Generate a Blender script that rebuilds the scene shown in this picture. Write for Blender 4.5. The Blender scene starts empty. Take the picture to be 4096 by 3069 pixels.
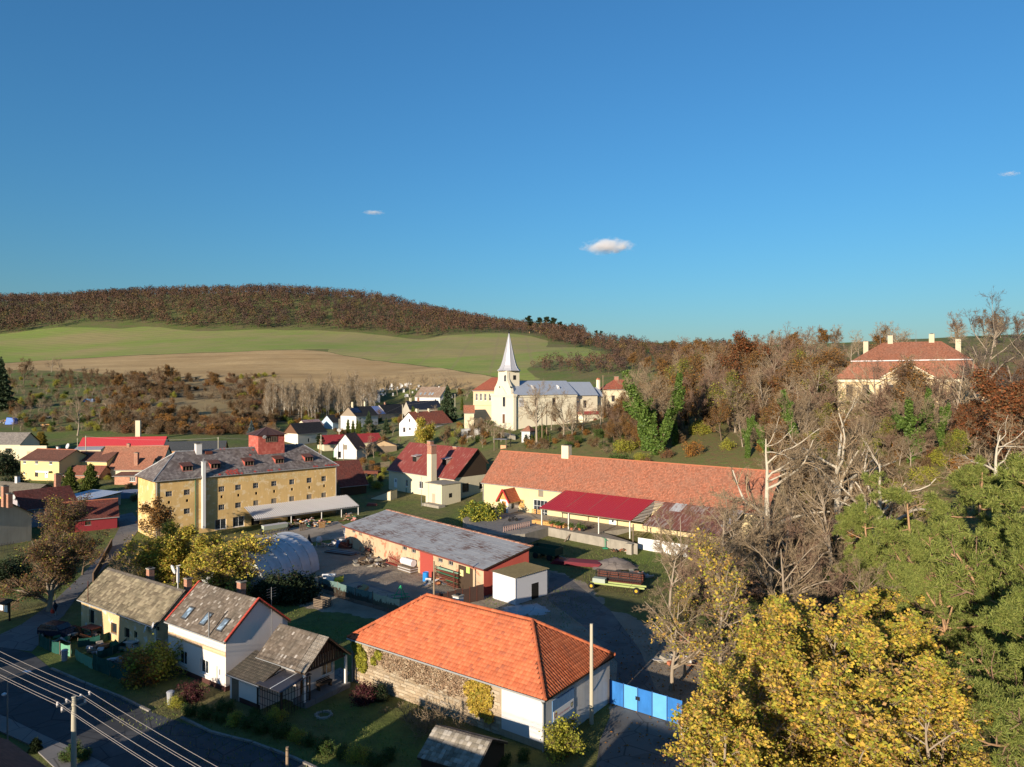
import bpy, bmesh, math, random
import numpy as np
from mathutils import Vector, Matrix
R=math.radians
rnd=random.Random(7); nrg=np.random.default_rng(11)
sc=bpy.context.scene
# ---------------------------------------------------------------- camera
F,CX,CY,CH=2840.,2048.,1534.,27.          # photo focal length and centre in photo pixels, camera height in metres
cam=bpy.data.cameras.new('camera'); camo=bpy.data.objects.new('camera',cam); sc.collection.objects.link(camo)
cam.sensor_width=36; cam.lens=36*F/4096; cam.clip_start=.5; cam.clip_end=20000
camo.location=(0,0,CH); camo.rotation_euler=(R(90),0,0); sc.camera=camo
# ---------------------------------------------------------------- sky, sun, exposure
SUN_EL=R(13.5); TR=Vector((.5,.866,0)).normalized()           # direction the light travels, on the ground
w=bpy.data.worlds.new('World'); sc.world=w; w.use_nodes=True
nt=w.node_tree; bg=nt.nodes['Background']
sk=nt.nodes.new('ShaderNodeTexSky'); sk.sky_type='NISHITA'; sk.sun_disc=False
sk.sun_elevation=SUN_EL; sk.sun_rotation=R(210); sk.altitude=0; sk.air_density=1.5; sk.dust_density=.55; sk.ozone_density=10.
tn=nt.nodes.new('ShaderNodeMix'); tn.data_type='RGBA'; tn.blend_type='MULTIPLY'; tn.inputs[0].default_value=1; tn.inputs[7].default_value=(1.14,1.02,.87,1)   # even white balance of the whole sky
nt.links.new(sk.outputs[0],tn.inputs[6]); nt.links.new(tn.outputs[2],bg.inputs[0]); bg.inputs[1].default_value=.104
sl=bpy.data.lights.new('sun','SUN'); sl.energy=5.; sl.angle=R(.53); sl.color=(1,.86,.68)
so=bpy.data.objects.new('sun',sl); sc.collection.objects.link(so)
so.rotation_euler=Vector((TR.x*math.cos(SUN_EL),TR.y*math.cos(SUN_EL),-math.sin(SUN_EL))).to_track_quat('-Z','Y').to_euler()
so.location=(-60,-100,80)
sc.view_settings.view_transform='Standard'; sc.view_settings.look='None'; sc.view_settings.exposure=.82; sc.view_settings.gamma=1
sc.view_settings.use_curve_mapping=False
sc.cycles.use_denoising=True; sc.cycles.max_bounces=5; sc.cycles.diffuse_bounces=3; sc.cycles.glossy_bounces=2
sc.cycles.transmission_bounces=3; sc.cycles.transparent_max_bounces=6; sc.cycles.caustics_reflective=False; sc.cycles.caustics_refractive=False
# ---------------------------------------------------------------- small helpers
COL=sc.collection
def lin(r,g,b,k=1.):
    f=lambda c:((c/255)/12.92 if c/255<.04045 else ((c/255+.055)/1.055)**2.4)*k
    return (f(r),f(g),f(b),1)
def tag(o,label=None,cat=None,group=None,kind=None):
    if label:o['label']=label
    if cat:o['category']=cat
    if group:o['group']=group
    if kind:o['kind']=kind
    return o
def empty(name,loc=(0,0,0),rz=0,label=None,cat=None,group=None):
    o=bpy.data.objects.new(name,None); o.location=loc; o.rotation_euler=(0,0,rz); o.empty_display_size=.5
    COL.objects.link(o); return tag(o,label,cat,group)
def link(name,me,parent=None,loc=None,rot=None,scale=None):
    o=bpy.data.objects.new(name,me); COL.objects.link(o)
    if parent:o.parent=parent
    if loc is not None:o.location=loc
    if rot is not None:o.rotation_euler=rot
    if scale is not None:o.scale=scale
    return o
def npmesh(name,V,Fq,mats,mi=None,uv=None,smooth=False,attrs=None):
    """V (n,3), Fq (m,k) index array of one face size, or a list of such arrays"""
    if not isinstance(Fq,list):Fq=[Fq]
    Fq=[np.asarray(f,dtype=np.int32) for f in Fq if len(f)]
    me=bpy.data.meshes.new(name); V=np.asarray(V,dtype=np.float32)
    me.vertices.add(len(V)); me.vertices.foreach_set('co',V.ravel())
    li=np.concatenate([f.ravel() for f in Fq]) if Fq else np.zeros(0,np.int32)
    tot=np.concatenate([np.full(len(f),f.shape[1],np.int32) for f in Fq])
    st=np.concatenate([[0],np.cumsum(tot)[:-1]]).astype(np.int32)
    me.loops.add(len(li)); me.loops.foreach_set('vertex_index',li)
    me.polygons.add(len(tot)); me.polygons.foreach_set('loop_start',st)
    if mi is not None: me.polygons.foreach_set('material_index',np.asarray(mi,dtype=np.int32))
    if smooth: me.polygons.foreach_set('use_smooth',np.ones(len(tot),bool))
    for m in mats: me.materials.append(m)
    if attrs:
        for k,a in attrs.items():
            at=me.attributes.new(k,'FLOAT','POINT'); at.data.foreach_set('value',np.asarray(a,dtype=np.float32))
    if uv is not None:
        l=me.uv_layers.new(name='UVMap'); l.data.foreach_set('uv',np.asarray(uv,dtype=np.float32).ravel())
    me.update(calc_edges=True); return me
class MB:
    """collects faces of one mesh"""
    def __init__(s): s.v=[];s.f=[];s.m=[];s.uv=[]
    def poly(s,pts,mi=0,uv=None):
        n=len(s.v); s.v+= [tuple(p) for p in pts]; s.f.append(tuple(range(n,n+len(pts)))); s.m.append(mi)
        s.uv.append(uv if uv else [(p[0]+p[1],p[2]) for p in pts]); return s
    def box(s,x0,x1,y0,y1,z0,z1,mi=0):
        a=[(x0,y0,z0),(x1,y0,z0),(x1,y1,z0),(x0,y1,z0),(x0,y0,z1),(x1,y0,z1),(x1,y1,z1),(x0,y1,z1)]
        return s.hexa(a,mi)
    def hexa(s,a,mi=0):
        n=len(s.v); s.v+=[tuple(p) for p in a]
        for q in ((0,3,2,1),(4,5,6,7),(0,1,5,4),(1,2,6,5),(2,3,7,6),(3,0,4,7)):
            s.f.append(tuple(n+i for i in q)); s.m.append(mi); s.uv.append([(a[i][0]+a[i][1],a[i][2]) for i in q])
        return s
    def ob(s,c,u,v,w,mi=0):
        """box from centre and three half vectors"""
        c,u,v,w=map(Vector,(c,u,v,w))
        return s.hexa([c-u-v-w,c+u-v-w,c+u+v-w,c-u+v-w,c-u-v+w,c+u-v+w,c+u+v+w,c-u+v+w],mi)
    def bar(s,p,q,wd,ht=None,mi=0,up=(0,0,1)):
        p,q=Vector(p),Vector(q); d=q-p; l=d.length
        if l<1e-6:return s
        d/=l; upv=Vector(up)
        if abs(d.dot(upv))>.98: upv=Vector((1,0,0))
        a=d.cross(upv).normalized(); b=a.cross(d)
        return s.ob((p+q)/2,d*l/2,a*wd/2,b*(ht or wd)/2,mi)
    def cyl(s,p,q,r0,r1=None,n=8,mi=0,cap=True):
        r1=r0 if r1 is None else r1
        p,q=Vector(p),Vector(q); d=(q-p).normalized(); a=d.orthogonal().normalized(); b=d.cross(a)
        i0=len(s.v)
        for (c,r) in ((p,r0),(q,r1)):
            for k in range(n):
                t=2*math.pi*k/n; s.v.append(tuple(c+a*math.cos(t)*r+b*math.sin(t)*r))
        def ad(ix):
            s.f.append(tuple(ix)); s.m.append(mi); s.uv.append([(0,0)]*len(ix))
        for k in range(n): ad((i0+k,i0+(k+1)%n,i0+n+(k+1)%n,i0+n+k))
        if cap: ad([i0+k for k in reversed(range(n))]); ad([i0+n+k for k in range(n)])
        return s
    def tube(s,pts,r,n=6,mi=0):
        for a,b in zip(pts[:-1],pts[1:]): s.cyl(a,b,r,r,n,mi)
        return s
    def lathe(s,prof,n=12,c=(0,0,0),mi=0):
        i0=len(s.v)
        for r,z in prof:
            for k in range(n):
                t=2*math.pi*k/n; s.v.append((c[0]+r*math.cos(t),c[1]+r*math.sin(t),c[2]+z))
        for j in range(len(prof)-1):
            for k in range(n):
                s.f.append((i0+j*n+k,i0+j*n+(k+1)%n,i0+(j+1)*n+(k+1)%n,i0+(j+1)*n+k)); s.m.append(mi); s.uv.append([(0,0)]*4)
        s.f.append(tuple(i0+(len(prof)-1)*n+k for k in range(n))); s.m.append(mi); s.uv.append([(0,0)]*n)
        return s
    def mesh(s,name,mats,smooth=False):
        me=bpy.data.meshes.new(name); me.from_pydata(s.v,[],s.f)
        for m in (mats if isinstance(mats,(list,tuple)) else [mats]): me.materials.append(m)
        if s.f:
            me.polygons.foreach_set('material_index',s.m)
            l=me.uv_layers.new(name='UVMap'); l.data.foreach_set('uv',[c for f in s.uv for p in f for c in p])
            if smooth: me.polygons.foreach_set('use_smooth',[True]*len(s.f))
        me.update(); return me
    def obj(s,name,mats,parent=None,loc=None,rz=0,smooth=False):
        return link(name,s.mesh(name,mats,smooth),parent,loc,(0,0,rz) if rz else None)
def copytree(o,loc,rz=0,scale=1.,label=None,group=None,rx=0,ry=0):
    c=o.copy(); COL.objects.link(c); c.location=loc; c.rotation_euler=(rx,ry,rz); c.scale=(scale,)*3 if not hasattr(scale,'__len__') else scale
    if label:c['label']=label
    if group:c['group']=group
    for ch in o.children:
        k=ch.copy(); COL.objects.link(k); k.parent=c
        for g in ch.children:
            kk=g.copy(); COL.objects.link(kk); kk.parent=k
    return c
def smooth01(a,b,x):
    t=np.clip((np.asarray(x,float)-a)/(b-a),0,1); return t*t*(3-2*t)
# ---------------------------------------------------------------- materials
MATS={}
class NT:
    def __init__(s,name):
        s.m=bpy.data.materials.new(name); s.m.use_nodes=True; s.t=s.m.node_tree; s.b=s.t.nodes['Principled BSDF']; s.out=s.t.nodes['Material Output']
        s.b.inputs['Specular IOR Level'].default_value=.25
    def n(s,typ,**k):
        nd=s.t.nodes.new('ShaderNode'+typ)
        for a,v in k.items():
            if a.startswith('i_'):
                key=a[2:]; key=int(key) if key.isdigit() else key
                s.set(nd.inputs[key],v)
            else: setattr(nd,a,v)
        return nd
    def set(s,inp,v):
        if hasattr(v,'is_output') or isinstance(v,bpy.types.NodeSocket): s.t.links.new(v,inp)
        else:
            inp.default_value=v
    def mix(s,fac,a,b,mode='MIX'):
        x=s.n('Mix',data_type='RGBA',blend_type=mode); s.set(x.inputs[0],fac); s.set(x.inputs[6],a); s.set(x.inputs[7],b); return x.outputs[2]
    def math(s,op,a,b=0.,cl=False):
        x=s.n('Math',operation=op,use_clamp=cl); s.set(x.inputs[0],a); s.set(x.inputs[1],b); return x.outputs[0]
    def noise(s,scale,vec=None,detail=4,rough=.6):
        x=s.n('TexNoise'); x.inputs['Scale'].default_value=scale; x.inputs['Detail'].default_value=detail; x.inputs['Roughness'].default_value=rough
        if vec is not None:s.set(x.inputs['Vector'],vec)
        return x.outputs['Fac']
    def ramp(s,fac,stops):
        x=s.n('ValToRGB'); e=x.color_ramp.elements
        while len(e)<len(stops): e.new(.5)
        for el,(p,c) in zip(e,stops): el.position=p; el.color=c if hasattr(c,'__len__') else (c,c,c,1)
        s.set(x.inputs[0],fac); return x.outputs[0]
    def pos(s,sx=1,sy=1,sz=1):
        g=s.n('NewGeometry'); mp=s.n('Mapping'); s.t.links.new(g.outputs['Position'],mp.inputs[0]); mp.inputs['Scale'].default_value=(sx,sy,sz); return mp.outputs[0]
    def uvv(s,sx=1,sy=1,rot=0):
        g=s.n('TexCoord'); mp=s.n('Mapping'); s.t.links.new(g.outputs['UV'],mp.inputs[0]); mp.inputs['Scale'].default_value=(sx,sy,1); mp.inputs['Rotation'].default_value=(0,0,rot); return mp.outputs[0]
    def bump(s,h,st=.3,d=.02):
        x=s.n('Bump'); x.inputs['Strength'].default_value=st; x.inputs['Distance'].default_value=d; s.set(x.inputs['Height'],h); s.t.links.new(x.outputs[0],s.b.inputs['Normal'])
    def isl(s): return s.n('NewGeometry').outputs['Random Per Island']
    def fin(s,col,rough=.85,metal=0.):
        s.set(s.b.inputs['Base Color'],col); s.set(s.b.inputs['Roughness'],rough); s.b.inputs['Metallic'].default_value=metal; return s.m
def cached(fn):
    def g(name,*a,**k):
        if name not in MATS: MATS[name]=fn(name,*a,**k)
        return MATS[name]
    return g
def dk(c,k): return (c[0]*k,c[1]*k,c[2]*k,1)
@cached
def plaster(name,col,dirt=.5,patch=None,scale=.5):
    s=NT(name); n1=s.noise(scale,s.pos(1,1,.6),6); n2=s.noise(9,s.pos(),3)
    c=s.mix(s.ramp(n1,[(.35,0.),(.75,1.)]),col,dk(col,1-.35*dirt))
    st=s.noise(1.6,s.pos(2.2,2.2,.12),4); c=s.mix(s.ramp(st,[(.52,0.),(.8,.55*dirt)]),c,dk(col,.45))
    if patch:
        n3=s.noise(.9,s.pos(),5); c=s.mix(s.ramp(n3,[(.56,0.),(.6,1.)]),c,patch)
    s.bump(n2,.25,.01); return s.fin(c,.92)
@cached
def plain(name,col,rough=.7,var=.15,metal=0.,scale=6.):
    s=NT(name); n=s.noise(scale,s.pos(),4); return s.fin(s.mix(n,dk(col,1-var),dk(col,1+var)),rough,metal)
@cached
def tiles(name,col,tw=.25,th=.33,var=.25,dirt=.3,dirtcol=(.06,.055,.05,1),bump=.5):
    """roof covering in slope coordinates (metres)"""
    s=NT(name); b=s.n('TexBrick',i_Scale=1.); s.t.links.new(s.uvv(),b.inputs['Vector']); b.offset=.5
    b.inputs['Color1'].default_value=dk(col,1-var); b.inputs['Color2'].default_value=dk(col,1+var); b.inputs['Mortar'].default_value=dk(col,.3)
    b.inputs['Brick Width'].default_value=tw; b.inputs['Row Height'].default_value=th; b.inputs['Mortar Size'].default_value=.018; b.inputs['Bias'].default_value=0
    n=s.noise(.35,s.pos(),6); n2=s.noise(2.5,s.pos(),4)
    c=s.mix(s.ramp(n,[(.4,0.),(.75,dirt)]),b.outputs['Color'],dirtcol); c=s.mix(s.ramp(n2,[(.45,0.),(.8,dirt*.8)]),c,dk(dirtcol,2.2))
    s.bump(s.math('SUBTRACT',1.,b.outputs['Fac']),bump,.03); return s.fin(c,.85)
@cached
def islands(name,stops,rough=.85,dirt=.3,dirtcol=(.05,.05,.045,1),sc_=.6):
    """many small pieces: a colour per piece"""
    s=NT(name); c=s.ramp(s.math('FRACT',s.math('ADD',s.isl(),s.n('ObjectInfo').outputs['Random'])),stops); n=s.noise(sc_,s.pos(),6)
    c=s.mix(s.ramp(n,[(.42,0.),(.72,dirt)]),c,dirtcol); n2=s.noise(14,s.pos(),3); s.bump(n2,.2,.01); return s.fin(c,rough)
@cached
def corrug(name,col,rust=None,amt=.5,rough=.5,metal=.0,var=.2,ax=0,per=.18):
    s=NT(name); n=s.noise(1.2,s.uvv(1,.25) ,5); c=s.mix(n,dk(col,1-var),dk(col,1+var))
    if rust:
        n2=s.noise(2.3,s.uvv(1.3,.22),6,.7); c=s.mix(s.ramp(n2,[(.62-.3*amt,0.),(.72-.3*amt,1.)]),c,rust)
    wv=s.n('TexWave',wave_type='BANDS',bands_direction='X' if ax==0 else 'Y'); s.t.links.new(s.uvv(),wv.inputs[0]); wv.inputs['Scale'].default_value=.314/per
    s.bump(wv.outputs['Fac'],.6,.04); return s.fin(c,rough,metal)
@cached
def wood(name,col,var=.4,rough=.85):
    s=NT(name); n=s.noise(3,s.pos(6,6,.5),5); c=s.mix(n,dk(col,1-var),dk(col,1+var)); s.bump(n,.3,.01); return s.fin(c,rough)
@cached
def brick(name,col,mort):
    s=NT(name); b=s.n('TexBrick',i_Scale=1.); s.t.links.new(s.uvv(),b.inputs['Vector'])
    b.inputs['Color1'].default_value=dk(col,.75); b.inputs['Color2'].default_value=dk(col,1.25); b.inputs['Mortar'].default_value=mort
    b.inputs['Brick Width'].default_value=.28; b.inputs['Row Height'].default_value=.085; b.inputs['Mortar Size'].default_value=.01
    n=s.noise(2,s.pos(),4); c=s.mix(s.ramp(n,[(.45,0.),(.8,.5)]),b.outputs['Color'],dk(col,.35)); return s.fin(c,.9)
@cached
def leafm(name,stops,trans=.35,rough=.7):
    s=NT(name); c=s.ramp(s.isl(),stops); s.fin(c,rough)
    tr=s.n('BsdfTranslucent'); s.t.links.new(c,tr.inputs[0]); mx=s.n('MixShader'); mx.inputs[0].default_value=trans
    s.t.links.new(s.b.outputs[0],mx.inputs[1]); s.t.links.new(tr.outputs[0],mx.inputs[2]); s.t.links.new(mx.outputs[0],s.out.inputs[0]); return s.m
@cached
def glassm(name,col=(.02,.025,.03,1)):
    s=NT(name); n=s.noise(1.3,s.pos(),2); s.b.inputs['Specular IOR Level'].default_value=.6
    return s.fin(s.mix(s.ramp(n,[(.5,0.),(.62,1.)]),col,dk(col,2.5)),.12)
# palette
WHITE=plaster('white_plaster',(.54,.53,.52,1),.35); CREAM=plaster('cream_plaster',(.60,.53,.37,1),.3); CHURCH=plaster('church_plaster',(.70,.63,.47,1),.18)
YEL=plaster('ochre_plaster',(.60,.40,.165,1),.6,patch=(.62,.47,.27,1)); PEEL=plaster('peeling_plaster',(.60,.42,.22,1),.6,patch=(.55,.5,.42,1)); GREYP=plaster('grey_plaster',(.42,.38,.31,1),.7)
PINKW=plaster('pinkish_white_plaster',(.68,.6,.54,1),.15); BAND=plaster('peach_band',(.62,.42,.26,1),.1); PLINTH=plain('brown_plinth',(.07,.03,.025,1))
REDW=plaster('red_painted_plaster',(.42,.085,.06,1),.5); CONC=plaster('concrete',(.3,.27,.22,1),.9,scale=1.2); YHOUSE=plaster('yellow_house_plaster',(.62,.48,.22,1),.12)
GLASS=glassm('window_glass'); GLASSC=glassm('curtained_glass',(.1,.1,.1,1)); DARK=plain('dark_opening',(.012,.011,.01,1),.9)
FRW=plain('white_frame',(.7,.7,.68,1),.5,.05); FRB=plain('brown_frame',(.12,.06,.03,1),.6); FRG=plain('grey_frame',(.3,.28,.25,1),.6); BOARD=wood('board',(.2,.17,.13,1))
ZINC=plain('zinc_sheet',(.3,.31,.32,1),.45,.12,.3); GUT=plain('gutter_grey',(.28,.28,.27,1),.5); BLACKM=plain('black_metal',(.02,.02,.022,1),.6)
WOODD=wood('dark_wood',(.05,.032,.02,1)); WOODG=wood('grey_wood',(.16,.12,.085,1)); WOODN=wood('new_timber',(.5,.27,.09,1),.25); RUST=plain('rusty_iron',(.11,.035,.022,1),.85,.4)
BRICK=brick('red_brick',(.34,.13,.07,1),(.35,.3,.25,1)); STEEL=plain('grey_steel',(.22,.22,.22,1),.5,.2,.4); GREENP=plain('green_paint',(.03,.13,.07,1),.5)
BLUEP=plaster('blue_paint',(.03,.16,.46,1),.9,patch=None,scale=1.2); REDP=plain('red_paint',(.35,.03,.03,1),.5); TYRE=plain('tyre_rubber',(.015,.015,.015,1),.9); TERRA=plain('terracotta',(.36,.13,.07,1),.8)
# ---------------------------------------------------------------- terrain
def at(px,py,Y): return np.array([(px-CX)/F*Y,Y,CH-(py-CY)/F*Y])
ctl=[(x,y,0.) for x in (-90,-50,-10,30) for y in (-40,10,40,70,92)]
ctl+=[(-85,128,0),(-61,121,.3),(-35,145,.8),(-30,170,1.4),(-12,152,1.4),(0,126,.8),(15,110,.7),(34,90,.5),(-5,143,1.6),(2,152,3),(46,118,5),(20,138,3.2),
 (0,238,12),(10,212,11.6),(25,255,13.5),(5,190,8),(0,170,4.5),(25,165,8),(45,150,11),(60,140,13),(78,165,16),(95,165,16),(115,162,16.5),(62,108,7),(75,98,9),(60,80,4),(50,58,1.2),(80,58,6),(110,100,15),
 (35,262,16),(60,230,19),(100,220,24),(150,180,24),(100,300,33),(150,300,39),(60,320,29),(120,420,46),(250,300,48),(200,100,28),(120,20,8),(200,-40,10),(-200,0,4),(-200,100,4),
 (-127,184,2),(-110,147,1),(-163,225,3),(-108,186,2.6),(-142,234,3.4),(-105,221,3.3),(-78,258,4),(-65,246,3.4),(-50,226,3),(-39,240,3.6),(-66,303,8),(-64,328,9),(-78,314,6.8),(-58,338,10),(-54,398,16),(-34,259,8),(-14,249,13),(-20,215,5),(-25,195,3),(-5,205,7.5),
 (156,700,66),(200,900,71),(320,600,63),(500,850,76),(700,400,70),(-350,150,12),(-400,300,18)]
for a in [(100,1700,300),(300,1620,360),(100,1560,430),(500,1700,290),(800,1640,330),(1000,1590,390),(1300,1548,450),(1700,1537,430),(0,1440,640),(600,1415,640),(1200,1396,640),(1700,1462,540),
 (1500,1400,650),(2000,1400,620),(2300,1410,560),(2050,1470,480),(0,1335,800),(270,1300,830),(700,1310,830),(1150,1320,830),(1500,1345,800),(1650,1356,790),(1900,1337,800),(2150,1335,790),(2260,1360,720),
 (-400,1330,850),(-400,1190,1200),(0,1205,1150),(600,1176,1150),(1100,1166,1150),(1500,1196,1120),(1900,1288,1050),(2150,1325,1000),(2300,1348,900),(2450,1362,820),(900,1750,255),(2500,1440,480),(2800,1400,600)]:
    ctl.append(tuple(at(*a)))
for px,z,Y in [(-400,165,1700),(0,150,1600),(600,155,1600),(1100,155,1600),(1500,140,1600),(1900,110,1500),(2300,85,1300),(2800,75,1300),(3600,85,1300)]: ctl.append(((px-CX)/F*Y,Y,z))
ctl=np.array(ctl,float)
def _ker(a,b): return np.sqrt(((a[:,None,:2]-b[None,:,:2])**2).sum(-1)+14.**2)
_n=len(ctl); _A=np.zeros((_n+3,_n+3)); _A[:_n,:_n]=_ker(ctl,ctl); _P=np.c_[np.ones(_n),ctl[:,:2]/100]; _A[:_n,_n:]=_P; _A[_n:,:_n]=_P.T
_A[:_n,:_n]-=np.eye(_n)*1.0
_wt=np.linalg.solve(_A,np.r_[ctl[:,2],np.zeros(3)])
def ground(x,y):
    x=np.atleast_1d(np.asarray(x,float)).ravel(); y=np.atleast_1d(np.asarray(y,float)).ravel(); out=np.empty(len(x))
    for i in range(0,len(x),20000):
        q=np.c_[x[i:i+20000],y[i:i+20000]]; out[i:i+20000]=_ker(q,ctl)@_wt[:_n]+np.c_[np.ones(len(q)),q/100]@_wt[_n:]
    yy=y+np.maximum(0,x-24)*1.3
    m=smooth01(84,118,yy); mb=smooth01(-30,-90,y)
    return np.maximum(out,-.5)*m*(1-mb)
def gz(x,y): return float(ground(x,y)[0])
def GP(px,py,dz=0.):
    """the ground point seen at a photo pixel"""
    Y=np.concatenate([np.arange(20,160,.5),np.arange(160,1500,1.5)]); x=(px-CX)/F*Y; z=CH-(py-CY)/F*Y
    g=ground(x,Y)+dz; k=np.argmax(z<=g)
    if k==0 and z[0]>g[0]: k=len(Y)-1
    if k>0:
        a,b=z[k-1]-g[k-1],z[k]-g[k]; t=a/(a-b) if a!=b else 0; y=Y[k-1]+t*(Y[k]-Y[k-1])
    else: y=Y[0]
    X=(px-CX)/F*y; return Vector((X,y,gz(X,y)))
def sdf(poly,x,y):
    """signed distance to a polygon, positive inside"""
    p=np.asarray(poly,float); d=np.full(len(x),1e9); ins=np.zeros(len(x),bool)
    for i in range(len(p)):
        a,b=p[i-1],p[i]; e=b-a; wv=np.stack([x-a[0],y-a[1]],1); t=np.clip((wv@e)/(e@e+1e-9),0,1); q=wv-t[:,None]*e; d=np.minimum(d,np.hypot(q[:,0],q[:,1]))
        c=((a[1]>y)!=(b[1]>y))&(x<(b[0]-a[0])*(y-a[1])/(b[1]-a[1]+1e-12)+a[0]); ins^=c
    return np.where(ins,d,-d)
def pxpoly(pts): return [tuple(GP(*p)[:2]) for p in pts]
# field outlines as the photo shows them, cast onto the terrain
GREEN_P=[(-1250,830),(-900,640)]+pxpoly([(-300,1455),(130,1443),(600,1417),(1200,1397),(1330,1398),(1300,1404),(1500,1440),(1700,1462),(1900,1492),(2050,1515),(2160,1520),(2110,1478),(2150,1450),(2300,1440),(2420,1432),(2400,1405),(2330,1390),(2180,1388),(2195,1365),(2130,1345),(2000,1333),(1850,1338),(1760,1345),(1680,1358),(1600,1350),(1480,1335),(1300,1322),(1050,1318),(800,1326),(600,1303),(480,1315),(300,1308),(200,1312),(0,1338),(-300,1365)])
BROWN_P=[(-850,560),(-880,630)]+pxpoly([(-300,1460),(130,1445),(600,1419),(1200,1399),(1300,1406),(1500,1442),(1700,1464),(1900,1494),(2000,1512),(1900,1552),(1600,1560),(1100,1552),(900,1530),(488,1505),(271,1483),(100,1480),(-300,1495)])
FARG_P=[(90,560),(120,900),(420,900),(420,640),(260,560),(150,540)]
gx=np.concatenate([-np.geomspace(1500,62,70),np.arange(-60,75,1.1),np.geomspace(76.5,1300,62)])
gy=np.concatenate([np.linspace(-200,15,14),np.arange(18,170,1.25),np.arange(171,330,2.2),np.geomspace(332,2200,120)])
GXX,GYY=np.meshgrid(gx,gy); X=GXX.ravel(); Y_=GYY.ravel(); Z=ground(X,Y_)
Z+=np.where(Y_>170,.35*np.sin(X*.11+np.sin(Y_*.05)*2)*np.sin(Y_*.09),0)*smooth01(170,300,Y_)
nx,ny=len(gx),len(gy); ii=(np.arange(ny-1)[:,None]*nx+np.arange(nx-1)[None,:]).ravel(); FQ=np.stack([ii,ii+1,ii+nx+1,ii+nx],1)
DRY_P=pxpoly([(690,1650),(820,1600),(900,1590),(980,1600),(1010,1640),(900,1690),(760,1690),(690,1680)])
GARD_P=pxpoly([(330,1580),(370,1560),(440,1545),(420,1560),(330,1600)])
YARD_P=[(-42,108),(-20,128),(-6,118),(10,97),(12,84),(24,70),(18,55),(8,55),(9,66),(-4,76),(-26,86),(-40,96)]
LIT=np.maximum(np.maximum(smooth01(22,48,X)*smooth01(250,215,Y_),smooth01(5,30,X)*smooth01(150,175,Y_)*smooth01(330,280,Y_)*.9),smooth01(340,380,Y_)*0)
SHADOWG=((X>-60)&(X<30)&(Y_<75)).astype(float)
def ground_mat():
    s=NT('meadow_ground'); at_=lambda k:s.n('Attribute',attribute_name=k).outputs['Fac']
    g1=s.noise(.06,s.pos(),5); g2=s.noise(.8,s.pos(),5); g3=s.noise(7,s.pos(),3)
    grass=s.mix(s.ramp(g1,[(.38,0.),(.62,1.)]),(.13,.18,.03,1),(.2,.16,.065,1)); grass=s.mix(s.ramp(g2,[(.4,0.),(.7,.7)]),grass,(.08,.09,.026,1))
    grass=s.mix(s.math('MULTIPLY',g3,.55),grass,(.03,.035,.012,1))
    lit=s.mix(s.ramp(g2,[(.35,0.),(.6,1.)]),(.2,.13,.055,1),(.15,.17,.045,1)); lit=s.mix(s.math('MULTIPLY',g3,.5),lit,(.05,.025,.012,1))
    def edge(k,amp,sc_): return s.math('GREATER_THAN',s.math('ADD',at_(k),s.math('MULTIPLY',s.math('SUBTRACT',s.noise(sc_,s.pos(),4),.5),amp)),0.)
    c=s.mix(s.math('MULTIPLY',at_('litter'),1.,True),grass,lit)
    bank=s.noise(.012,s.pos(),3); c=s.mix(s.math('GREATER_THAN',at_('wild'),.5),c,s.mix(s.ramp(s.noise(.05,s.pos(),5),[(.42,0.),(.58,1.)]),(.12,.085,.04,1),(.26,.19,.09,1)))
    c=s.mix(edge('dry',14,.15),c,s.mix(g2,(.32,.24,.11,1),(.2,.14,.06,1)))
    rows=s.n('TexWave',wave_type='BANDS',bands_direction='DIAGONAL'); s.t.links.new(s.pos(.02,.06,0),rows.inputs[0]); rows.inputs['Scale'].default_value=1.; rows.inputs['Distortion'].default_value=3
    gf=s.mix(s.ramp(s.noise(.009,s.pos(1,1.8,1),4),[(.4,0.),(.62,1.)]),(.18,.235,.045,1),(.265,.225,.09,1)); gf=s.mix(s.math('MULTIPLY',rows.outputs['Fac'],.25),gf,(.13,.12,.04,1))
    trk=s.n('TexWave',wave_type='BANDS',bands_direction='X'); s.t.links.new(s.pos(.011,.0,0),trk.inputs[0]); trk.inputs['Scale'].default_value=1.; trk.inputs['Distortion'].default_value=.8
    gf=s.mix(s.ramp(trk.outputs['Fac'],[(.97,0.),(.99,.35)]),gf,(.22,.17,.09,1))
    c=s.mix(edge('green',6,.05),c,gf)
    bf=s.mix(s.ramp(s.noise(.02,s.pos(.5,2,1),6),[(.35,0.),(.65,1.)]),(.30,.20,.088,1),(.45,.32,.155,1)); bf=s.mix(s.ramp(s.noise(.5,s.pos(.25,3,1),4),[(.4,0.),(.7,.5)]),bf,(.13,.08,.04,1))
    c=s.mix(edge('brown',6,.05),c,bf); c=s.mix(edge('farg',10,.03),c,(.10,.2,.03,1)); c=s.mix(edge('tilled',2,.3),c,(.09,.055,.035,1))
    yd=s.mix(s.ramp(s.noise(.3,s.pos(),6),[(.35,0.),(.65,1.)]),(.24,.19,.135,1),(.38,.31,.23,1)); yd=s.mix(s.math('MULTIPLY',g3,.5),yd,(.1,.085,.07,1))
    c=s.mix(edge('yard',5,.25),c,yd)
    s.bump(s.math('ADD',g3,s.math('MULTIPLY',g2,2.)),.7,.15); return s.fin(c,.95)
wild=((sdf(pxpoly([(420,1580),(480,1500),(700,1500),(1000,1540),(1500,1560),(1500,1600),(1300,1640),(1100,1700),(800,1735),(560,1735),(330,1700)]),X,Y_)>0)*1.)
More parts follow.
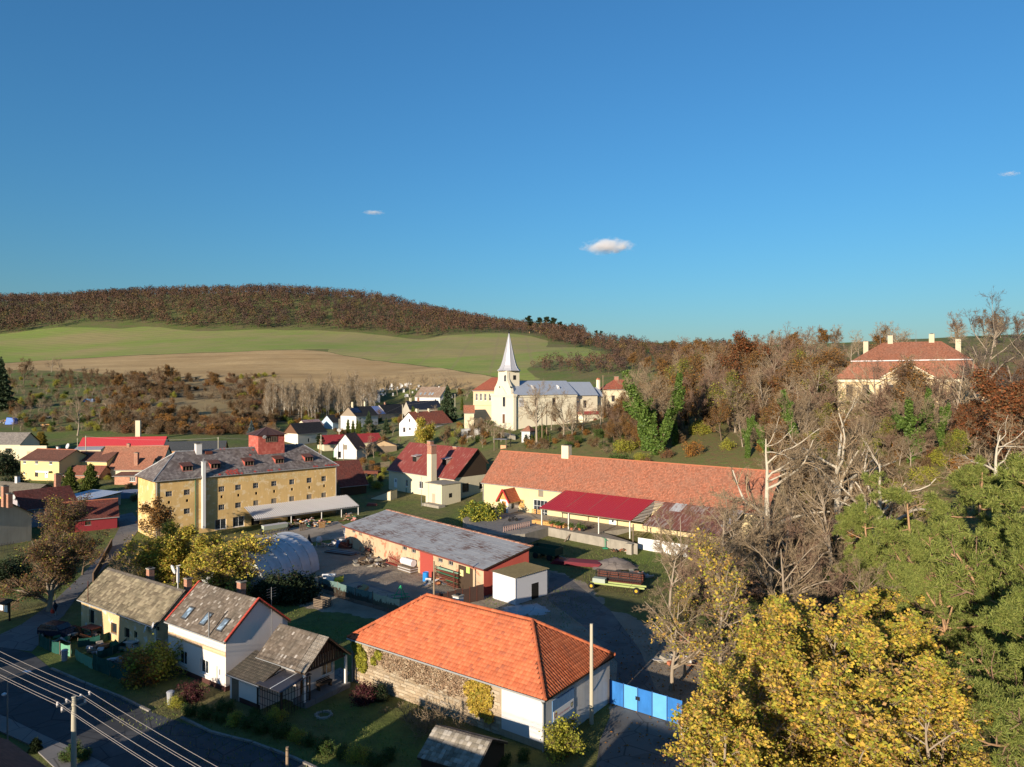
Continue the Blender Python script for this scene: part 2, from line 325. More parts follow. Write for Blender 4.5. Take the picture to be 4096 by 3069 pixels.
gme=npmesh('ground',np.c_[X,Y_,Z],FQ,[ground_mat()],smooth=True,attrs=dict(green=sdf(GREEN_P,X,Y_),brown=sdf(BROWN_P,X,Y_),farg=sdf(FARG_P,X,Y_),litter=LIT,dry=sdf(DRY_P,X,Y_),tilled=sdf(GARD_P,X,Y_),yard=sdf(YARD_P,X,Y_),wild=wild))
tag(link('ground',gme),kind='structure')
# ---------------------------------------------------------------- roads and other ground sheets
@cached
def asphalt(name,a,b,sc_=1.2):
    s=NT(name); n=s.noise(sc_,s.pos(),6); n2=s.noise(30,s.pos(),2); n3=s.noise(.15,s.pos(),5)
    c=s.mix(n,a,b); c=s.mix(s.math('MULTIPLY',n2,.35),c,dk(a,.4)); c=s.mix(s.ramp(n3,[(.5,0.),(.7,.45)]),c,dk(b,1.3)); vo=s.n('TexVoronoi',feature='DISTANCE_TO_EDGE'); vo.inputs['Scale'].default_value=.35; s.t.links.new(s.n('VectorMath',operation='ADD',i_0=s.pos(),i_1=s.n('TexNoise',i_Scale=.8).outputs['Color']).outputs[0],vo.inputs['Vector']); c=s.mix(s.ramp(vo.outputs['Distance'],[(.006,.75),(.014,0.)]),c,dk(a,.35)); pt=s.noise(.22,s.pos(),1); c=s.mix(s.ramp(pt,[(.60,0.),(.605,.5)]),c,dk(a,.7)); s.bump(n2,.3,.01); return s.fin(c,.9)
ASPH=asphalt('asphalt',(.05,.052,.056,1),(.085,.085,.088,1)); PAVE=asphalt('pavement_slabs',(.16,.15,.145,1),(.24,.225,.21,1)); GRAV=asphalt('gravel_drive',(.10,.094,.088,1),(.18,.168,.155,1),.5)
LANE=asphalt('lane_asphalt',(.12,.115,.115,1),(.2,.19,.18,1),.4); CONCS=asphalt('concrete_yard',(.26,.22,.17,1),(.36,.31,.25,1),.5); GRASSV=asphalt('verge_grass',(.05,.075,.015,1),(.11,.12,.035,1),3)
CONC2=asphalt('kerb_concrete',(.2,.18,.16,1),(.3,.27,.24,1),3)
def sheet(name,pts,eps,m,world=False,maxe=3.,kind='structure',thick=0):
    P=[tuple(p) for p in pts] if world else [tuple(GP(*p)[:2]) for p in pts]
    bm=bmesh.new(); vs=[bm.verts.new((x,y,0)) for x,y in P]; f=bm.faces.new(vs); f.normal_update()
    if f.normal.z<0: f.normal_flip()
    bmesh.ops.triangulate(bm,faces=bm.faces[:])
    for _ in range(7):
        es=[e for e in bm.edges if e.calc_length()>maxe]
        if not es:break
        bmesh.ops.subdivide_edges(bm,edges=es,cuts=1); bmesh.ops.triangulate(bm,faces=bm.faces[:])
    co=np.array([v.co[:2] for v in bm.verts]); zz=ground(co[:,0],co[:,1])+eps
    for v,z in zip(bm.verts,zz): v.co.z=z
    if thick:
        r=bmesh.ops.extrude_face_region(bm,geom=bm.faces[:]); 
        for g in r['geom']:
            if isinstance(g,bmesh.types.BMVert): g.co.z+=thick
        bmesh.ops.recalc_face_normals(bm,faces=bm.faces[:])
    me=bpy.data.meshes.new(name); bm.to_mesh(me); bm.free(); me.materials.append(m)
    return tag(link(name,me),kind=kind)
sheet('road',[(-900,2350),(0,2585),(126,2612),(202,2672),(325,2726),(488,2791),(629,2858),(844,2929),(1007,2970),(1170,3031),(1251,3068),(1420,3150),(1420,3900),(900,3600),(452,3075),(380,3037),(289,2994),(174,2943),(33,2874),(-200,2780),(-900,2560)],.012,ASPH)
sheet('lane',[(-200,2600),(0,2539),(87,2498),(210,2411),(348,2280),(413,2204),(453,2157),(478,2110),(470,2063),(530,2050),(556,2085),(554,2120),(514,2178),(449,2236),(300,2400),(253,2465),(174,2530),(156,2577),(127,2608),(0,2590)],.035,LANE)
sheet('pavement',[(-200,2785),(33,2877),(174,2946),(289,2997),(380,3040),(452,3080),(240,3095),(123,2985),(0,2930),(-200,2850)],.006,PAVE,thick=.11)
sheet('gravel_drive',[(2200,2290),(2262,2300),(2440,2440),(2560,2600),(2620,2750),(2720,2850),(2780,3100),(2380,3100),(2400,2960),(2455,2830),(2470,2650),(2330,2500),(2190,2400)],.010,GRAV)
sheet('concrete_yard',[(1010,2142),(1200,2105),(1350,2085),(1390,2110),(1420,2150),(1310,2160),(1180,2180),(1060,2180)],.03,CONCS)
sheet('slab_path',[(1370,2340),(1440,2325),(1620,2385),(1560,2420),(1430,2395)],.016,PAVE)
sheet('garden_path',[(1223,2745),(1260,2790),(1380,2720),(1400,2690),(1360,2670)],.010,PAVE)
KP=[(205,2676),(325,2728),(488,2793),(600,2848)],[(725,2872),(844,2931),(1007,2972),(1170,3033),(1251,3070),(1420,3152)]
for pts in KP:
    P=[GP(*q) for q in pts]; up_=[p+Vector((.13,.19,0)) for p in P]; 
    kb=MB(); rk=random.Random(3)
    root=tag(link('kerb',bpy.data.meshes.new('kerb')),kind='structure'); 
    for a,b in zip(P[:-1],P[1:]):
        n=int((b-a).length/.9)
        for i in range(n):
            q0,q1=a.lerp(b,i/n),a.lerp(b,(i+.96)/n); d=(q1-q0).normalized(); nn=Vector((-d.y,d.x,0)); kb.ob((q0+q1)/2+Vector((0,0,.06)),(q1-q0)/2,nn*.1,Vector((0,0,.08+.02*rk.random())))
    root.data=kb.mesh('kerb',CONC2)
# ---------------------------------------------------------------- buildings
def courses(mb,e0,e1,r1,r0,step=.33,lift=.035,mi=0,thick=.14,under=1):
    """a roof slope (eave e0-e1, ridge r0-r1) laid in courses, each a little proud of the one above it"""
    e0,e1,r0,r1=map(Vector,(e0,e1,r0,r1)); up=((r0+r1)/2-(e0+e1)/2); n=(e1-e0).cross(up)
    if n.length<1e-6:return
    n.normalize(); U=(e1-e0).normalized(); Vv=n.cross(U); ht=(r0-e0).dot(Vv); k=max(1,int(round(ht/step)))
    L=lambda t:e0.lerp(r0,t); Rr=lambda t:e1.lerp(r1,t); uv=lambda p:((p-e0).dot(U),(p-e0).dot(Vv))
    for j in range(k):
        a,b=j/k,(j+1)/k; A,B,C,D=L(a)+n*lift,Rr(a)+n*lift,Rr(b),L(b)
        if (C-D).length<1e-4: pts=[A,B,C]; 
        else: pts=[A,B,C,D]
        mb.poly(pts,mi,[uv(p) for p in pts])
        if lift>0: mb.poly([L(a),Rr(a),B,A],mi,[uv(p) for p in (L(a),Rr(a),B,A)])
    d=Vector((0,0,-thick)); mb.poly([e0+d,r0+d,r1+d,e1+d] if (r1-r0).length>1e-4 else [e0+d,r0+d,e1+d],under)
    for p,q in ((e0,e1),(e1,r1),(r1,r0),(r0,e0)):
        if (p-q).length>1e-4: mb.poly([p+d,q+d,q,p],under)
class Bld:
    def __init__(s,name,label,cat,x0,y0,rot,L,W,hw,hr,z0,ov=.3,hip=0,hb=None,rp=.5,wall=None,roof=None,gable=None,wins=(),drop=1.6,step=.33,lift=.03,group=None,under=None,ridge=None,gutter=True,noroof=False,hipb=None,openF=False):
        s.x0,s.y0,s.z0,s.rot,s.L,s.W,s.hw,s.hr,s.ov,s.rp=x0,y0,z0,R(rot),L,W,hw,hr,ov,rp; s.hb=hw if hb is None else hb; s.hip=hip
        s.c,s.s=math.cos(s.rot),math.sin(s.rot)
        s.e=empty(name,(x0,y0,z0),s.rot,label,cat,group)
        s.slF=(hr-hw)/(W*rp+ov) if W*rp+ov>0 else 0; s.slB=(hr-s.hb)/(W*(1-rp)+ov) if rp<1 else s.slF
        s.wtF=hw+ov*s.slF-.14; s.wtB=(s.hb+ov*s.slB-.14) if rp<1 else hr-ov*s.slF-.14
        s.wall=wall; s.gable=gable or wall
        s.wins=[]; 
        for q in wins: s.wins.append(s.spec(*q))
        s.mkwall(drop,openF)
        if not noroof: s.mkroof(roof,step,lift,under or WOODD,ridge,gutter)
        for q in s.wins: s.mkwin(*q)
    def loc(s,p):
        dx,dy=p[0]-s.x0,p[1]-s.y0; return Vector((dx*s.c+dy*s.s,-dx*s.s+dy*s.c,p[2]-s.z0))
    def wld(s,u,v,z): return Vector((s.x0+u*s.c-v*s.s,s.y0+u*s.s+v*s.c,s.z0+z))
    def ray(s,px,py): return s.loc((0,0,CH)),s.loc(((px-CX)/F,1,CH-(py-CY)/F))-s.loc((0,0,CH))
    def hit(s,px,py,p0,n):
        o,d=s.ray(px,py); p0,n=Vector(p0),Vector(n); return o+d*((p0-o).dot(n)/d.dot(n))
    def onF(s,px,py,v=0.): q=s.hit(px,py,(0,v,0),(0,1,0)); return q.x,q.z
    def onU(s,px,py,u): q=s.hit(px,py,(u,0,0),(1,0,0)); return q.y,q.z
    def onroof(s,px,py): return s.hit(px,py,(0,-s.ov,s.hw),(0,-s.slF,1))
    def spec(s,face,rect,style='w',z=None):
        """rect given as photo pixels (x0,y0,x1,y1) or, with face in lower case, as metres (u0,z0,u1,z1)"""
        if face.islower(): return (face.upper(),rect,style)
        x0,y0,x1,y1=rect; f={'F':lambda a,b:s.onF(a,b),'B':lambda a,b:s.onF(a,b,s.W),'R':lambda a,b:s.onU(a,b,s.L),'L':lambda a,b:s.onU(a,b,0)}[face]
        xm,ym=(x0+x1)/2,(y0+y1)/2; u0,u1=f(x0,ym)[0],f(x1,ym)[0]; za,zb=f(xm,y1)[1],f(xm,y0)[1]
        return (face,(min(u0,u1),za,max(u0,u1),zb),style)
    def frame(s,face):
        if face=='F':return lambda u,z,d=0:(u,d,z)
        if face=='B':return lambda u,z,d=0:(u,s.W-d,z)
        if face=='R':return lambda u,z,d=0:(s.L-d,u,z)
        return lambda u,z,d=0:(d,u,z)
    def mkwall(s,drop,openF):
        mb=MB(); hm=min(s.wtF,s.wtB)
        for face in 'FBRL':
            if face=='F' and openF: continue
            ln=s.L if face in 'FB' else s.W; top={'F':s.wtF,'B':s.wtB}.get(face,hm); P=s.frame(face)
            hs=[(r[0],max(r[1],-drop+.05),r[2],r[3]) for f,r,st in s.wins if f==face and r[3]<top-.03 and r[0]>.02 and r[2]<ln-.02 and st[0]!='x']
            us=sorted({0,ln}|{h[0] for h in hs}|{h[2] for h in hs}); zs=sorted({-drop,top}|{h[1] for h in hs}|{h[3] for h in hs})
            for i in range(len(us)-1):
                for j in range(len(zs)-1):
                    um,zm=(us[i]+us[i+1])/2,(zs[j]+zs[j+1])/2
                    if any(h[0]<um<h[2] and h[1]<zm<h[3] for h in hs): continue
                    a=[P(us[i],zs[j]),P(us[i+1],zs[j]),P(us[i+1],zs[j+1]),P(us[i],zs[j+1])]
                    mb.poly(a if face in 'FR' else a[::-1])
            for h in hs:
                dd=.22
                for (a,b) in (((h[0],h[1]),(h[2],h[1])),((h[2],h[1]),(h[2],h[3])),((h[2],h[3]),(h[0],h[3])),((h[0],h[3]),(h[0],h[1]))):
                    mb.poly([P(*a),P(*b),P(*b,dd),P(*a,dd)])
        s.hm=hm; s.e_wall=mb.obj('wall',s.wall,s.e)
        if s.hip==0:
            for face in 'RL':
                x=s.L if face=='R' else 0; g=MB()
                if s.rp<1: pts=[(x,0,hm),(x,s.W,hm)]+([(x,s.W,s.wtB)] if s.wtB>hm+.01 else [])+[(x,s.W*s.rp,s.hr-.14)]+([(x,0,s.wtF)] if s.wtF>hm+.01 else [])
                else: pts=[(x,0,hm),(x,s.W,hm),(x,s.W,s.wtB)]
                g.poly(pts if face=='R' else pts[::-1],0,[(p[1],p[2]) for p in (pts if face=='R' else pts[::-1])]); g.obj('gable',s.gable,s.e)
    def mkroof(s,roof,step,lift,under,ridge,gutter):
        L,W,o,h,hb,hr,hp=s.L,s.W,s.ov,s.hw,s.hb,s.hr,s.hip; mb=MB(); y=W*s.rp
        if hp==0:
            courses(mb,(-o,-o,h),(L+o,-o,h),(L+o,y if s.rp<1 else W+o,hr),(-o,y if s.rp<1 else W+o,hr),step,lift)
            if s.rp<1: courses(mb,(L+o,W+o,hb),(-o,W+o,hb),(-o,y,hr),(L+o,y,hr),step,lift)
        else:
            a,b=(hp,y,hr),(L-hp,y,hr)
            courses(mb,(-o,-o,h),(L+o,-o,h),b,a,step,lift); courses(mb,(L+o,W+o,h),(-o,W+o,h),a,b,step,lift)
            courses(mb,(L+o,-o,h),(L+o,W+o,h),b,b,step,lift); courses(mb,(-o,W+o,h),(-o,-o,h),a,a,step,lift)
            mb.poly([(-o,-o,h-.15),(-o,W+o,h-.15),(L+o,W+o,h-.15),(L+o,-o,h-.15)],1)
        s.roof=mb.obj('roof',[roof,under],s.e)
        if ridge:
            r=MB(); x0,x1=(hp,L-hp) if hp else (-o,L+o)
            r.cyl((x0,y,hr+.01),(x1,y,hr+.01),.11,.11,6)
            if hp:
                for (ex,ey,rx) in ((-o,-o,hp),(-o,W+o,hp),(L+o,-o,L-hp),(L+o,W+o,L-hp)): r.cyl((ex,ey,h+.02),(rx,y,hr+.01),.10,.10,6)
            r.obj('ridge_cap',ridge,s.e)
        if gutter:
            g=MB(); g.cyl((-o,-o-.06,h-.06),(L+o,-o-.06,h-.06),.07,.07,6); g.obj('gutter',GUT,s.e)
    def mkwin(s,face,r,st):
        P=s.frame(face); u0,z0,u1,z1=r; ln=s.L if face in 'FB' else s.W; top={'F':s.wtF,'B':s.wtB}.get(face,s.hm)
        proud=(r[3]>=top-.03) or st[0]=='x'; st=st.lstrip('x'); d0=-.05 if proud else .14
        if u1-u0<.05 or z1-z0<.05: return
        def bx(mb,a,b,c,d,da,db,mi=0):
            p=[P(a,b,da),P(c,b,da),P(c,d,da),P(a,d,da),P(a,b,db),P(c,b,db),P(c,d,db),P(a,d,db)]; mb.hexa([p[0],p[1],p[5],p[4],p[3],p[2],p[6],p[7]],mi)
        kind=st[0]; fm={'w':FRW,'b':FRB,'g':FRG,'d':FRB,'D':FRW,'o':None,'p':None,'v':FRB,'k':FRG,'G':FRW,'O':WOODN}.get(kind,FRW)
        if kind=='o':
            mb=MB(); bx(mb,u0+.01,z0+.01,u1-.01,z1-.01,d0+.05,d0+.02); mb.obj('opening',DARK,s.e); return
        if kind=='p':
            mb=MB(); bx(mb,u0+.01,z0+.01,u1-.01,z1-.01,d0-.02,d0+.04); mb.obj('boarded_window',BOARD,s.e); return
        fw=min(.09,(u1-u0)*.16); mb=MB(); bx(mb,u0,z0,u0+fw,z1,d0-.03,d0+.06); bx(mb,u1-fw,z0,u1,z1,d0-.03,d0+.06); bx(mb,u0+fw,z0,u1-fw,z0+fw,d0-.03,d0+.06); bx(mb,u0+fw,z1-fw,u1-fw,z1,d0-.03,d0+.06)
        if kind in 'dDO':
            bx(mb,u0+fw,z0+fw,u1-fw,z1-fw,d0+.0,d0+.05); o=mb.obj('door',fm,s.e)
            k=MB(); uc=(u0+u1)/2; bx(k,uc-.12*(u1-u0),z0+.55*(z1-z0),uc+.12*(u1-u0),z0+.85*(z1-z0),d0-.01,d0+.01); k.obj('pane',GLASS,o); return
        nv=int(st[1]) if len(st)>1 else 2; nh=int(st[2]) if len(st)>2 else 1; fb=fw*.6
        for i in range(1,nv):
            u=u0+(u1-u0)*i/nv; bx(mb,u-fb/2,z0+fw,u+fb/2,z1-fw,d0-.02,d0+.05)
        for j in range(1,nh):
            z=z0+(z1-z0)*j/nh; bx(mb,u0+fw,z-fb/2,u1-fw,z+fb/2,d0-.018,d0+.048)
        o=mb.obj('window',fm,s.e); k=MB(); bx(k,u0+fw,z0+fw,u1-fw,z1-fw,d0+.01,d0+.03); k.obj('pane',GLASSC if kind=='G' else GLASS,o)
        if not proud and kind in 'wbG':
            q=MB(); bx(q,u0-.05,z0-.06,u1+.05,z0-.005,-.06,.12); q.obj('sill',fm if kind!='b' else GUT,o)
    def part(s,mb,name,mats,smooth=False): return mb.obj(name,mats,s.e,smooth=smooth)
    def chimney(s,u,v,z0,z1,a=.55,b=.55,m=None,cap=CONC):
        mb=MB(); mb.box(u-a/2,u+a/2,v-b/2,v+b/2,z0,z1); mb.box(u-a/2-.06,u+a/2+.06,v-b/2-.06,v+b/2+.06,z1,z1+.1,1); mb.box(u-a/4,u+a/4,v-b/4,v+b/4,z1+.1,z1+.22,2)
        return mb.obj('chimney',[m or BRICK,cap,DARK],s.e)
    def chim(s,px,py_top,w_px,m=None,v=None,cap=CONC):
        """a chimney through the ridge: its top seen at a photo pixel"""
        v=s.W*s.rp if v is None else v; u,z=s.onF(px,py_top,v); a=max(.4,w_px*s.wld(u,v,z).y/F/1.2); return s.chimney(u,v,min(s.hr-1.2,z-1.5),z,a,a,m,cap)
def zz(ox,oy,k): return lambda *r:tuple((ox if i%2==0 else oy)+c/k for i,c in enumerate(r))
# individual roof coverings: the nearest 300 pieces are parts of their own, the rest one joined part
def lay(b,slopes,shape,tw,th,m,name,jit=.012,diag=False,thick=.02,nind=300,over=1.08):
    """slopes: list of (e0,e1,r1,r0) in the building's coordinates; shape: local piece verts in (u,v,n) and faces"""
    sv=np.array(shape[0],float); sf=[np.array([f for f in shape[1] if len(f)==k]) for k in (3,4)]; sf=[f for f in sf if len(f)]
    C=[];UU=[];VV=[];NN=[]
    for e0,e1,r1,r0 in slopes:
        e0,e1,r0,r1=map(Vector,(e0,e1,r0,r1)); up=((r0+r1)/2-(e0+e1)/2); n=(e1-e0).cross(up).normalized(); U=(e1-e0).normalized(); Vv=n.cross(U); ht=(r0-e0).dot(Vv); Lw=(e1-e0).length
        ul=(r0-e0).dot(U); ur=(r1-e0).dot(U); nr=int(ht/th)
        for j in range(nr+ (1 if diag else 0)):
            v=j*th; t=(v+th*.5)/ht
            if t>1: continue
            a=ul*t; c=Lw+(ur-Lw)*t; off=(tw/2 if (diag and j%2) else 0); k0=math.ceil((a-off)/tw); k1=math.floor((c-off)/tw)
            for k in range(k0,k1):
                u=off+k*tw
                C.append(e0+U*(u+tw/2)+Vv*v+n*.03); UU.append(U);VV.append(Vv);NN.append(n)
    C=np.array([tuple(p) for p in C]); UU=np.array([tuple(p) for p in UU]); VV=np.array([tuple(p) for p in VV]); NN=np.array([tuple(p) for p in NN])
    n=len(C); cl=b.loc((0,0,CH)); vis=((np.array(cl)-C)*NN).sum(1); d=np.linalg.norm(C-np.array(cl),axis=1)/np.where(vis>0,1,.01)
    rg=np.random.default_rng(3); an=rg.normal(0,jit,n); od=np.argsort(d); ind=od[:nind]; rest=od[nind:]
    me=npmesh(name,sv,[f for f in sf],[m])
    for i in ind:
        U,V_,N_=UU[i],VV[i],NN[i]; M=Matrix(((U[0],V_[0],N_[0],C[i][0]),(U[1],V_[1],N_[1],C[i][1]),(U[2],V_[2],N_[2],C[i][2]),(0,0,0,1)))@Matrix.Rotation(an[i],4,'Z')@Matrix.Rotation(an[i]*.7,4,'X')
        o=bpy.data.objects.new(name,me); COL.objects.link(o); o.parent=b.roof; o.matrix_local=M
    if not len(rest): return
    ca,sa=np.cos(an[rest])[:,None],np.sin(an[rest])[:,None]; U2=UU[rest]*ca+VV[rest]*sa; V2=VV[rest]*ca-UU[rest]*sa
    V=(C[rest][:,None,:]+sv[None,:,0,None]*U2[:,None,:]+sv[None,:,1,None]*V2[:,None,:]+sv[None,:,2,None]*NN[rest][:,None,:]).reshape(-1,3); k=len(sv)
    fs=[(f[None]+(np.arange(len(rest))*k)[:,None,None]).reshape(-1,f.shape[1]) for f in sf]
    o=link(name+'_field',npmesh(name+'_field',V,fs,[m]),b.roof); o['kind']='stuff'
def flat_tile(tw,th,t=.022,ov=1.12):
    a,b=tw*.485,th*ov
    return ([(-a,0,t),(a,0,t),(a,b,0),(-a,b,0),(-a,0,-.01),(a,0,-.01)],[(0,1,2,3),(4,5,1,0),(4,0,3),(5,2,1)])
def pan_tile(tw,th):
    a=tw/2; b=th*1.1; pr=[(-a,.0),(-a*.55,.045),(0,.055),(a*.4,.02),(a*.75,.0),(a*1.02,.01)]
    v=[(x,0,z+.03) for x,z in pr]+[(x,b,z) for x,z in pr]+[(x,0,z-.01) for x,z in pr]; k=len(pr)
    return (v,[(i,i+1,k+i+1,k+i) for i in range(k-1)]+[(2*k+i,2*k+i+1,i+1,i) for i in range(k-1)])
def diamond(t):
    a=t/2; return ([(0,-a*.02,.03),(a*.98,a,.018),(0,2*a*1.1,.0),(-a*.98,a,.018)],[(0,1,2,3)])
@cached
def slate(name):
    s=NT(name); i=s.math('FRACT',s.math('ADD',s.isl(),s.n('ObjectInfo').outputs['Random'])); c=s.ramp(i,[(0,(.10,.082,.078,1)),(.4,(.14,.118,.112,1)),(.8,(.19,.165,.155,1)),(1,(.24,.21,.19,1))]); n=s.noise(.8,s.pos(),6,.7); c=s.mix(s.ramp(n,[(.6,0.),(.66,.75)]),c,(.34,.31,.27,1)); n3=s.noise(.3,s.pos(),4); c=s.mix(s.ramp(n3,[(.5,0.),(.7,.5)]),c,(.1,.07,.05,1)); return s.fin(c,.8)
SLATE=slate('grey_slate')
# ======================= big ochre warehouse
zb=zz(500,1650,2.328)
up=[(378,733,442,783),(548,717,608,768),(870,687,930,738),(1026,672,1083,722),(1192,655,1246,705),(1362,638,1415,686),(1530,622,1580,670),(1692,607,1742,655),(1829,592,1875,640)]
vent=[(567,807,592,833),(890,772,912,798),(1046,757,1068,783),(1212,740,1235,765),(1380,720,1401,747),(1546,702,1567,727),(1708,685,1728,710),(1846,670,1865,696),(398,823,422,850)]
md=[(380,908,440,958),(548,893,608,944),(870,857,930,908),(1026,838,1083,888)]; bo=[(1195,818,1246,866),(1362,800,1415,846),(1530,780,1580,826),(1692,762,1742,806),(1829,746,1875,790)]
W=[('F',zb(*r),'g32') for r in up+md]+[('F',zb(*r),'o') for r in vent]+[('F',zb(*r),'p') for r in bo]+[('F',zb(838,993,945,1085),'w2'),('F',zb(1005,970,1112,1063),'w2'),('F',zb(1175,985,1257,1092),'o'),('F',zb(1515,955,1585,1085),'o')]
WH=Bld('warehouse','long ochre plaster warehouse with grey slate hip roof and red roof tower','warehouse',-60.92,121.12,42.5,34.2,9.97,10.06,14.35,.3,.4,4.88,wall=YEL,roof=SLATE,wins=W,lift=0,step=9,ridge=ZINC)
o_=.4; h_=WH.hw; y_=WH.W/2
lay(WH,[((-o_,-o_,h_),(WH.L+o_,-o_,h_),(WH.L-4.88,y_,14.35),(4.88,y_,14.35)),((-o_,WH.W+o_,h_),(-o_,-o_,h_),(4.88,y_,14.35),(4.88,y_,14.35)),((WH.L+o_,-o_,h_),(WH.L+o_,WH.W+o_,h_),(WH.L-4.88,y_,14.35),(WH.L-4.88,y_,14.35))],diamond(.62),.62,.31,SLATE,'slate',jit=.02,diag=True)
# replaced red slates
mb=MB(); nf=Vector((0,-WH.slF,1)).normalized(); rr=random.Random(4)
for (a,b,k) in [(880,580,1),(945,560,7),(1040,535,1),(1055,570,2),(1210,552,1),(1335,542,2),(1437,533,1),(1760,505,2),(1870,495,3),(1925,490,3),(890,342,2),(925,338,1),(1190,350,1),(1165,398,1),(650,355,1),(960,575,4)]:
    p0=WH.onroof(*zb(a,b))
    for q in range(k):
        p=p0+Vector(((q%4)*.62+(q//4)*.31,(q//4)*.3,0)); p.z=WH.hw+(p.y+WH.ov)*WH.slF; p+=nf*.075; du=Vector((.3,0,0)); dv=Vector((0,1,WH.slF)).normalized()*.3
        mb.poly([p-dv,p+du,p+dv,p-du])
WH.part(mb,'red_slate_patch',plain('red_slate',(.34,.06,.045,1)))
# white flue stack on the facade and green pipe
u0,z0=WH.onF(*zb(710,1045)); u1,_=WH.onF(*zb(738,1045)); _,zt=WH.onF(*zb(722,462),-.6); mb=MB(); mb.box(u0,u1,-.75,-.01,z0-.6,zt); mb.box(u0-.06,u1+.06,-.81,.05,zt,zt+.08); mb.cyl(((u0+u1)/2,-.38,zt+.08),((u0+u1)/2,-.38,zt+.5),.14,.14,8,1); WH.part(mb,'flue_stack',[WHITE,STEEL])
for zx,m_,nm_ in ((653,GREENP,'drainpipe'),(292,GUT,'drainpipe'),(1966,GUT,'drainpipe')):
    u,_=WH.onF(*zb(zx,800)); u=min(max(u,.12),WH.L-.12); mb=MB(); mb.cyl((u,-.12,.1),(u,-.12,WH.hw-.1),.07,.07,6); mb.cyl((u,-.12,WH.hw-.1),(u,-.42,WH.hw-.02),.06,.06,6); WH.part(mb,nm_,m_)
# ridge chimney
p=WH.onroof(*zb(684,378)); WH.chimney(p.x,WH.W/2-.4,13.2,15.6,1.0,1.0,WHITE)
mb=MB(); p=WH.onroof(*zb(775,375)); mb.box(p.x-.6,p.x+.6,p.y-.5,p.y+.4,p.z-.2,p.z+.3); WH.part(mb,'roof_hatch',RUST)
# tower
pz=zz(950,1650,4.424); q=WH.onroof(*pz(370,750)); vf=q.y; uL=q.x; uR,_=WH.onF(*pz(830,600),vf); _,zt=WH.onF(*pz(600,398),vf); vb=vf+4.6
mb=MB(); mb.box(uL,uR,vf,vb,WH.hw+1,zt); tw=WH.part(mb,'tower',plain('red_shingle_base',(.30,.065,.05,1)))
shm=islands('red_fibre_shingle',[(0,(.34,.075,.055,1)),(.5,(.40,.10,.075,1)),(1,(.46,.14,.105,1))],.8,.15,(.2,.1,.08,1))
mb=MB(); rg2=random.Random(9)
def shing(P,w_,h0,h1):
    k=int((h1-h0)/.42); n_=int(w_/.42)
    for j in range(k):
        z=h0+j*(h1-h0)/k
        for i in range(n_+1):
            a=max(0,(i-.5*(j%2))*w_/n_); b=min(w_,(i+1-.5*(j%2))*w_/n_)
            if b-a<.05: continue
            d=rg2.uniform(.02,.035); dz=(h1-h0)/k; mb.poly([P(a,z+.1,d+.015),P(a+(b-a)*.3,z,d+.02),P(b-(b-a)*.15,z,d+.02),P(b,z+.1,d+.015),P(b,z+dz*1.1,.005),P(a,z+dz*1.1,.005)])
zb0=q.z-.2
shing(lambda u,z,d:(uL+u,vf-d,z),uR-uL,zb0,zt); shing(lambda u,z,d:(uL-d,vb-u,z),vb-vf,zb0,zt); shing(lambda u,z,d:(uR+d,vf+u,z),vb-vf,zb0,zt); WH.part(mb,'tower_shingle',shm)
mb=MB(); e=.5; a=[(uL-e,vf-e,zt),(uR+e,vf-e,zt),(uR+e,vb+e,zt),(uL-e,vb+e,zt)]; ap=((uL+uR)/2,(vf+vb)/2,zt+1.5)
for i in range(4): mb.poly([a[i],a[(i+1)%4],ap])
mb.poly(a[::-1])
mb.cyl((ap[0],ap[1],ap[2]-.1),(ap[0],ap[1],ap[2]+.25),.08,.05,6)
BRMET=plain('brown_metal_sheet',(.075,.04,.032,1),.5,.25); WH.part(mb,'tower_roof',BRMET)
mb=MB()
for i in range(4):
    for t in (0,.33,.66): mb.bar(Vector(a[i]).lerp(Vector(a[(i+1)%4]),t)+Vector((0,0,.03)),Vector(ap)+Vector((0,0,.0)) if t==0 else Vector(a[i]).lerp(Vector(a[(i+1)%4]),t).lerp(Vector(ap),.9 if t==0 else .62),.06,.06)
WH.part(mb,'roof_seam',BRMET)
a0=WH.onF(*pz(500,518),vf); a1=WH.onF(*pz(692,425),vf); mb=MB(); mb.box(a0[0],a1[0],vf-.06,vf-.045,a0[1],a1[1]); tw_w=WH.part(mb,'window',DARK); mb=MB()
for i in range(7):
    u=a0[0]+(a1[0]-a0[0])*i/6; mb.box(u-.05,u+.05,vf-.12,vf-.07,a0[1]-.08,a1[1]+.08)
mb.box(a0[0]-.05,a1[0]+.05,vf-.12,vf-.07,a0[1]-.12,a0[1]-.02); mb.box(a0[0]-.05,a1[0]+.05,vf-.12,vf-.07,a1[1],a1[1]+.1); mb.obj('window_frame',WOODG,tw_w)
mb=MB(); c=WH.onF(*pz(466,435),vf); mb.cyl((c[0],vf-.35,c[1]),(c[0],vf-.3,c[1]+.03),.38,.38,12); mb.cyl((c[0],vf-.3,c[1]),(c[0],vf,c[1]-.3),.04,.04,5); WH.part(mb,'satellite_dish',WHITE)
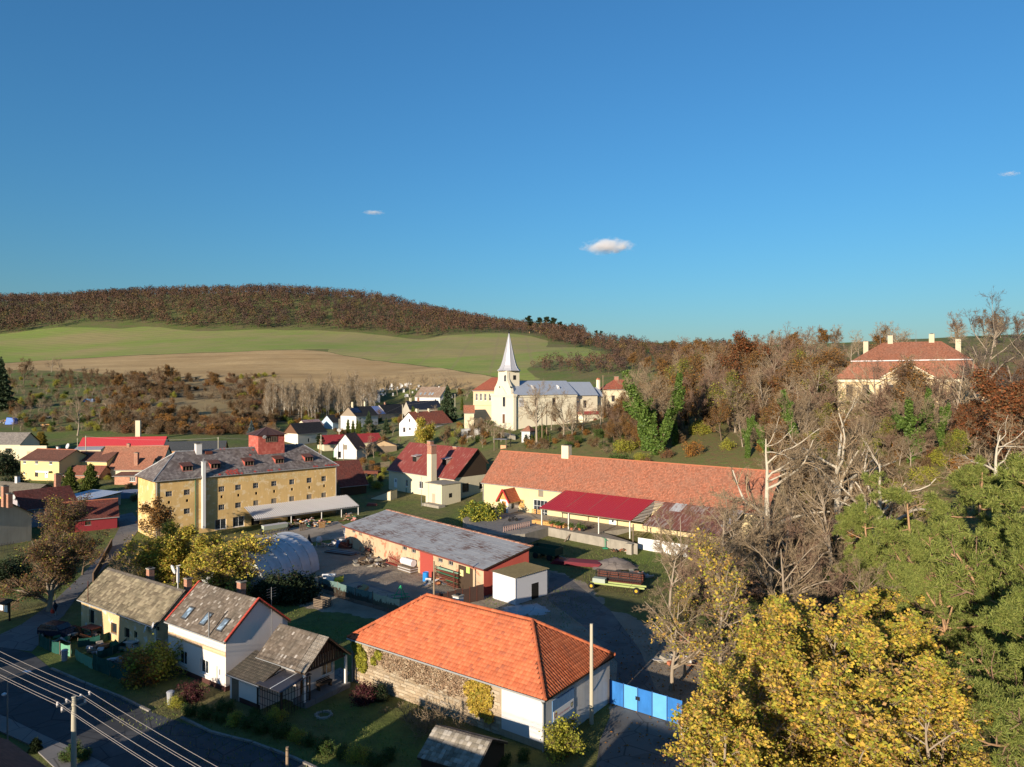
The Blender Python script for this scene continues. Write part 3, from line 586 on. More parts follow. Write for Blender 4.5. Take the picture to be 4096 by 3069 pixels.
# dormers
for (bx_,by_) in ((583,548),(845,525),(1157,500),(1440,478),(1713,458)):
    p=WH.onroof(*zb(bx_,by_)); w2=.85; hd=.95; dl=hd/(WH.slF-.25); mb=MB(); u,v,z=p
    mb.poly([(u-w2,v,z-.1),(u-w2,v,z+hd),(u-w2,v+dl,z+hd+.25*dl)]); mb.poly([(u+w2,v,z-.1),(u+w2,v+dl,z+hd+.25*dl),(u+w2,v,z+hd)]); mb.poly([(u-w2,v,z-.1),(u+w2,v,z-.1),(u+w2,v,z+.12),(u-w2,v,z+.12)])
    mb.poly([(u-w2,v+.12,z),(u+w2,v+.12,z),(u+w2,v+.12,z+hd),(u-w2,v+.12,z+hd)],1)
    for k in range(4): x=u-w2+(2*w2-.1)*k/3; mb.box(x,x+.1,v-.02,v+.06,z+.12,z+hd,2)
    d_=WH.part(mb,'dormer',[REDW,DARK,WOODG]); mb=MB(); e=.2; n_=14
    P=lambda i,t:(u-w2-e+(2*w2+2*e)*i/n_,v-.35+(dl+.45)*t,z+hd+.06-.35*.25+.25*(dl+.45)*t+(.05 if i%2 else 0))
    for i in range(n_): mb.poly([P(i,0),P(i+1,0),P(i+1,1),P(i,1)])
    mb.obj('dormer_roof',corrug('rusty_brown_sheet',(.09,.04,.032,1),(.17,.09,.06,1),.3),d_)
# painted lettering
def text(b,s_,u0,z0,u1,m,d=-.012,name='lettering',face='F',bold=0,z1=None,parent=None):
    cu=bpy.data.curves.new('t','FONT'); cu.body=s_; cu.size=1; cu.offset=bold; o=bpy.data.objects.new('t',cu); COL.objects.link(o); bpy.context.view_layer.update()
    me=bpy.data.meshes.new_from_object(o.evaluated_get(bpy.context.evaluated_depsgraph_get())); bpy.data.objects.remove(o)
    co=np.array([v.co for v in me.vertices]); wd=co[:,0].max()-co[:,0].min(); k=(u1-u0)/wd; P=b.frame(face); sl=0 if z1 is None else (z1-z0)/(u1-u0)
    for v in me.vertices: v.co=P(u0+(v.co.x-co[:,0].min())*k,z0+v.co.y*k+sl*(v.co.x-co[:,0].min())*k,d)
    me.materials.append(m); return link(name,me,parent or b.e)
ua,za=WH.onF(*zb(560,692)); ub,zc=WH.onF(*zb(1705,585)); LETT=plaster('faded_cream_paint',(.62,.5,.27,1),.3)
text(WH,'HOSPODÁŘSKÉ DRUŽSTVO KROMĚŘÍŽ. FILIÁL. HOŠTICE.',ua,(za+zc)/2-.05,ub,LETT,bold=.012)
# corrugated canopy along the warehouse
q0=WH.onF(*zb(1105,880)); q1=WH.onF(*zb(2065,765)); oL=WH.hit(*zb(1185,1000),(0,-5.0,0),(0,1,0)); oR=WH.hit(*zb(2180,866),(0,-5.0,0),(0,1,0))
CNP=empty('corrugated_canopy',WH.wld(q0[0],-2.5,0),WH.rot,'white corrugated lean-to canopy on the ochre warehouse sheltering junk','canopy')
zi=(q0[1]+q1[1])/2; zo=(oL.z+oR.z)/2; n_=220; mb=MB(); Ln=oR.x-q0[0]; T0=[]
for i in range(n_+1):
    x=Ln*i/n_; dz=.085*math.sin(i*math.pi/2.0+.3); T0.append((x,dz))
for i in range(n_):
    (x,dz),(x2,d2)=T0[i],T0[i+1]; mb.poly([(x,-2.5,zo+dz),(x2,-2.5,zo+d2),(x2,2.35,zi+d2),(x,2.35,zi+dz)])
mb.obj('sheet_roof',corrug('white_corrugated_sheet',(.45,.43,.42,1),None,0,.6),CNP)
mb=MB(); mb.box(0,Ln,-2.45,-2.3,zo-.28,zo-.1); mb.box(0,Ln,2.2,2.34,zi-.28,zi-.1); mb.obj('beam',STEEL,CNP)
for t in (0.33,.62,.82,.995):
    x=Ln*t; mb=MB(); mb.cyl((x,-2.35,-.5),(x,-2.35,zo-.28),.09,.09,8); mb.obj('post',plain('white_post',(.55,.53,.5,1)),CNP)
mb=MB(); x=Ln*.995; mb.cyl((x,2.25,-.5),(x,2.25,zi-.28),.09,.09,8); mb.obj('post',STEEL,CNP)
# ======================= dark red tiled barn behind the warehouse
TRED=tiles('dark_red_tiles',(.17,.045,.032,1),.25,.33,.3,.3); TOR=tiles('orange_clay_tiles',(.37,.135,.075,1),.22,.33,.3,.45,(.19,.12,.085,1)); TBR=tiles('brown_clay_tiles',(.26,.09,.055,1),.25,.33,.25,.25)
Bld('red_barn','dark red tiled barn beside the right end of the ochre warehouse','barn',-39.4,163.3,38.4,6.5,9.4,2.2,7.7,1.,.4,wall=WOODD,roof=TRED)
# ======================= house with rusty red metal roof and tall chimney
zj=zz(1450,1700,2.765)
RMET=corrug('red_brown_ribbed_metal',(.20,.045,.035,1),(.34,.19,.15,1),.22,.5,.1,.25,per=.9)
HB=Bld('distillery_house','cream house with rusty red metal roof, two dormers and tall plastered chimney','house',-29.7,171.31,-44.7,24.19,9.51,4.66,10.95,1.5,.45,rp=.69,hb=7.47,wall=CREAM,gable=WOODD,roof=RMET,lift=.02,step=1.9,
 wins=[('F',zj(345,585,383,690),'D'),('F',zj(475,605,500,680),'w2'),('F',zj(622,620,668,705),'w2'),('R',zj(1103,645,1178,740),'b33'),('R',zj(1292,632,1330,705),'o')])
mb=MB(); b0=HB.hit(*zj(870,885),(0,0,0.),(0,0,1)); b1=HB.hit(*zj(705,850),(0,0,0.),(0,0,1)); ux1=b0.x; ux0=b1.x; vy=(b0.y+b1.y)/2; vy=min(vy,-3.); _,zt=HB.onF(*zj(800,655),vy)
mb.box(ux0,ux1,vy,-.01,-1.2,zt); mb.box(ux0-.15,ux1+.15,vy-.15,-.01,zt,zt+.18,1); HB.part(mb,'annex',[CREAM,CONC])
mb=MB(); um=(ux0+ux1)/2; mb.box(um-.5,um+.5,vy-.03,vy+.05,0,2.1); HB.part(mb,'door',wood('pale_old_door',(.4,.3,.22,1)))
mb=MB(); mb.box(ux1+.003,ux1+.03,vy*.55-.4,vy*.55+.4,1.3,2.2); HB.part(mb,'window',DARK)
mb=MB(); mb.box(um-1.6,ux1+1.2,vy-1.8,vy-.02,-.6,.12); HB.part(mb,'doorstep',CONC)
cu,_=HB.onF(*zj(767,600),vy*.35); _,zt2=HB.onF(*zj(767,232),vy*.35); _,zbr=HB.onF(*zj(767,320),vy*.35); mb=MB(); a=.75; mb.box(cu-a,cu+a,vy*.35-a,vy*.35+a,zt-.2,zbr); mb.box(cu-a+.02,cu+a-.02,vy*.35-a+.02,vy*.35+a-.02,zbr,zt2,1); mb.box(cu-a-.05,cu+a+.05,vy*.35-a-.05,vy*.35+a+.05,zt2,zt2+.2,1); HB.part(mb,'tall_chimney',[CREAM,BRICK])
for a,b in ((750,180),(1035,240)):
    u,z=HB.onF(*zj(a,b),HB.W*HB.rp); HB.chimney(u,HB.W*HB.rp,9.5,z,1.3,1.0)
for a,b in ((575,405),(905,440)):
    p=HB.onroof(*zj(a,b)); u,v,z=p; mb=MB(); w2=.75; hd=1.25; dl=hd/(HB.slF-.1)
    mb.poly([(u-w2,v,z-.1),(u-w2,v,z+hd),(u-w2,v+dl,z+hd+.1*dl)]); mb.poly([(u+w2,v,z-.1),(u+w2,v+dl,z+hd+.1*dl),(u+w2,v,z+hd)]); mb.poly([(u-w2,v,z-.1),(u+w2,v,z-.1),(u+w2,v,z+hd),(u-w2,v,z+hd)],1); mb.hexa([(u-w2-.2,v-.3,z+hd),(u+w2+.2,v-.3,z+hd),(u+w2+.2,v+dl,z+hd+.1*dl+.1),(u-w2-.2,v+dl,z+hd+.1*dl+.1),(u-w2-.2,v-.3,z+hd+.12),(u+w2+.2,v-.3,z+hd+.12),(u+w2+.2,v+dl,z+hd+.1*dl+.22),(u-w2-.2,v+dl,z+hd+.1*dl+.22)],2); HB.part(mb,'dormer',[GREYP,DARK,corrug('pale_ribbed_sheet',(.4,.35,.33,1),(.2,.08,.06,1),.3)])
# ======================= long barn
zk=zz(1900,1750,1.843)
LB=Bld('long_barn','long cream barn with orange tiled roof on the terrace','barn',-5.74,142.78,-38.4,56.4,11.9,4.66,10.66,2.4,.4,wall=plaster('barn_cream_plaster',(.58,.47,.27,1),.35),roof=TOR,ridge=TERRA,
 wins=[('F',zj(1732,825,1790,915),'O'),('F',zj(1945,718,2000,795),'p'),('F',zj(1888,830,2045,1035),'w43'),('F',zk(985,600,1040,660),'D'),('F',zk(680,560,700,600),'g11')])
u,z=LB.onF(*zk(675,60),LB.W/2); LB.chimney(u,LB.W/2,10,z,1.6,1.2,CREAM)
# sagging old plaster stretch, quoin lines, drainpipe
mb=MB(); mb.cyl((.1,-.15,-.2),(.1,-.15,4.3),.08,.08,6); mb.cyl((.1,-.15,4.3),(-.2,-.45,4.6),.08,.08,6); LB.part(mb,'drainpipe',GUT)
# porch
p0=LB.hit(*zj(1440,980),(0,0,0),(0,0,1)); p1=LB.hit(*zj(1590,980),(0,0,0),(0,0,1)); ux0,ux1,vy=p0.x,p1.x,min(p0.y,p1.y,-2.2); vy=max(vy,-3.2); _,zt=LB.onF(*zj(1590,828),vy); _,zr=LB.onF(*zj(1490,705),vy-.3)
PORCH=plaster('porch_white',(.66,.64,.6,1),.15); mb=MB(); mb.box(ux0,ux1,vy,-.005,-.3,zt); uc=(ux0+ux1)/2; mb.poly([(ux0,vy,zt),(ux1,vy,zt),(uc,vy,zr-.25)],1); po=LB.part(mb,'porch',[PORCH,WOODN])
mb=MB(); e=.55; eh=zt-.45
courses(mb,(ux1+e,vy-e,eh),(ux1+e,.0,eh),(uc,.0,zr),(uc,vy-e,zr),.33,.03); courses(mb,(ux0-e,.0,eh),(ux0-e,vy-e,eh),(uc,vy-e,zr),(uc,.0,zr),.33,.03); mb.obj('porch_roof',[tiles('bright_orange_tiles',(.45,.12,.05,1),.25,.33,.15,.1),WOODN],po)
mb=MB(); 
for sx in (ux0-e,ux1+e): mb.bar((sx,vy-e-.03,eh+.02),(uc,vy-e-.03,zr+.05),.06,.3)
mb.obj('red_bargeboard',REDP,po)
mb=MB(); mb.box(uc-.55,uc+.45,vy-.04,vy+.02,0,2.15); d_=mb.obj('porch_door',wood('orange_wood_door',(.4,.16,.05,1),.15),po); mb=MB(); mb.box(uc-.12,uc+.05,vy-.06,vy-.043,.6,1.8); mb.obj('door_pane',GLASS,po)
mb=MB(); mb.box(ux1+.003,ux1+.05,vy*.6-.35,vy*.6+.35,.7,2.1); mb.obj('side_window',GLASS,po)
mb=MB(); mb.box(uc-1.4,uc+1.3,vy-1.0,vy-.02,-.5,-.02); mb.box(uc-1.8,uc+1.7,vy-1.5,vy-1.0,-.7,-.22); LB.part(mb,'porch_steps',plaster('sandstone_step',(.42,.26,.15,1),.4))
def ZP(px,py,z):
    Y=(CH-z)*F/(py-CY); return Vector(((px-CX)/F*Y,Y,z))
def prism(name,poly,z0,z1,mats,parent=None,loc=(0,0,0),side=1):
    mb=MB(); P=[Vector((p[0]-loc[0],p[1]-loc[1],0)) for p in poly]; a=sum(P[i-1].x*P[i].y-P[i].x*P[i-1].y for i in range(len(P)))
    if a<0:P=P[::-1]
    mb.poly([(p.x,p.y,z1-loc[2]) for p in P]); n=len(P)
    for i in range(n):
        p,q=P[i],P[(i+1)%n]; l=(q-p).length; mb.poly([(p.x,p.y,z0-loc[2]),(q.x,q.y,z0-loc[2]),(q.x,q.y,z1-loc[2]),(p.x,p.y,z1-loc[2])],side,[(0,0),(l,0),(l,z1-z0),(0,z1-z0)])
    return mb.obj(name,mats,parent,loc)
# terrace in front of the long barn
edge=[ZP(*p,2.3) for p in ((1851,2076),(1868,2108),(1942,2131),(2010,2142),(2100,2136),(2158,2120),(2193,2110),(2312,2133),(2430,2154),(2550,2176))]
back=[LB.wld(34,-.0,0),LB.wld(0,.0,0)]
tag(prism('terrace',edge+[LB.wld(31.5,-6.6,0)]+back,-1,2.33,[CONCS,CONC]),'old concrete terrace with a stained retaining wall below the long barn','terrace')
tag(prism('paved_patio',[ZP(*p,2.34) for p in ((1875,2098),(1945,2120),(2010,2128),(2110,2115),(2165,2095),(2110,2062),(1990,2060))],2.0,2.345,[PAVE,PAVE]),kind='structure')
# red sheet canopy
K=lambda *r:zk(*r); a0=LB.onF(*K(640,384),-.35); a1=LB.onF(*K(1290,461),-.35); pb=LB.hit(*K(543,640),(0,0,-.07),(0,0,1)); pe=LB.hit(*K(1190,768),(0,0,-.07),(0,0,1)); vo=(pb.y+pe.y)/2-.35
c0=LB.hit(*K(497,524),(0,vo,0),(0,1,0)); c1=LB.hit(*K(1185,620),(0,vo,0),(0,1,0)); zi=(a0[1]+a1[1])/2; zo=(c0.z+c1.z)/2; ul,ur=(a0[0]+c0.x)/2,(a1[0]+c1.x)/2
RC=empty('red_canopy',LB.wld(ul,-.35,0),LB.rot,'bright red profiled sheet canopy on posts in front of the long barn','canopy'); mb=MB(); n_=150; Ln=ur-ul; wv=vo+.35
for i in range(n_):
    x,x2=Ln*i/n_,Ln*(i+1)/n_; d0,d1=[.035*(1 if (j%4)<2 else 0) for j in (i,i+1)]; mb.poly([(x,wv,zo+d0),(x2,wv,zo+d1),(x2,0,zi+d1),(x,0,zi+d0)])
REDS=plain('red_profiled_sheet',(.33,.022,.03,1),.42,.08); mb.obj('sheet_roof',REDS,RC)
mb=MB(); mb.box(.2,Ln-.2,wv+.3,wv+.45,zo-.22,zo-.05); mb.box(.2,Ln-.2,-.2,-.05,zi-.25,zi-.08)
for i in range(9): x=.3+(Ln-.6)*i/8; mb.bar((x,wv+.1,zo-.03),(x,-.1,zi-.06),.08,.1)
mb.obj('rafter',WOODG,RC)
for t in (.02,.33,.66,.98):
    mb=MB(); mb.box(Ln*t-.08,Ln*t+.08,wv+.3,wv+.46,-.07,zo-.22); mb.obj('post',plain('pale_post',(.6,.56,.5,1)),RC)
# plank-roofed bay and patched rusty canopy further along the barn
RS=empty('rusty_canopy',LB.wld(ur+.1,-.4,0),LB.rot,'patched rusty sheet canopy with loose pale boards beside the red canopy','canopy'); rs_=random.Random(5)
for i in range(16):
    t=i/16; mb=MB(); mb.ob((.8,wv*t*.97-.2,zi-.15+(zo-zi)*t),(.95,0,.03*rs_.uniform(-1,1)),(0,.14,0),(0,0,.02)); mb.obj('board',wood('pale_boards',(.42,.36,.30,1),.2),RS)
for i in range(7):
    for j in range(3):
        x=1.9+i*1.9; t0,t1=j/3,(j+1)/3; zA=zi-.1; mb=MB(); zs=lambda t:zA+(zo-.5-zA)*t+.02*(i%2)+.02*(2-j); mb.poly([(x,wv*t1,zs(t1)),(x+1.95,wv*t1,zs(t1)),(x+1.95,wv*t0,zs(t0)+.02),(x,wv*t0,zs(t0)+.02)],0,[(x,wv*t1),(x+1.95,wv*t1),(x+1.95,wv*t0),(x,wv*t0)])
        mb.obj('roof_sheet',[corrug('rust_sheet',(.16,.06,.04,1),(.28,.2,.17,1),.4),corrug('pale_zinc_sheet',(.42,.42,.42,1),(.2,.08,.05,1),.35),corrug('mixed_sheet',(.3,.24,.21,1),(.13,.05,.03,1),.6)][rs_.choice([0,0,1,2])],RS)
for x in (.2,5,10,15):
    mb=MB(); mb.box(x-.08,x+.08,wv+.2,wv+.36,-1.2,zo-.55); mb.obj('post',WOODG,RS)
mb=MB(); mb.box(1.0,9.5,wv+.4,wv+.5,-1.6,.3); mb.obj('white_panel',plain('white_board',(.62,.6,.57,1)),RS)
# ======================= fire station
zh=zz(1350,2300,1.923)
STONE=plaster('rubble_stone_wall',(.36,.28,.19,1),.8,scale=1.5)
FS=Bld('fire_station','fire station with bright orange hipped tile roof, stone front and white gable end','fire station',-14.46,64.5,-36.3,20.85,9.95,3.92,7.35,0,.35,4.49,wall=STONE,roof=tiles('fs_underlay',(.2,.06,.03,1)),lift=0,step=9,drop=.6,
 wins=[('R',zh(1650,850,1818,1130),'xo'),('R',zh(1885,915,1912,980),'o')])
PT=islands('orange_pantile',[(0,(.36,.088,.034,1)),(.45,(.44,.118,.048,1)),(.85,(.50,.145,.062,1)),(1,(.29,.08,.04,1))],.75,.42,(.19,.07,.04,1))
e=.35; hh=FS.hw; y2=FS.W/2; rl=(4.49,y2,7.35); rr_=(FS.L-4.49,y2,7.35)
lay(FS,[((-e,-e,hh),(FS.L+e,-e,hh),rr_,rl),((FS.L+e,-e,hh),(FS.L+e,FS.W+e,hh),rr_,rr_),((FS.L+e,FS.W+e,hh),(-e,FS.W+e,hh),rl,rr_),((-e,FS.W+e,hh),(-e,-e,hh),rl,rl)],pan_tile(.3,.36),.3,.36,PT,'pantile',jit=.008)
mb=MB()
for a,b in ((rl,rr_),((-e,-e,hh),rl),((FS.L+e,-e,hh),rr_),((FS.L+e,FS.W+e,hh),rr_),((-e,FS.W+e,hh),rl)):
    a,b=Vector(a)+Vector((0,0,.09)),Vector(b)+Vector((0,0,.09)); k=int((b-a).length/.38)
    for i in range(k): p,q=a.lerp(b,i/k),a.lerp(b,(i+1.12)/k); mb.cyl(p,q,.145,.115,7)
FS.part(mb,'ridge_tile',PT)
# stones of the front wall, nearest as parts, and the white rendered stretch at the corner
uw,_=FS.onF(*zh(1265,1000)); rs_=random.Random(2); SM=islands('wall_stone',[(0,(.27,.20,.125,1)),(.4,(.36,.28,.19,1)),(.8,(.42,.35,.25,1)),(1,(.3,.25,.2,1))],.95,.2)
mb=MB(); cnt=0; z=-.05; stm=[]
for i in range(12):
    m_=MB(); w_,h_=.28+.05*(i%4),.13; a=[]; 
    for sx,sy in ((-1,-1),(1,-1),(1,1),(-1,1)): a.append((sx*w_*rs_.uniform(.78,1),sy*h_*rs_.uniform(.75,1)))
    m_.poly([(x*.9,-.05-rs_.uniform(0,.02),y*.9) for x,y in a]); 
    for k in range(4): p,q=a[k],a[(k+1)%4]; m_.poly([(p[0],.0,p[1]),(q[0],.0,q[1]),(q[0]*.9,-.05,q[1]*.9),(p[0]*.9,-.05,p[1]*.9)])
    stm.append(m_.mesh('stone',SM))
while z<3.5:
    u=.1+rs_.uniform(0,.3)
    while u<uw-.4:
        st=link('stone',rs_.choice(stm),FS.e_wall,(u+.3,.005,z+.16),(0,rs_.uniform(-.06,.06),0)); u+=rs_.uniform(.56,.8); cnt+=1
        if cnt>=300:break
    z+=.28
    if cnt>=300:break
mb=MB(); mb.box(uw,FS.L-.002,-.05,.02,.55,3.75); FS.part(mb,'white_render',WHITE)
mb=MB(); mb.box(FS.L-.01,FS.L+.05,-.048,FS.W+.002,-.1,3.76); FS.part(mb,'end_render',plaster('dirty_white_render',(.55,.55,.55,1),.7))
v0,z0=FS.onU(*zh(1650,1100),FS.L+.06); v1,z1=FS.onU(*zh(1818,860),FS.L+.06); v0=max(v0,.35); zt=3.3; mb=MB()
for i in range(4):
    a=v0+(v1-v0)*i/4; b=v0+(v1-v0)*(i+1)/4; mb.box(FS.L+.055,FS.L+.10,a+.015,b-.015,.05,zt)
gd=FS.part(mb,'garage_door',plain('grey_blue_door',(.10,.2,.36,1),.6))
mb=MB(); sv0,sv1=v0+.12,v1-.1; sz=1.75; mb.box(FS.L+.102,FS.L+.125,sv0,sv1,sz,sz+.72); sg=FS.part(mb,'sign_board',plain('sign_white',(.7,.7,.7,1),.5,.03))
tm=text(FS,'HASIČSKÁ ZBROJNICE',sv0+.62,sz+.22,sv1-.62,plain('sign_red',(.5,.02,.03,1)),d=-.14,face='R',name='sign_lettering',parent=sg)
for (a,cc) in ((sv0+.3,(.35,.03,.04,1)),(sv1-.3,(.08,.08,.1,1))):
    mb=MB(); x=FS.L+.13; mb.poly([(x,a-.18,sz+.55),(x,a-.18,sz+.3),(x,a,sz+.12),(x,a+.18,sz+.3),(x,a+.18,sz+.55)][::-1]); mb.poly([(x+.004,a-.11,sz+.48),(x+.004,a-.11,sz+.32),(x+.004,a,sz+.2),(x+.004,a+.11,sz+.32),(x+.004,a+.11,sz+.48)][::-1],1); mb.obj('crest',[plain('crest%d'%int(a*10),cc),plain('crest_inner',(.6,.55,.3,1))],sg)
for u,m_ in ((FS.L+.03,GUT),(.1,GUT)):
    mb=MB(); mb.cyl((u,-.14,.0),(u,-.14,3.5),.06,.06,6); mb.cyl((u,-.14,3.5),(u,-.4,3.85),.06,.06,6); FS.part(mb,'drainpipe',m_)
FS.chimney(*FS.hit(*zh(928,185),(0,FS.W/2+1.2,0),(0,1,0)).xy,5.5,7.5,.7,.7,WHITE)
# ======================= street row
ze=zz(0,2150,2.761); zf=zz(600,2250,2.761)
ROW_ROT=-34.6
OT=islands('old_grey_tile',[(0,(.10,.08,.055,1)),(.5,(.17,.14,.095,1)),(1,(.26,.22,.15,1))],.95,.6,(.06,.055,.035,1),.9); OT2=islands('weathered_brown_tile',[(0,(.085,.066,.052,1)),(.5,(.125,.1,.078,1)),(.9,(.17,.14,.115,1)),(1,(.36,.33,.3,1))],.95,.55,(.055,.05,.04,1),.7)
UL=tiles('tile_underlay',(.12,.1,.08,1),dirt=.5)
R1=Bld('old_row_house','derelict low house with peeling cream plaster and sagging grey tile roof','house',-47.57,78.41,ROW_ROT,15.3,5.9,3.18,6.07,0,.25,wall=PEEL,roof=UL,lift=0,step=9,drop=.5,
 wins=[('F',ze(985,800,1040,950),'o'),('F',ze(1225,945,1290,1060),'b1'),('F',ze(1375,1000,1430,1110),'o'),('F',ze(1480,1040,1515,1110),'o'),('F',ze(1245,820,1270,850),'o'),('F',ze(1385,870,1410,905),'o'),('F',ze(1500,912,1525,945),'o'),('F',ze(1715,990,1738,1030),'o'),('F',ze(1680,1125,1750,1200),'b2')])
def sl(b): e=b.ov; return [((-e,-e,b.hw),(b.L+e,-e,b.hw),(b.L+e,b.W*b.rp,b.hr),(-e,b.W*b.rp,b.hr)),((b.L+e,b.W+e,b.hb),(-e,b.W+e,b.hb),(-e,b.W*b.rp,b.hr),(b.L+e,b.W*b.rp,b.hr))]
lay(R1,sl(R1),flat_tile(.34,.36,.05),.34,.36,OT,'roof_tile',jit=.03)
mb=MB(); mb.bar((2.2,-.3,3.3),(2.2,-.3,5.6),.06); mb.cyl((2.2,-.3,5.6),(2.9,-.6,5.75),.02,.02,5); R1.part(mb,'wire_bracket',RUST)
for a,b in ((1660,345),(2075,455)): R1.chim(*ze(a,b),26,BRICK,v=R1.W*.75)
mb=MB(); q=R1.onroof(*ze(1965,560)); mb.cyl((q.x,q.y,q.z),(q.x,q.y,q.z+1.6),.05,.05,6); mb.box(q.x-.1,q.x+.1,q.y-.1,q.y+.1,q.z+.6,q.z+2.2); mb.cyl((q.x-.5,q.y-.25,q.z+1.9),(q.x-.48,q.y-.15,q.z+1.93),.5,.45,14); mb.bar((q.x,q.y,q.z+1.7),(q.x-.5,q.y-.2,q.z+1.9),.06); mb.bar((q.x-.4,q.y,q.z+2.2),(q.x+.5,q.y,q.z+2.45),.05); R1.part(mb,'antenna_mast',WHITE)
R2=Bld('white_row_house','white terraced house with peach band, skylights and red verge tiles','house',-32.73,67.6,-35.2,9.36,6.5,4.37,7.35,0,.2,wall=PINKW,roof=UL,lift=0,step=9,drop=.5,gutter=True,
 wins=[('F',zf(320,975,408,1130),'w2'),('F',zf(555,1075,645,1230),'w2'),('F',zf(735,1150,775,1370),'D')])
lay(R2,sl(R2),flat_tile(.22,.30,.03),.22,.30,OT2,'roof_tile',jit=.015)
mb=MB(); mb.box(.0,R2.L-.0,-.02,.01,3.0,3.42); R2.part(mb,'peach_band',BAND)
mb=MB(); mb.box(-.01,R2.L+.03,-.035,.01,-.3,.42); mb.box(R2.L,R2.L+.035,-.03,R2.W,-.3,.42); R2.part(mb,'plinth',PLINTH)
for x in (-R2.ov+.05,R2.L+R2.ov-.05):
    mb=MB()
    for (ya,za,yb,zb_) in ((-.2,R2.hw,R2.W/2,R2.hr),(R2.W+.2,R2.hw,R2.W/2,R2.hr)):
        k=14
        for i in range(k): p=Vector((x,ya,za+.1)).lerp(Vector((x,yb,zb_+.1)),i/k); q=Vector((x,ya,za+.1)).lerp(Vector((x,yb,zb_+.1)),(i+.95)/k); mb.bar(p+Vector((0,0,.02)),q,.2,.09)
    R2.part(mb,'verge_tile',islands('red_verge',[(0,(.38,.05,.035,1)),(1,(.48,.08,.05,1))],.7,.1))
for a,b in ((425,565),(625,630),(815,695)):
    p=R2.onroof(*zf(a,b)); n=Vector((0,-R2.slF,1)).normalized(); U=Vector((1,0,0)); V_=n.cross(U); mb=MB(); mb.ob(p+n*.08,U*.42,V_*.65,n*.07); f_=R2.part(mb,'skylight',plain('skylight_frame',(.06,.06,.06,1),.5)); mb=MB(); mb.ob(p+n*.155,U*.32,V_*.52,n*.006); mb.obj('pane',glassm('sky_glass',(.12,.16,.2,1)),f_)
p=R2.onroof(*zf(650,820)); mb=MB(); mb.cyl((p.x,p.y,p.z-.1),(p.x,p.y,p.z+2.2),.07,.07,8); R2.part(mb,'flue_pipe',STEEL)
p=R2.onU(*zf(1330,780),R2.L); mb=MB(); mb.cyl((R2.L+.15,p[0],p[1]-.8),(R2.L+.15,p[0],p[1]+4.3),.03,.03,6)
for k in range(4): mb.bar((R2.L+.15,p[0]-.5,p[1]+3.4+k*.25),(R2.L+.15,p[0]+.5,p[1]+3.4+k*.25),.02)
R2.part(mb,'antenna_mast',STEEL); R2.chim(*zf(1010,215),30,BRICK,v=R2.W*.8)
for b_,(a,c) in ((R1,(1610,1010)),(R1,(1850,1030))):
    u,z=b_.onF(*ze(a,c),-.35); u=min(u,b_.L+.2); mb=MB(); mb.cyl((u,-.4,z),(u-.03,-.46,z+.02),.36,.33,14); mb.bar((u,-.36,z),(u,-.0,z-.1),.05); b_.part(mb,'satellite_dish',WHITE)
# low cottage with wooden gable and lean-to
CT=Bld('low_cottage','low cottage with mossy tile roof, dark wooden gable and small porch','cottage',-21.88,62.41,-33.5,4.3,4.3,2.6,4.85,.4,.4,wall=PINKW,gable=WOODD,roof=UL,lift=0,step=9,drop=.6,
 wins=[('R',zf(1895,1085,2025,1240),'w2'),('r',(.5,.0,1.35,2.0),'d')])
lay(CT,sl(CT),flat_tile(.22,.30,.03),.22,.30,OT2,'roof_tile',jit=.015)
mb=MB(); mb.box(CT.L+.02,CT.L+1.6,-.3,CT.W+.4,-.7,.05); CT.part(mb,'porch_floor',PAVE)
for v in (-.2,CT.W+.1): mb=MB(); mb.box(CT.L+1.25,CT.L+1.42,v-.1,v+.1,.05,2.5); CT.part(mb,'porch_post',PORCH)
mb=MB(); e=.45; o1=CT.L+.45; o2=CT.L+1.7
courses(mb,(o1,-e,CT.hw),(o2,-e,CT.hw),(o2,CT.W/2,CT.hr),(o1,CT.W/2,CT.hr),.3,.03); courses(mb,(o2,CT.W+e,CT.hw),(o1,CT.W+e,CT.hw),(o1,CT.W/2,CT.hr),(o2,CT.W/2,CT.hr),.3,.03); CT.part(mb,'porch_roof',[tiles('cottage_porch_tiles',(.2,.165,.13,1),.22,.3,.25,.3,(.3,.28,.24,1)),WOODD])
mb=MB(); mb.box(CT.L+1.3,CT.L+1.38,.0,CT.W,2.45,2.6)
for i in range(14): v=.3+i*(CT.W-.6)/13; hh_=min(v,CT.W-v)*.85; mb.box(CT.L+1.3,CT.L+1.34,v-.1,v+.1,2.6,2.62+max(.1,hh_))
CT.part(mb,'gable_boarding',WOODD)
mb=MB()
for i in range(3): mb.box(CT.L+.35+.0,CT.L+.75,1.9,3.4,.45+i*.0,.6) if i==0 else mb.box(CT.L+.33,CT.L+.38,1.9,3.4,.5+i*.14,.58+i*.14)
for v in (2.0,3.3): mb.box(CT.L+.36,CT.L+.74,v-.04,v+.04,.05,.46)
bn=mb.obj('bench',WOODD); bn.parent=None; bn.location=CT.e.location; bn.rotation_euler=CT.e.rotation_euler; tag(bn,'dark wooden bench below the cottage window','bench')
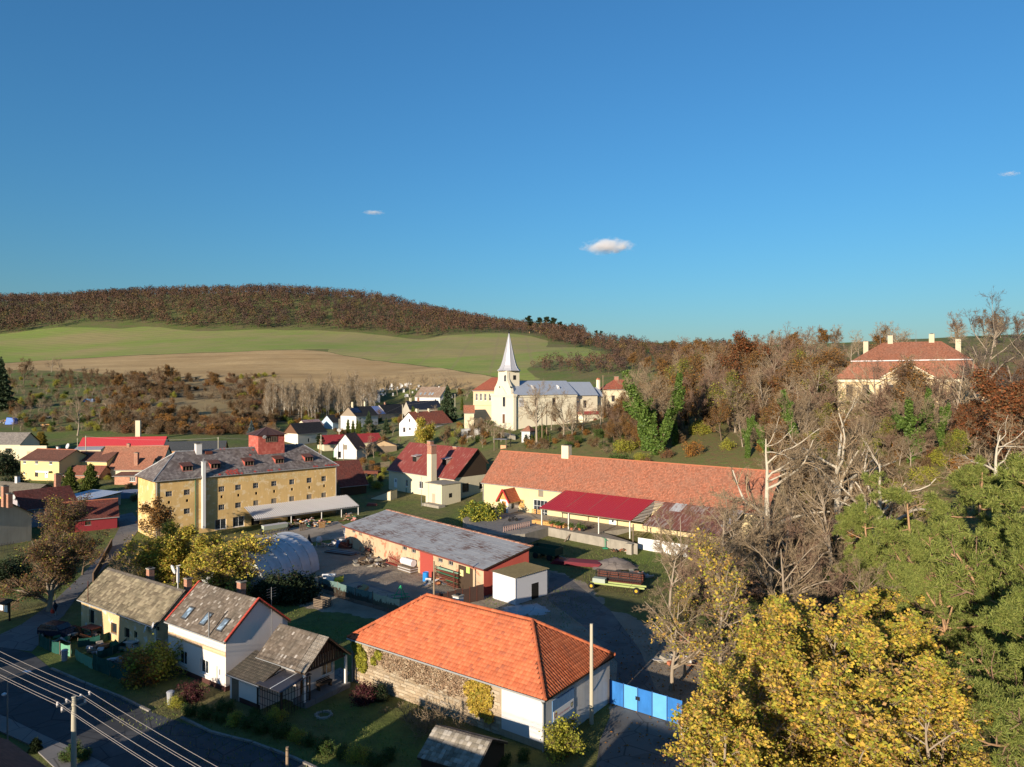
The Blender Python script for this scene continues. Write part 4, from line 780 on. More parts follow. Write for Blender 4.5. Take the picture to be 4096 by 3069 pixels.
# lean-to in front of the cottage
w0=Vector((-24.2,60.95,0)); LT=Bld('lean_to','low lean-to with dark mossy roof and white plastered front against the white house','lean-to',w0.x,w0.y,-33.5,4.0,2.55,2.1,3.25,0,.2,rp=1.,wall=PINKW,roof=tiles('dark_mossy_tiles',(.105,.085,.065,1),.22,.3,.3,.5,(.035,.035,.025,1)),drop=.4)
mb=MB(); mb.box(1.3,4.02,-.03,.01,-.3,.4); LT.part(mb,'plinth',PLINTH); mb=MB(); mb.box(.25,1.2,-.02,.03,-.2,1.85); LT.part(mb,'plank_door',WOODG)
w0=Vector((-21.2,58.75,0)); CVR=empty('sheet_canopy',w0,R(-33.5),'dark translucent sheet canopy over a rose trellis beside the lean-to','canopy'); mb=MB(); mb.ob((1.6,1.55,2.4),(1.6,0,0),(0,1.6,.2),(0,0,.02)); mb.obj('sheet',plain('dark_polycarbonate',(.045,.045,.055,1),.25),CVR); mb=MB(); mb.ob((1.9,1.55,2.43),(.03,0,0),(0,1.6,.2),(0,0,.02)); mb.obj('joint_strip',FRW,CVR)
for x,y in ((.1,.1),(3.1,.1),(3.1,3.0),(.1,3.0)):
    mb=MB(); mb.box(x-.05,x+.05,y-.05,y+.05,-.3,2.15+.1*y); mb.obj('post',WOODD,CVR)
mb=MB()
for i in range(10): mb.bar((.1+i*.32,.08,.1),(.1+i*.32,.08,2.1),.03); mb.bar((3.12,.2+i*.3,.1),(3.12,.2+i*.3,2.2),.03)
for z in (.6,1.2,1.8): mb.bar((.1,.07,z),(3.1,.07,z),.03); mb.bar((3.13,.1,z),(3.13,3.0,z),.03)
mb.obj('trellis',WOODD,CVR)
# ======================= yard shed with pale flat roof, small clad shed, polytunnel
zg=zz(1200,1950,2.212)
SH=Bld('yard_shed','long low shed with worn grey felt roof and red painted end wall','shed',-27.59,117.46,-48.6,36.3,7.76,3.5,5.16,0,.35,rp=1.,wall=plaster('shed_peeling',(.50,.36,.23,1),.7,patch=(.40,.17,.10,1),scale=.8),roof=None,noroof=True,drop=.4,gutter=False,
 wins=[('F',zg(905,520,945,555),'k'),('F',zg(985,545,1025,580),'k'),('F',zg(1220,625,1262,662),'k'),('F',zg(1310,650,1355,690),'k'),('F',zg(520,385,550,425),'p'),('F',zg(460,370,490,400),'k')])
s_=NT('felt_roof'); n=s_.noise(.25,s_.pos(),6,.65); n2=s_.noise(1.0,s_.uvv(.5,5),5,.7); c=s_.mix(s_.noise(.5,s_.uvv(.6,2.)),(.33,.335,.345,1),(.22,.225,.235,1)); rs2=s_.math('MULTIPLY',s_.ramp(n,[(.44,0.),(.6,1.)]),s_.ramp(n2,[(.47,0.),(.53,1.)])); c=s_.mix(rs2,c,(.11,.06,.045,1)); FELT=s_.fin(c,.75)
mb=MB(); o=.35; courses(mb,(-o,-o,3.5),(SH.L+o,-o,3.5),(SH.L+o,SH.W+o,5.16),(-o,SH.W+o,5.16),1.05,.012,0,.18); SH.roof=mb.obj('roof',[FELT,WOODD],SH.e)
mb=MB(); mb.box(-.4,SH.L+.4,-.46,-.34,3.3,3.5); SH.part(mb,'fascia',plain('rusty_fascia',(.16,.05,.04,1),.8,.3)); mb=MB(); k=90
for i in range(k): x=-.35+i*(SH.L+.7)/k; mb.box(x,x+(SH.L+.7)/k*.92,SH.W+.2,SH.W+.55,5.1,5.2+.03*(i%3))
SH.part(mb,'coping_tile',islands('coping',[(0,(.3,.12,.07,1)),(1,(.45,.25,.17,1))]))
mb=MB(); mb.box(SH.L-.01,SH.L+.03,-.02,SH.W+.01,-.3,3.3); mb.poly([(SH.L+.03,-.02,3.3),(SH.L+.03,SH.W,3.3),(SH.L+.03,SH.W,4.95)]); SH.part(mb,'red_end_wall',REDW)
u,_=SH.onF(*zg(1065,700)); u1,_=SH.onF(*zg(1178,700)); mb=MB(); mb.box(u,u1,-.05,.02,-.2,3.3); SH.part(mb,'red_door',REDP if 0 else plain('faded_red_door',(.33,.06,.045,1)))
u,_=SH.onF(*zg(1405,740)); u1,_=SH.onF(*zg(1530,770)); mb=MB(); mb.box(u,u1,-.06,.02,-.2,3.0); SH.part(mb,'wooden_door',WOODD)
for a,b,cc in ((1435,755,(.6,.55,.25,1)),(1490,730,(.4,.6,.15,1))):
    uu,z_=SH.onF(*zg(a,b)); mb=MB(); mb.box(uu-.35,uu+.35,-.085,-.065,z_-.4,z_+.4); SH.part(mb,'notice',plain('notice%d'%a,cc))
CL=Bld('clad_shed','small white clad shed with mossy corrugated roof and dark doorway','shed',-2.39,89.3,-43.7,3.85,5.91,3.31,3.37,0,.12,rp=1.,wall=plain('white_cladding_back',(.5,.5,.52,1)),noroof=True,drop=.3,gutter=False,wins=[('R',zg(2047,840,2110,1005),'xo')])
mb=MB(); CLW=plain('white_cladding',(.5,.5,.52,1),.5,.05)
v0,_=CL.onU(*zg(2047,900),CL.L); v1,_=CL.onU(*zg(2110,900),CL.L); _,zd=CL.onU(*zg(2078,845),CL.L)
for i in range(22):
    z=i*.15; mb.poly([(0,-.05,z),(CL.L+.05,-.05,z),(CL.L+.05,-.01,z+.15),(0,-.01,z+.15)]); mb.poly([(0,-.01,z),(CL.L+.05,-.01,z),(CL.L+.05,-.05,z),(0,-.05,z)])
    for a,b in ([(0,v0),(v1,CL.W)] if z<zd else [(0,CL.W)]): mb.poly([(CL.L+.05,a,z),(CL.L+.05,b,z),(CL.L+.01,b,z+.15),(CL.L+.01,a,z+.15)]); mb.poly([(CL.L+.01,a,z),(CL.L+.01,b,z),(CL.L+.05,b,z),(CL.L+.05,a,z)])
CL.part(mb,'cladding',CLW); mb=MB(); mb.box(CL.L-.0,CL.L+.09,-.09,0.,0,3.2); CL.part(mb,'corner_trim',plain('corner_trim_white',(.7,.7,.7,1))); n_=60; mb=MB()
for i in range(n_):
    a,b=-.25+(CL.W+.5)*i/n_,-.25+(CL.W+.5)*(i+1)/n_; f_=lambda k:.03*math.sin(k*1.6); mb.poly([(-.25,a,3.42+f_(i)),(CL.L+.25,a,3.3+f_(i)),(CL.L+.25,b,3.3+f_(i+1)),(-.25,b,3.42+f_(i+1))])
CL.part(mb,'corrugated_roof',plain('mossy_sheet',(.16,.125,.06,1),.9,.35,0,2.))
PTN=empty('polytunnel',(-34.6,98.3,0),math.atan2(12,3.7),'large white arched polytunnel store behind the street row','polytunnel'); ln=12.6; n_=26; mb=MB()
prof=[(5.1*math.cos(math.pi*i/n_),5.3*max(0.,math.sin(math.pi*i/n_))**.82) for i in range(n_+1)]
for k in range(6):
    x0,x1=-ln/2+ln*k/6,-ln/2+ln*(k+1)/6
    for j in range(4):
        xa,xb=x0+(x1-x0)*j/4,x0+(x1-x0)*(j+1)/4; sa,sb=[1-.018*math.sin(math.pi*t) for t in (j/4,(j+1)/4)]
        for i in range(n_): (ya,za),(yb,zb_)=prof[i],prof[i+1]; mb.poly([(xa,ya*sa,za*sa-.1),(xb,ya*sb,za*sb-.1),(xb,yb*sb,zb_*sb-.1),(xa,yb*sa,zb_*sa-.1)])
s_=NT('white_film'); nn=s_.noise(1.1,s_.pos(1,1,.4),5); FILM=s_.fin(s_.mix(s_.ramp(nn,[(.4,0.),(.75,.5)]),(.44,.46,.49,1),(.25,.24,.22,1)),.45)
mb.obj('film_cover',FILM,PTN,smooth=True); mb=MB()
for x in (-ln/2+.02,ln/2-.02): mb.poly([(x,y,z-.1) for y,z in prof] if x>0 else [(x,y,z-.1) for y,z in prof][::-1])
mb.obj('end_wall',FILM,PTN)
for k in range(7):
    x=-ln/2+ln*k/6; mb=MB(); mb.tube([(x,y,z-.1) for y,z in prof[::2]],.05,5); mb.obj('hoop',STEEL,PTN)
za=zz(0,1650,2.761); zc=zz(1300,1450,2.761); zd_=zz(1800,1300,2.761); zL=zz(0,1900,4.142); zM=zz(0,1600,4.424); zN=zz(1100,1580,3.687); zO=zz(1550,1500,4.424)
GREYT=tiles('grey_fibre_tiles',(.2,.18,.16,1),.4,.4,.2,.35,(.3,.26,.22,1)); BLK=tiles('black_concrete_tiles',(.032,.032,.034,1),.3,.33,.25,.25,(.06,.05,.04,1)); ROSE=tiles('faded_rose_tiles',(.34,.14,.085,1),.25,.33,.2,.3,(.2,.13,.09,1))
BRN=tiles('brown_tiles',(.15,.065,.045,1),.3,.33,.2,.15); REDM=tiles('red_metal_tiles',(.33,.035,.04,1),.3,.35,.12,.12); MOSS=tiles('grey_moss_tiles',(.2,.17,.13,1),.35,.4,.15,.4,(.14,.12,.08,1))
# ---- left cluster
H15=Bld('dark_red_house','dark red house with brown-red tiled roof beside the lane','house',-81.2,126.9,32.3,9.3,7.3,2.3,5.13,0,.35,wall=plaster('crimson_plaster',(.2,.022,.03,1),.3),roof=TRED,wins=[('F',zL(1408,765,1510,830),'b2')],ridge=TERRA)
Bld('metal_roof_shed','low shed with white and blue striped metal roof','shed',*ZP(241,2040,.3).xy,-22,8.5,7.5,2.6,3.3,.3,.3,rp=1.,wall=GREYP,roof=corrug('striped_sheet',(.5,.53,.58,1),(.3,.4,.55,1),.5,.4,.2,.1),step=9,lift=0)
H17=Bld('grey_plaster_house','grey plastered house with dark roof and two chimneys at the left edge','house',*ZP(-260,2160,.2).xy,-32,13.5,9,4.4,7.6,.2,.3,wall=GREYP,roof=BLK)
H17b=Bld('dark_gabled_house','house with dark brown roof and satellite dish behind the bushy tree','house',*ZP(96,2110,.4).xy,55,9,7.6,3.2,6.4,.4,.4,wall=plaster('lilac_grey_plaster',(.36,.33,.35,1),.4),roof=TRED)
for h,px,pt,w_ in ((H17,20,1945,24),(H17,38,1976,20)): h.chim(px,pt,w_,BRICK,v=h.W*.5)
mb=MB(); u,v=1.,-.4; mb.cyl((-.5,3.6,5.3),(-.6,3.5,5.33),.55,.5,14); mb.bar((-.5,3.6,5.3),(0,3.7,5.0),.06); H17b.part(mb,'satellite_dish',WHITE)
H17b.chimney(8,5.8,3,8.6,.9,.9,BRICK)
H18=Bld('yellow_walled_barn','barn with weathered grey tile roof above a yellow wall','barn',-110.2,146.8,-20.6,13.6,8.7,3.1,5.27,1,.3,wall=plaster('lemon_plaster',(.62,.5,.06,1),.15),gable=BRICK,roof=MOSS)
H18.chim(70,1906,16,WHITE)
H19=Bld('yellow_house','two-storey pale yellow house with brown tiled roof','house',-127.1,183.7,-15.5,12.5,9.9,5.33,7.81,1.9,.35,wall=YHOUSE,roof=BRN,ridge=TERRA,
 wins=[('F',za(252,535,288,565),'w2'),('F',za(385,537,420,570),'w2'),('F',za(540,542,578,575),'w2'),('F',za(255,655,278,682),'w1'),('F',za(385,655,422,708),'b2'),('F',za(487,652,527,720),'D')])
mb=MB(); mb.box(6,10.2,-1.0,0,2.75,2.85); mb.box(6,10.2,-1.02,-.98,2.45,2.8); H19.part(mb,'awning',FRW); H19.chim(233,1787,12,WHITE,v=5.2)
mb=MB(); q=H19.onroof(*za(760,400)); mb.cyl((q.x,q.y-.3,q.z+.7),(q.x-.05,q.y-.45,q.z+.75),.75,.7,14); mb.bar((q.x,q.y,q.z-.3),(q.x,q.y-.25,q.z+.7),.08); H19.part(mb,'satellite_dish',WHITE)
Bld('yellow_house_wing','cream gabled wing behind the pale yellow house','house',*H19.wld(9.5,6.4,0).xy,-13,11,7,4.6,6.9,2.0,.3,wall=YHOUSE,roof=BRN)
H20=Bld('farm_building','long cream farm building with patchy grey roof at the left edge','farmhouse',-167,225.3,-1,11,9,4.84,8.3,2.9,.35,wall=CREAM,roof=GREYT,wins=[('F',zM(95,855,205,930),'b2'),('F',zM(378,880,402,1000),'b1')])
mb=MB(); mb.box(11,19.5,.0,.4,-1.6,4.4); mb.box(13.2,17,-.03,.02,-1,2.6,1); H20.part(mb,'yard_wall',[CREAM,plaster('blocked_gate',(.5,.36,.24,1),.4)])
H21=Bld('tiled_barn','barn with big faded rose tile roof and two brick chimneys','barn',-108.2,185.2,1.1,16.2,9.1,2.0,7.48,2.8,.3,wall=CREAM,roof=ROSE,ridge=TERRA); H21.chim(515,1776,13,BRICK); 
w0=H21.wld(7.2,-4.6,0); H21b=Bld('barn_wing','cream gabled wing in front of the rose tiled barn','barn',w0.x,w0.y,1,8.5,5.5,2.4,5.2,2.6,.25,wall=CREAM,roof=ROSE); H21b.chimney(4.7,1.2,2.5,6.6,.9,.9,BRICK)
H22=Bld('red_metal_hall','long hall with bright red sheet metal roof','hall',-142.7,234.1,11.9,25.6,7.6,2.95,5.64,3.3,.3,wall=CREAM,roof=corrug('bright_red_sheet',(.48,.05,.055,1),None,0,.45,0,.08,per=.5),step=9,lift=0)
w0=H22.wld(-.5,-3.2,0); Bld('silver_lean_to','silver sheet metal lean-to below the red metal hall','lean-to',w0.x,w0.y,11.9,8,3.0,2.2,2.9,3.2,.15,rp=1.,wall=CREAM,roof=corrug('silver_sheet',(.45,.47,.5,1),None,0,.35,.4,.1,per=.5),step=9,lift=0)
w0=H22.wld(3,8.5,0); H22b=Bld('dark_sheet_hall','low hall with dark ribbed roof and tall pale chimney behind the red hall','hall',w0.x,w0.y,11.9,18,7,3.4,4.6,3.6,.3,wall=GREYP,roof=corrug('dark_sheet',(.09,.06,.055,1),(.2,.1,.08,1),.3,per=.5),step=9,lift=0)
u,z=H22b.onF(553,1682,4); H22b.chimney(u,4,3,z,1.5,1.5,CREAM)
H23=Bld('grey_tiled_bungalow','bungalow with smooth dark grey tile roof','bungalow',-108.3,221,14.7,17.5,7.8,2.82,5.42,3.2,.3,wall=plaster('orange_band_plaster',(.6,.3,.12,1),.1),roof=tiles('anthracite_tiles',(.07,.075,.08,1),.3,.35,.1,.05))
Bld('arched_tile_shed','shed with curved brown tile roof between the thujas','shed',*ZP(232,1925,2.).xy,-4,11,5.5,1.7,3.9,1.9,.3,wall=BRICK,roof=TBR)
BH=Bld('brick_hut','small red brick hut with flat brown roof by the garden pool','hut',*ZP(458,1952,1.2).xy,4,5.4,4,3.0,3.5,1.2,.4,rp=1.,wall=brick('fresh_brick',(.46,.19,.11,1),(.4,.33,.27,1)),roof=BRN,wins=[('f',(3.6,1.6,5.0,2.7),'w32')])
BRM=brick('fresh_brick',(.46,.19,.11,1),(.4,.33,.27,1))
# ---- middle cluster
H26=Bld('black_roof_house','white gabled house with black roof and rust-stained wooden gable','house',-78.3,259.7,58,14,7.8,4.6,8.5,3.8,.3,wall=plaster('bright_cream',(.66,.61,.5,1),.15),gable=wood('stained_gable',(.12,.06,.035,1)),roof=BLK,wins=[('F',zN(487,635,513,700),'w1')])
H27=Bld('red_roof_bungalow','long bungalow with deep red tile roof','bungalow',-65.4,247.1,33,21.5,7.4,2.75,5.8,3,.25,wall=CREAM,roof=REDM)
H27b=Bld('gabled_garden_house','small white house with steep orange roof and boarded gable window','house',-49.7,227.2,76.4,7,8,2.74,7.87,3,.3,wall=WHITE,roof=TOR,wins=[('L',zN(1005,735,1062,805),'xp'),('l',(5.5,.1,6.6,2.1),'o')])
mb=MB(); mb.box(0,4.5,8.02,8.1,-.5,2.2); H27b.part(mb,'green_side_wall',plain('vivid_green',(.03,.4,.1,1)))
Bld('timber_shed','open shed with low orange-brown roof and pale boarded gable','shed',-39.2,241.6,103.7,6,9.3,2.6,4.6,3.2,.4,wall=WOODG,gable=wood('pale_boards2',(.42,.3,.18,1)),roof=tiles('tan_tiles',(.42,.24,.13,1),.3,.33,.15,.2))
Bld('dark_carport','dark low carport roof beside the small white house','carport',*ZP(1450,1822,3).xy,60,5,7,2.2,2.9,3,.3,rp=1.,wall=WOODD,roof=BLK)
H29=Bld('solar_roof_house','white house with grey boarded gable, black roof and solar panels','house',-66.5,303,56,13,9.6,4.9,9.0,8,.3,wall=WHITE,gable=wood('grey_gable_boards',(.24,.19,.14,1)),roof=BLK,wins=[('F',zN(1245,340,1283,362),'w2'),('F',zN(1253,412,1282,468),'w2')])
p=H29.onroof(*zN(1180,225)); n=Vector((0,-H29.slF,1)).normalized(); V_=n.cross(Vector((1,0,0)))
for i in range(5):
    for j in range(2):
        mb=MB(); mb.ob(p+Vector((1,0,0))*(i-2)*1.05+V_*(j-.5)*1.75+n*.12,(.5,0,0),V_*.84,n*.03); H29.part(mb,'solar_panel',glassm('solar_glass',(.012,.014,.03,1)))
H29.chimney(11,6,7,11,.7,.7,CREAM); H29b=Bld('blue_roof_house','white house with shiny blue and lilac metal roof','house',-64.5,328,59.3,10,8.9,4.3,7.9,8.4,.3,wall=GREYP,gable=WOODG,roof=corrug('blue_sheet',(.2,.3,.55,1),(.4,.36,.5,1),.5,.3,.3,.2,per=.6),step=9,lift=0,wins=[('F',zN(1438,380,1478,430),'b2'),('F',zN(1440,312,1478,335),'b2')])
mb=MB(); mb.cyl((2,4.4,6),(2,4.4,11),.5,.45,8); H29.part(mb,'brick_stack',CREAM)
Bld('blue_wall_house','house with black roof and pale blue wall beside thujas','house',-78.8,312.3,55,10.5,7.6,3.4,6.6,6.4,.3,wall=plaster('pale_blue_plaster',(.36,.46,.55,1),.2),roof=BLK,wins=[('f',(5,1,7.5,2.6),'w3')])
Bld('rusty_roof_shed','shed with rusty pink roof next to the blue walled house','shed',-87,301,55,9,7,3,5.4,6,.3,wall=CREAM,roof=tiles('rusty_pink',(.3,.15,.13,1),.3,.4,.3,.6,(.45,.38,.36,1)))
H31=Bld('orange_verge_house','dark roofed house with bright orange end slope','house',-59.4,336,60,22,9,3.6,8,9,.3,wall=GREYP,roof=BLK); H31.chim(1540,1610,7,BRICK)
mb=MB(); courses(mb,(22.3,-.3,3.62),(22.3,9.3,3.62),(22.0,4.5,8.1),(22.0,4.5,8.1),.33,.02); H31.part(mb,'orange_gable_roof',[tiles('vivid_orange',(.6,.2,.06,1),.3,.33,.1,.1),WOODD])
H32=Bld('navy_roof_house','house with navy blue metal roof','house',*at(1640,1665,330)[:2],30,16,9,3.2,7.2,11.6,.3,wall=GREYP,roof=tiles('navy_metal',(.012,.018,.035,1),.3,.35,.1,.05)); H32.chimney(6,4.5,6,8.6,.8,.8,BRICK); H32.chimney(2,4.5,6,8.6,.8,.8,CREAM)
H33=Bld('attic_window_house','white house with weathered brown roof and tilted roof windows','house',-54.5,398.4,-40,20,10,3.47,9.2,16,.3,wall=WHITE,roof=tiles('weathered_brown',(.2,.13,.09,1),.3,.33,.25,.4,(.3,.26,.22,1)),wins=[('f',(16,.6,17.2,2.4),'b2')])
for a,b in ((590,335),(670,330),(750,335),(800,335)):
    p=H33.onroof(*zO(a,b)); n=Vector((0,-H33.slF,1)).normalized(); V_=n.cross(Vector((1,0,0))); mb=MB(); mb.ob(p+n*.1,(.6,0,0),V_*.9,n*.08); f_=H33.part(mb,'skylight',FRG); mb=MB(); mb.ob(p+n*.19,(.5,0,0),V_*.8,n*.01); mb.obj('pane',glassm('sky_glass',(.12,.16,.2,1)),f_)
H33.chim(1757,1545,6,WHITE)
H34=Bld('half_hip_house','white house with red half-hipped tile roof','house',-34,259.7,50,17,10.9,3.97,8.49,7.9,.35,wall=plaster('cool_white',(.64,.62,.62,1),.12),roof=TOR if 0 else tiles('red_brown_tiles',(.33,.10,.06,1),.25,.33,.25,.25),ridge=TERRA,wins=[('L',zO(275,928,318,1010),'b2'),('L',zO(208,920,235,955),'b1'),('L',zO(380,930,410,975),'b1'),('L',zO(378,778,400,830),'xb1')])
H34.chimney(4,5.4,7,9.6,.9,.9,CREAM); H34.chimney(10,5.4,7,9.5,.7,.7,CREAM)
# school
SCH=Bld('school','tall cream school block with red hipped roof and white window pairs left of the church','school',-13.6,249.4,-.2,16,13,11.56,16.2,13,.5,6.3,wall=plaster('school_plaster',(.62,.48,.31,1),.1),roof=tiles('school_red',(.34,.10,.06,1),.3,.33,.12,.15),
 wins=[('F',zO(1558,325,1600,450),'w22'),('F',zO(1635,325,1675,452),'w22'),('F',zO(1712,328,1755,455),'w22'),('F',zO(1793,330,1838,457),'w22')],drop=4)
mb=MB(); mb.box(-.1,16.1,-.12,.0,6.2,6.5); mb.box(-.15,16.1,-.2,.0,11.0,11.3); SCH.part(mb,'cornice_band',BAND)
Bld('school_annex','low annex with faded red roof against the school','annex',*at(1858,1680,240)[:2],5,3.2,6,3.6,6.2,13.4,.3,wall=CREAM,roof=TOR)
mb=MB(); mb.box(0,7,0,.35,-2,2.6); mb.box(2.2,4.4,-.02,.37,.3,2.0,1); o=mb.obj('gate_wall',[WHITE,DARK],None,tuple(at(1846,1740,232))[:2]+(9.6,),R(25)); tag(o,'white garden wall with dark sliding gate below the school','wall')
# ---- rectory and château
RCT=Bld('rectory','hipped red roofed rectory half hidden by trees right of the church','house',35.1,260.4,12,13.5,9,8.6,12.3,16.2,.5,4.2,wall=CREAM,roof=tiles('rectory_red',(.36,.11,.065,1),.3,.33,.2,.2),wins=[('f',(1.5,4.2,2.8,6.4),'b2'),('f',(5,4.2,6.3,6.4),'b2'),('f',(8.6,4.2,9.9,6.4),'b2')],drop=4); RCT.chimney(5,4.5,11,13.4,1.4,1.,BRICK)
zn=zz(3200,1150,2.367)
CHW=plaster('chateau_ochre',(.55,.42,.24,1),.4,patch=(.60,.52,.38,1)); CW=[]
for i in range(8):
    u=2.0+i*3.7
    CW+=[('f',(u,7.6,u+1.5,10.6),'b23'),('f',(u,2.4,u+1.5,5.2),'b23')]
CHT=Bld('chateau','large ochre chateau with orange mansard roof on the wooded hill','chateau',82.17,179.24,-33.7,31.3,16.5,12.1,21.3,16.1,.6,8.5,wall=CHW,roof=None,noroof=True,wins=CW,drop=5)
TCH=tiles('chateau_tiles',(.30,.115,.065,1),.25,.33,.25,.5,(.19,.11,.08,1)); L,W_=CHT.L,16.5; mb=MB(); e=.7; b=3.2; hb_=16.4
A=[(-e,-e,12.1),(L+e,-e,12.1),(L+e,W_+e,12.1),(-e,W_+e,12.1)]; B=[(b,b*.8,hb_),(L-b,b*.8,hb_),(L-b,W_-b*.8,hb_),(b,W_-b*.8,hb_)]; B2=[(p[0]-(.3 if p[0]<L/2 else -.3),p[1]-(.3 if p[1]<W_/2 else -.3),hb_+.25) for p in B]; rl,rr_=(9.3,W_/2,21.3),(L-9.3,W_/2,21.3)
for i in range(4): courses(mb,A[i],A[(i+1)%4],B[(i+1)%4],B[i],.33,.03)
courses(mb,B2[0],B2[1],rr_,rl,.33,.03); courses(mb,B2[1],B2[2],rr_,rr_,.33,.03); courses(mb,B2[2],B2[3],rl,rr_,.33,.03); courses(mb,B2[3],B2[0],rl,rl,.33,.03); CHT.roof=mb.obj('roof',[TCH,WOODD],CHT.e)
mb=MB()
for i in range(4): mb.bar(Vector(B2[i])+Vector((0,0,-.12)),Vector(B2[(i+1)%4])+Vector((0,0,-.12)),.25,.25)
mb.obj('roof_ledge',plain('pale_ledge',(.55,.5,.5,1)),CHT.e)
mb=MB(); mb.box(-.25,L+.25,-.3,.02,11.3,11.95); mb.box(-.1,L+.1,-.14,.01,6.2,6.5); CHT.part(mb,'cornice',plaster('pale_cornice',(.66,.58,.42,1),.2))
mb=MB(); uc=CHT.onF(3632,1505)[0]; mb.poly([(uc-5.6,-.9,12.1),(uc+5.6,-.9,12.1),(uc,-.9,15.6)]); mb.poly([(uc-5.6,-.9,12.1),(uc,-.9,15.6),(uc,3.2,15.6),(uc-5.6,.2,12.1)]); mb.poly([(uc+5.6,-.9,12.1),(uc+5.6,.2,12.1),(uc,3.2,15.6),(uc,-.9,15.6)]); mb.box(uc-5.6,uc+5.6,-.9,-.31,.0,12.1); CHT.part(mb,'pediment',CHW)
mb=MB(); mb.bar((uc-5.9,-1.,12.1),(uc+5.9,-1.,12.1),.4,.35); mb.bar((uc-5.9,-1.,12.2),(uc,-1.,15.8),.4,.3); mb.bar((uc+5.9,-1.,12.2),(uc,-1.,15.8),.4,.3); CHT.part(mb,'pediment_moulding',plaster('pale_cornice',(.66,.58,.42,1),.2))
for k in range(3):
    mb=MB(); u=uc-4.2+k*3.5; mb.box(u,u+1.5,-.98,-.88,7.6,10.6); CHT.part(mb,'window',GLASS)
for px,py in ((3464,1362),(3562,1338),(3727,1332),(3833,1352)):
    v=W_/2 if px in (3562,3727) else 4.5+(6 if px==3833 else 4); u,z=CHT.onF(px,py,v); CHT.chimney(u,v,14,z-.3,1.15,1.0,plaster('chimney_cream',(.48,.42,.3,1),.4))
for px,py in ((3521,1318),(3664,1320)):
    u,z=CHT.onF(px,py,W_/2); mb=MB(); mb.cyl((u,W_/2,21),(u,W_/2,z),.05,.03,5); CHT.part(mb,'lightning_rod',STEEL)
# ---- church
CY0=at(2061,1713,235); CR=34
CHU=Bld('church','cream baroque church with pale metal roof and slender white spire','church',CY0[0],CY0[1],CR,26.,12.4,11.0,15.8,CY0[2],.35,0,wall=CHURCH,roof=corrug('pale_sheet_roof',(.36,.39,.44,1),None,0,.4,.25,.12,per=.6),step=1.2,lift=.01,drop=5,
 wins=[('F',zd_(935,812,970,900),'b23'),('F',zd_(1130,805,1170,895),'b23'),('F',zd_(1140,980,1175,1065),'d')])
b=CHU
# blind niche
u0,z0=b.onF(*zd_(760,905)); u1,z1=b.onF(*zd_(815,815)); mb=MB(); mb.box(u0,u1,-.05,.0,z0,z1-.4); mb.cyl(((u0+u1)/2,-.05,z1-.5),((u0+u1)/2,.0,z1-.5),(u1-u0)/2,(u1-u0)/2,16); b.part(mb,'blind_window',WHITE)
mb=MB(); mb.box(-.2,26.2,-.25,-.01,10.2,10.75); b.part(mb,'cornice',CHURCH)
# west front: projecting slab with curved shoulders and a pediment (plane u=0, facing -x)
FRT=plaster('church_front',(.62,.56,.43,1),.15); WD=12.4; cen=WD/2
def sil(z):   # half width of the upper facade at height z above the cornice
    t=z; return 5.2 if t<1.2 else (5.2-.25*math.sin((t-1.2)*2.2) if t<2.0 else 5.0-2.3*math.sin(min(1,(t-2.0)/3.6)*math.pi/2) if t<5.6 else 2.7)
mb=MB(); mb.box(-1.1,.0,-.6,WD+.6,-5,11.0); b.part(mb,'west_front',FRT)
mb=MB(); mb.box(-1.4,.2,-.95,WD+.95,10.7,11.3); mb.box(-1.25,.1,-.75,WD+.75,10.3,10.7); b.part(mb,'front_cornice',FRT)
mb=MB(); prev=None; st=[i*.3 for i in range(25)]; 
for z in st:
    hw_=sil(z); cur=(hw_,11.3+z)
    if prev:
        for sx in (-1,1):
            pass
        a,bb=prev,cur; Pp=lambda h,z_,d,sg:(d,cen+sg*h,z_)
        mb.poly([Pp(a[0],a[1],-1.0,-1),Pp(bb[0],bb[1],-1.0,-1),Pp(bb[0],bb[1],-1.0,1),Pp(a[0],a[1],-1.0,1)]); mb.poly([Pp(a[0],a[1],.0,1),Pp(bb[0],bb[1],.0,1),Pp(bb[0],bb[1],.0,-1),Pp(a[0],a[1],.0,-1)])
        for sg in (-1,1): mb.poly([Pp(a[0],a[1],-1.0,sg),Pp(a[0],a[1],0,sg),Pp(bb[0],bb[1],0,sg),Pp(bb[0],bb[1],-1.0,sg)])
    prev=cur
b.part(mb,'curved_gable',FRT)
mb=MB(); mb.hexa([(-1.5,cen-2.9,11.3),(-.9,cen-2.9,11.3),(-.9,cen+2.9,11.3),(-1.5,cen+2.9,11.3),(-1.5,cen-.05,14.0),(-.9,cen-.05,14.0),(-.9,cen+.05,14.0),(-1.5,cen+.05,14.0)]); b.part(mb,'pediment',FRT)
tw2=2.55; tz0,tz1=11.,b.loc(at(2042,1481,239)).z; mb=MB(); mb.box(-.9,tw2*2-.9,cen-tw2,cen+tw2,tz0,tz1); b.part(mb,'bell_tower',FRT)
ztip=b.loc(at(2042,1333,240)).z; mb=MB(); n_=8; tcx=tw2-.9
rings=[(3.75,tz1-.15),(3.05,tz1+.6),(2.5,tz1+1.7),(1.95,tz1+3.6),(.95,tz1+(ztip-tz1)*.64),(.05,ztip)]
def ring(r,z,n=8): return [(tcx+r*math.cos(math.pi/4*k+math.pi/8)*1.08,cen+r*math.sin(math.pi/4*k+math.pi/8)*1.08,z) for k in range(n)]
for (r0,z0),(r1,z1) in zip(rings[:-1],rings[1:]):
    a,c=ring(r0,z0),ring(r1,z1)
    for k in range(8): mb.poly([a[k],a[(k+1)%8],c[(k+1)%8],c[k]])
mb.poly(ring(*rings[0])[::-1]); SPI=plain('pale_spire_sheet',(.36,.36,.39,1),.45,.14,.15); b.part(mb,'spire',SPI)
mb=MB()
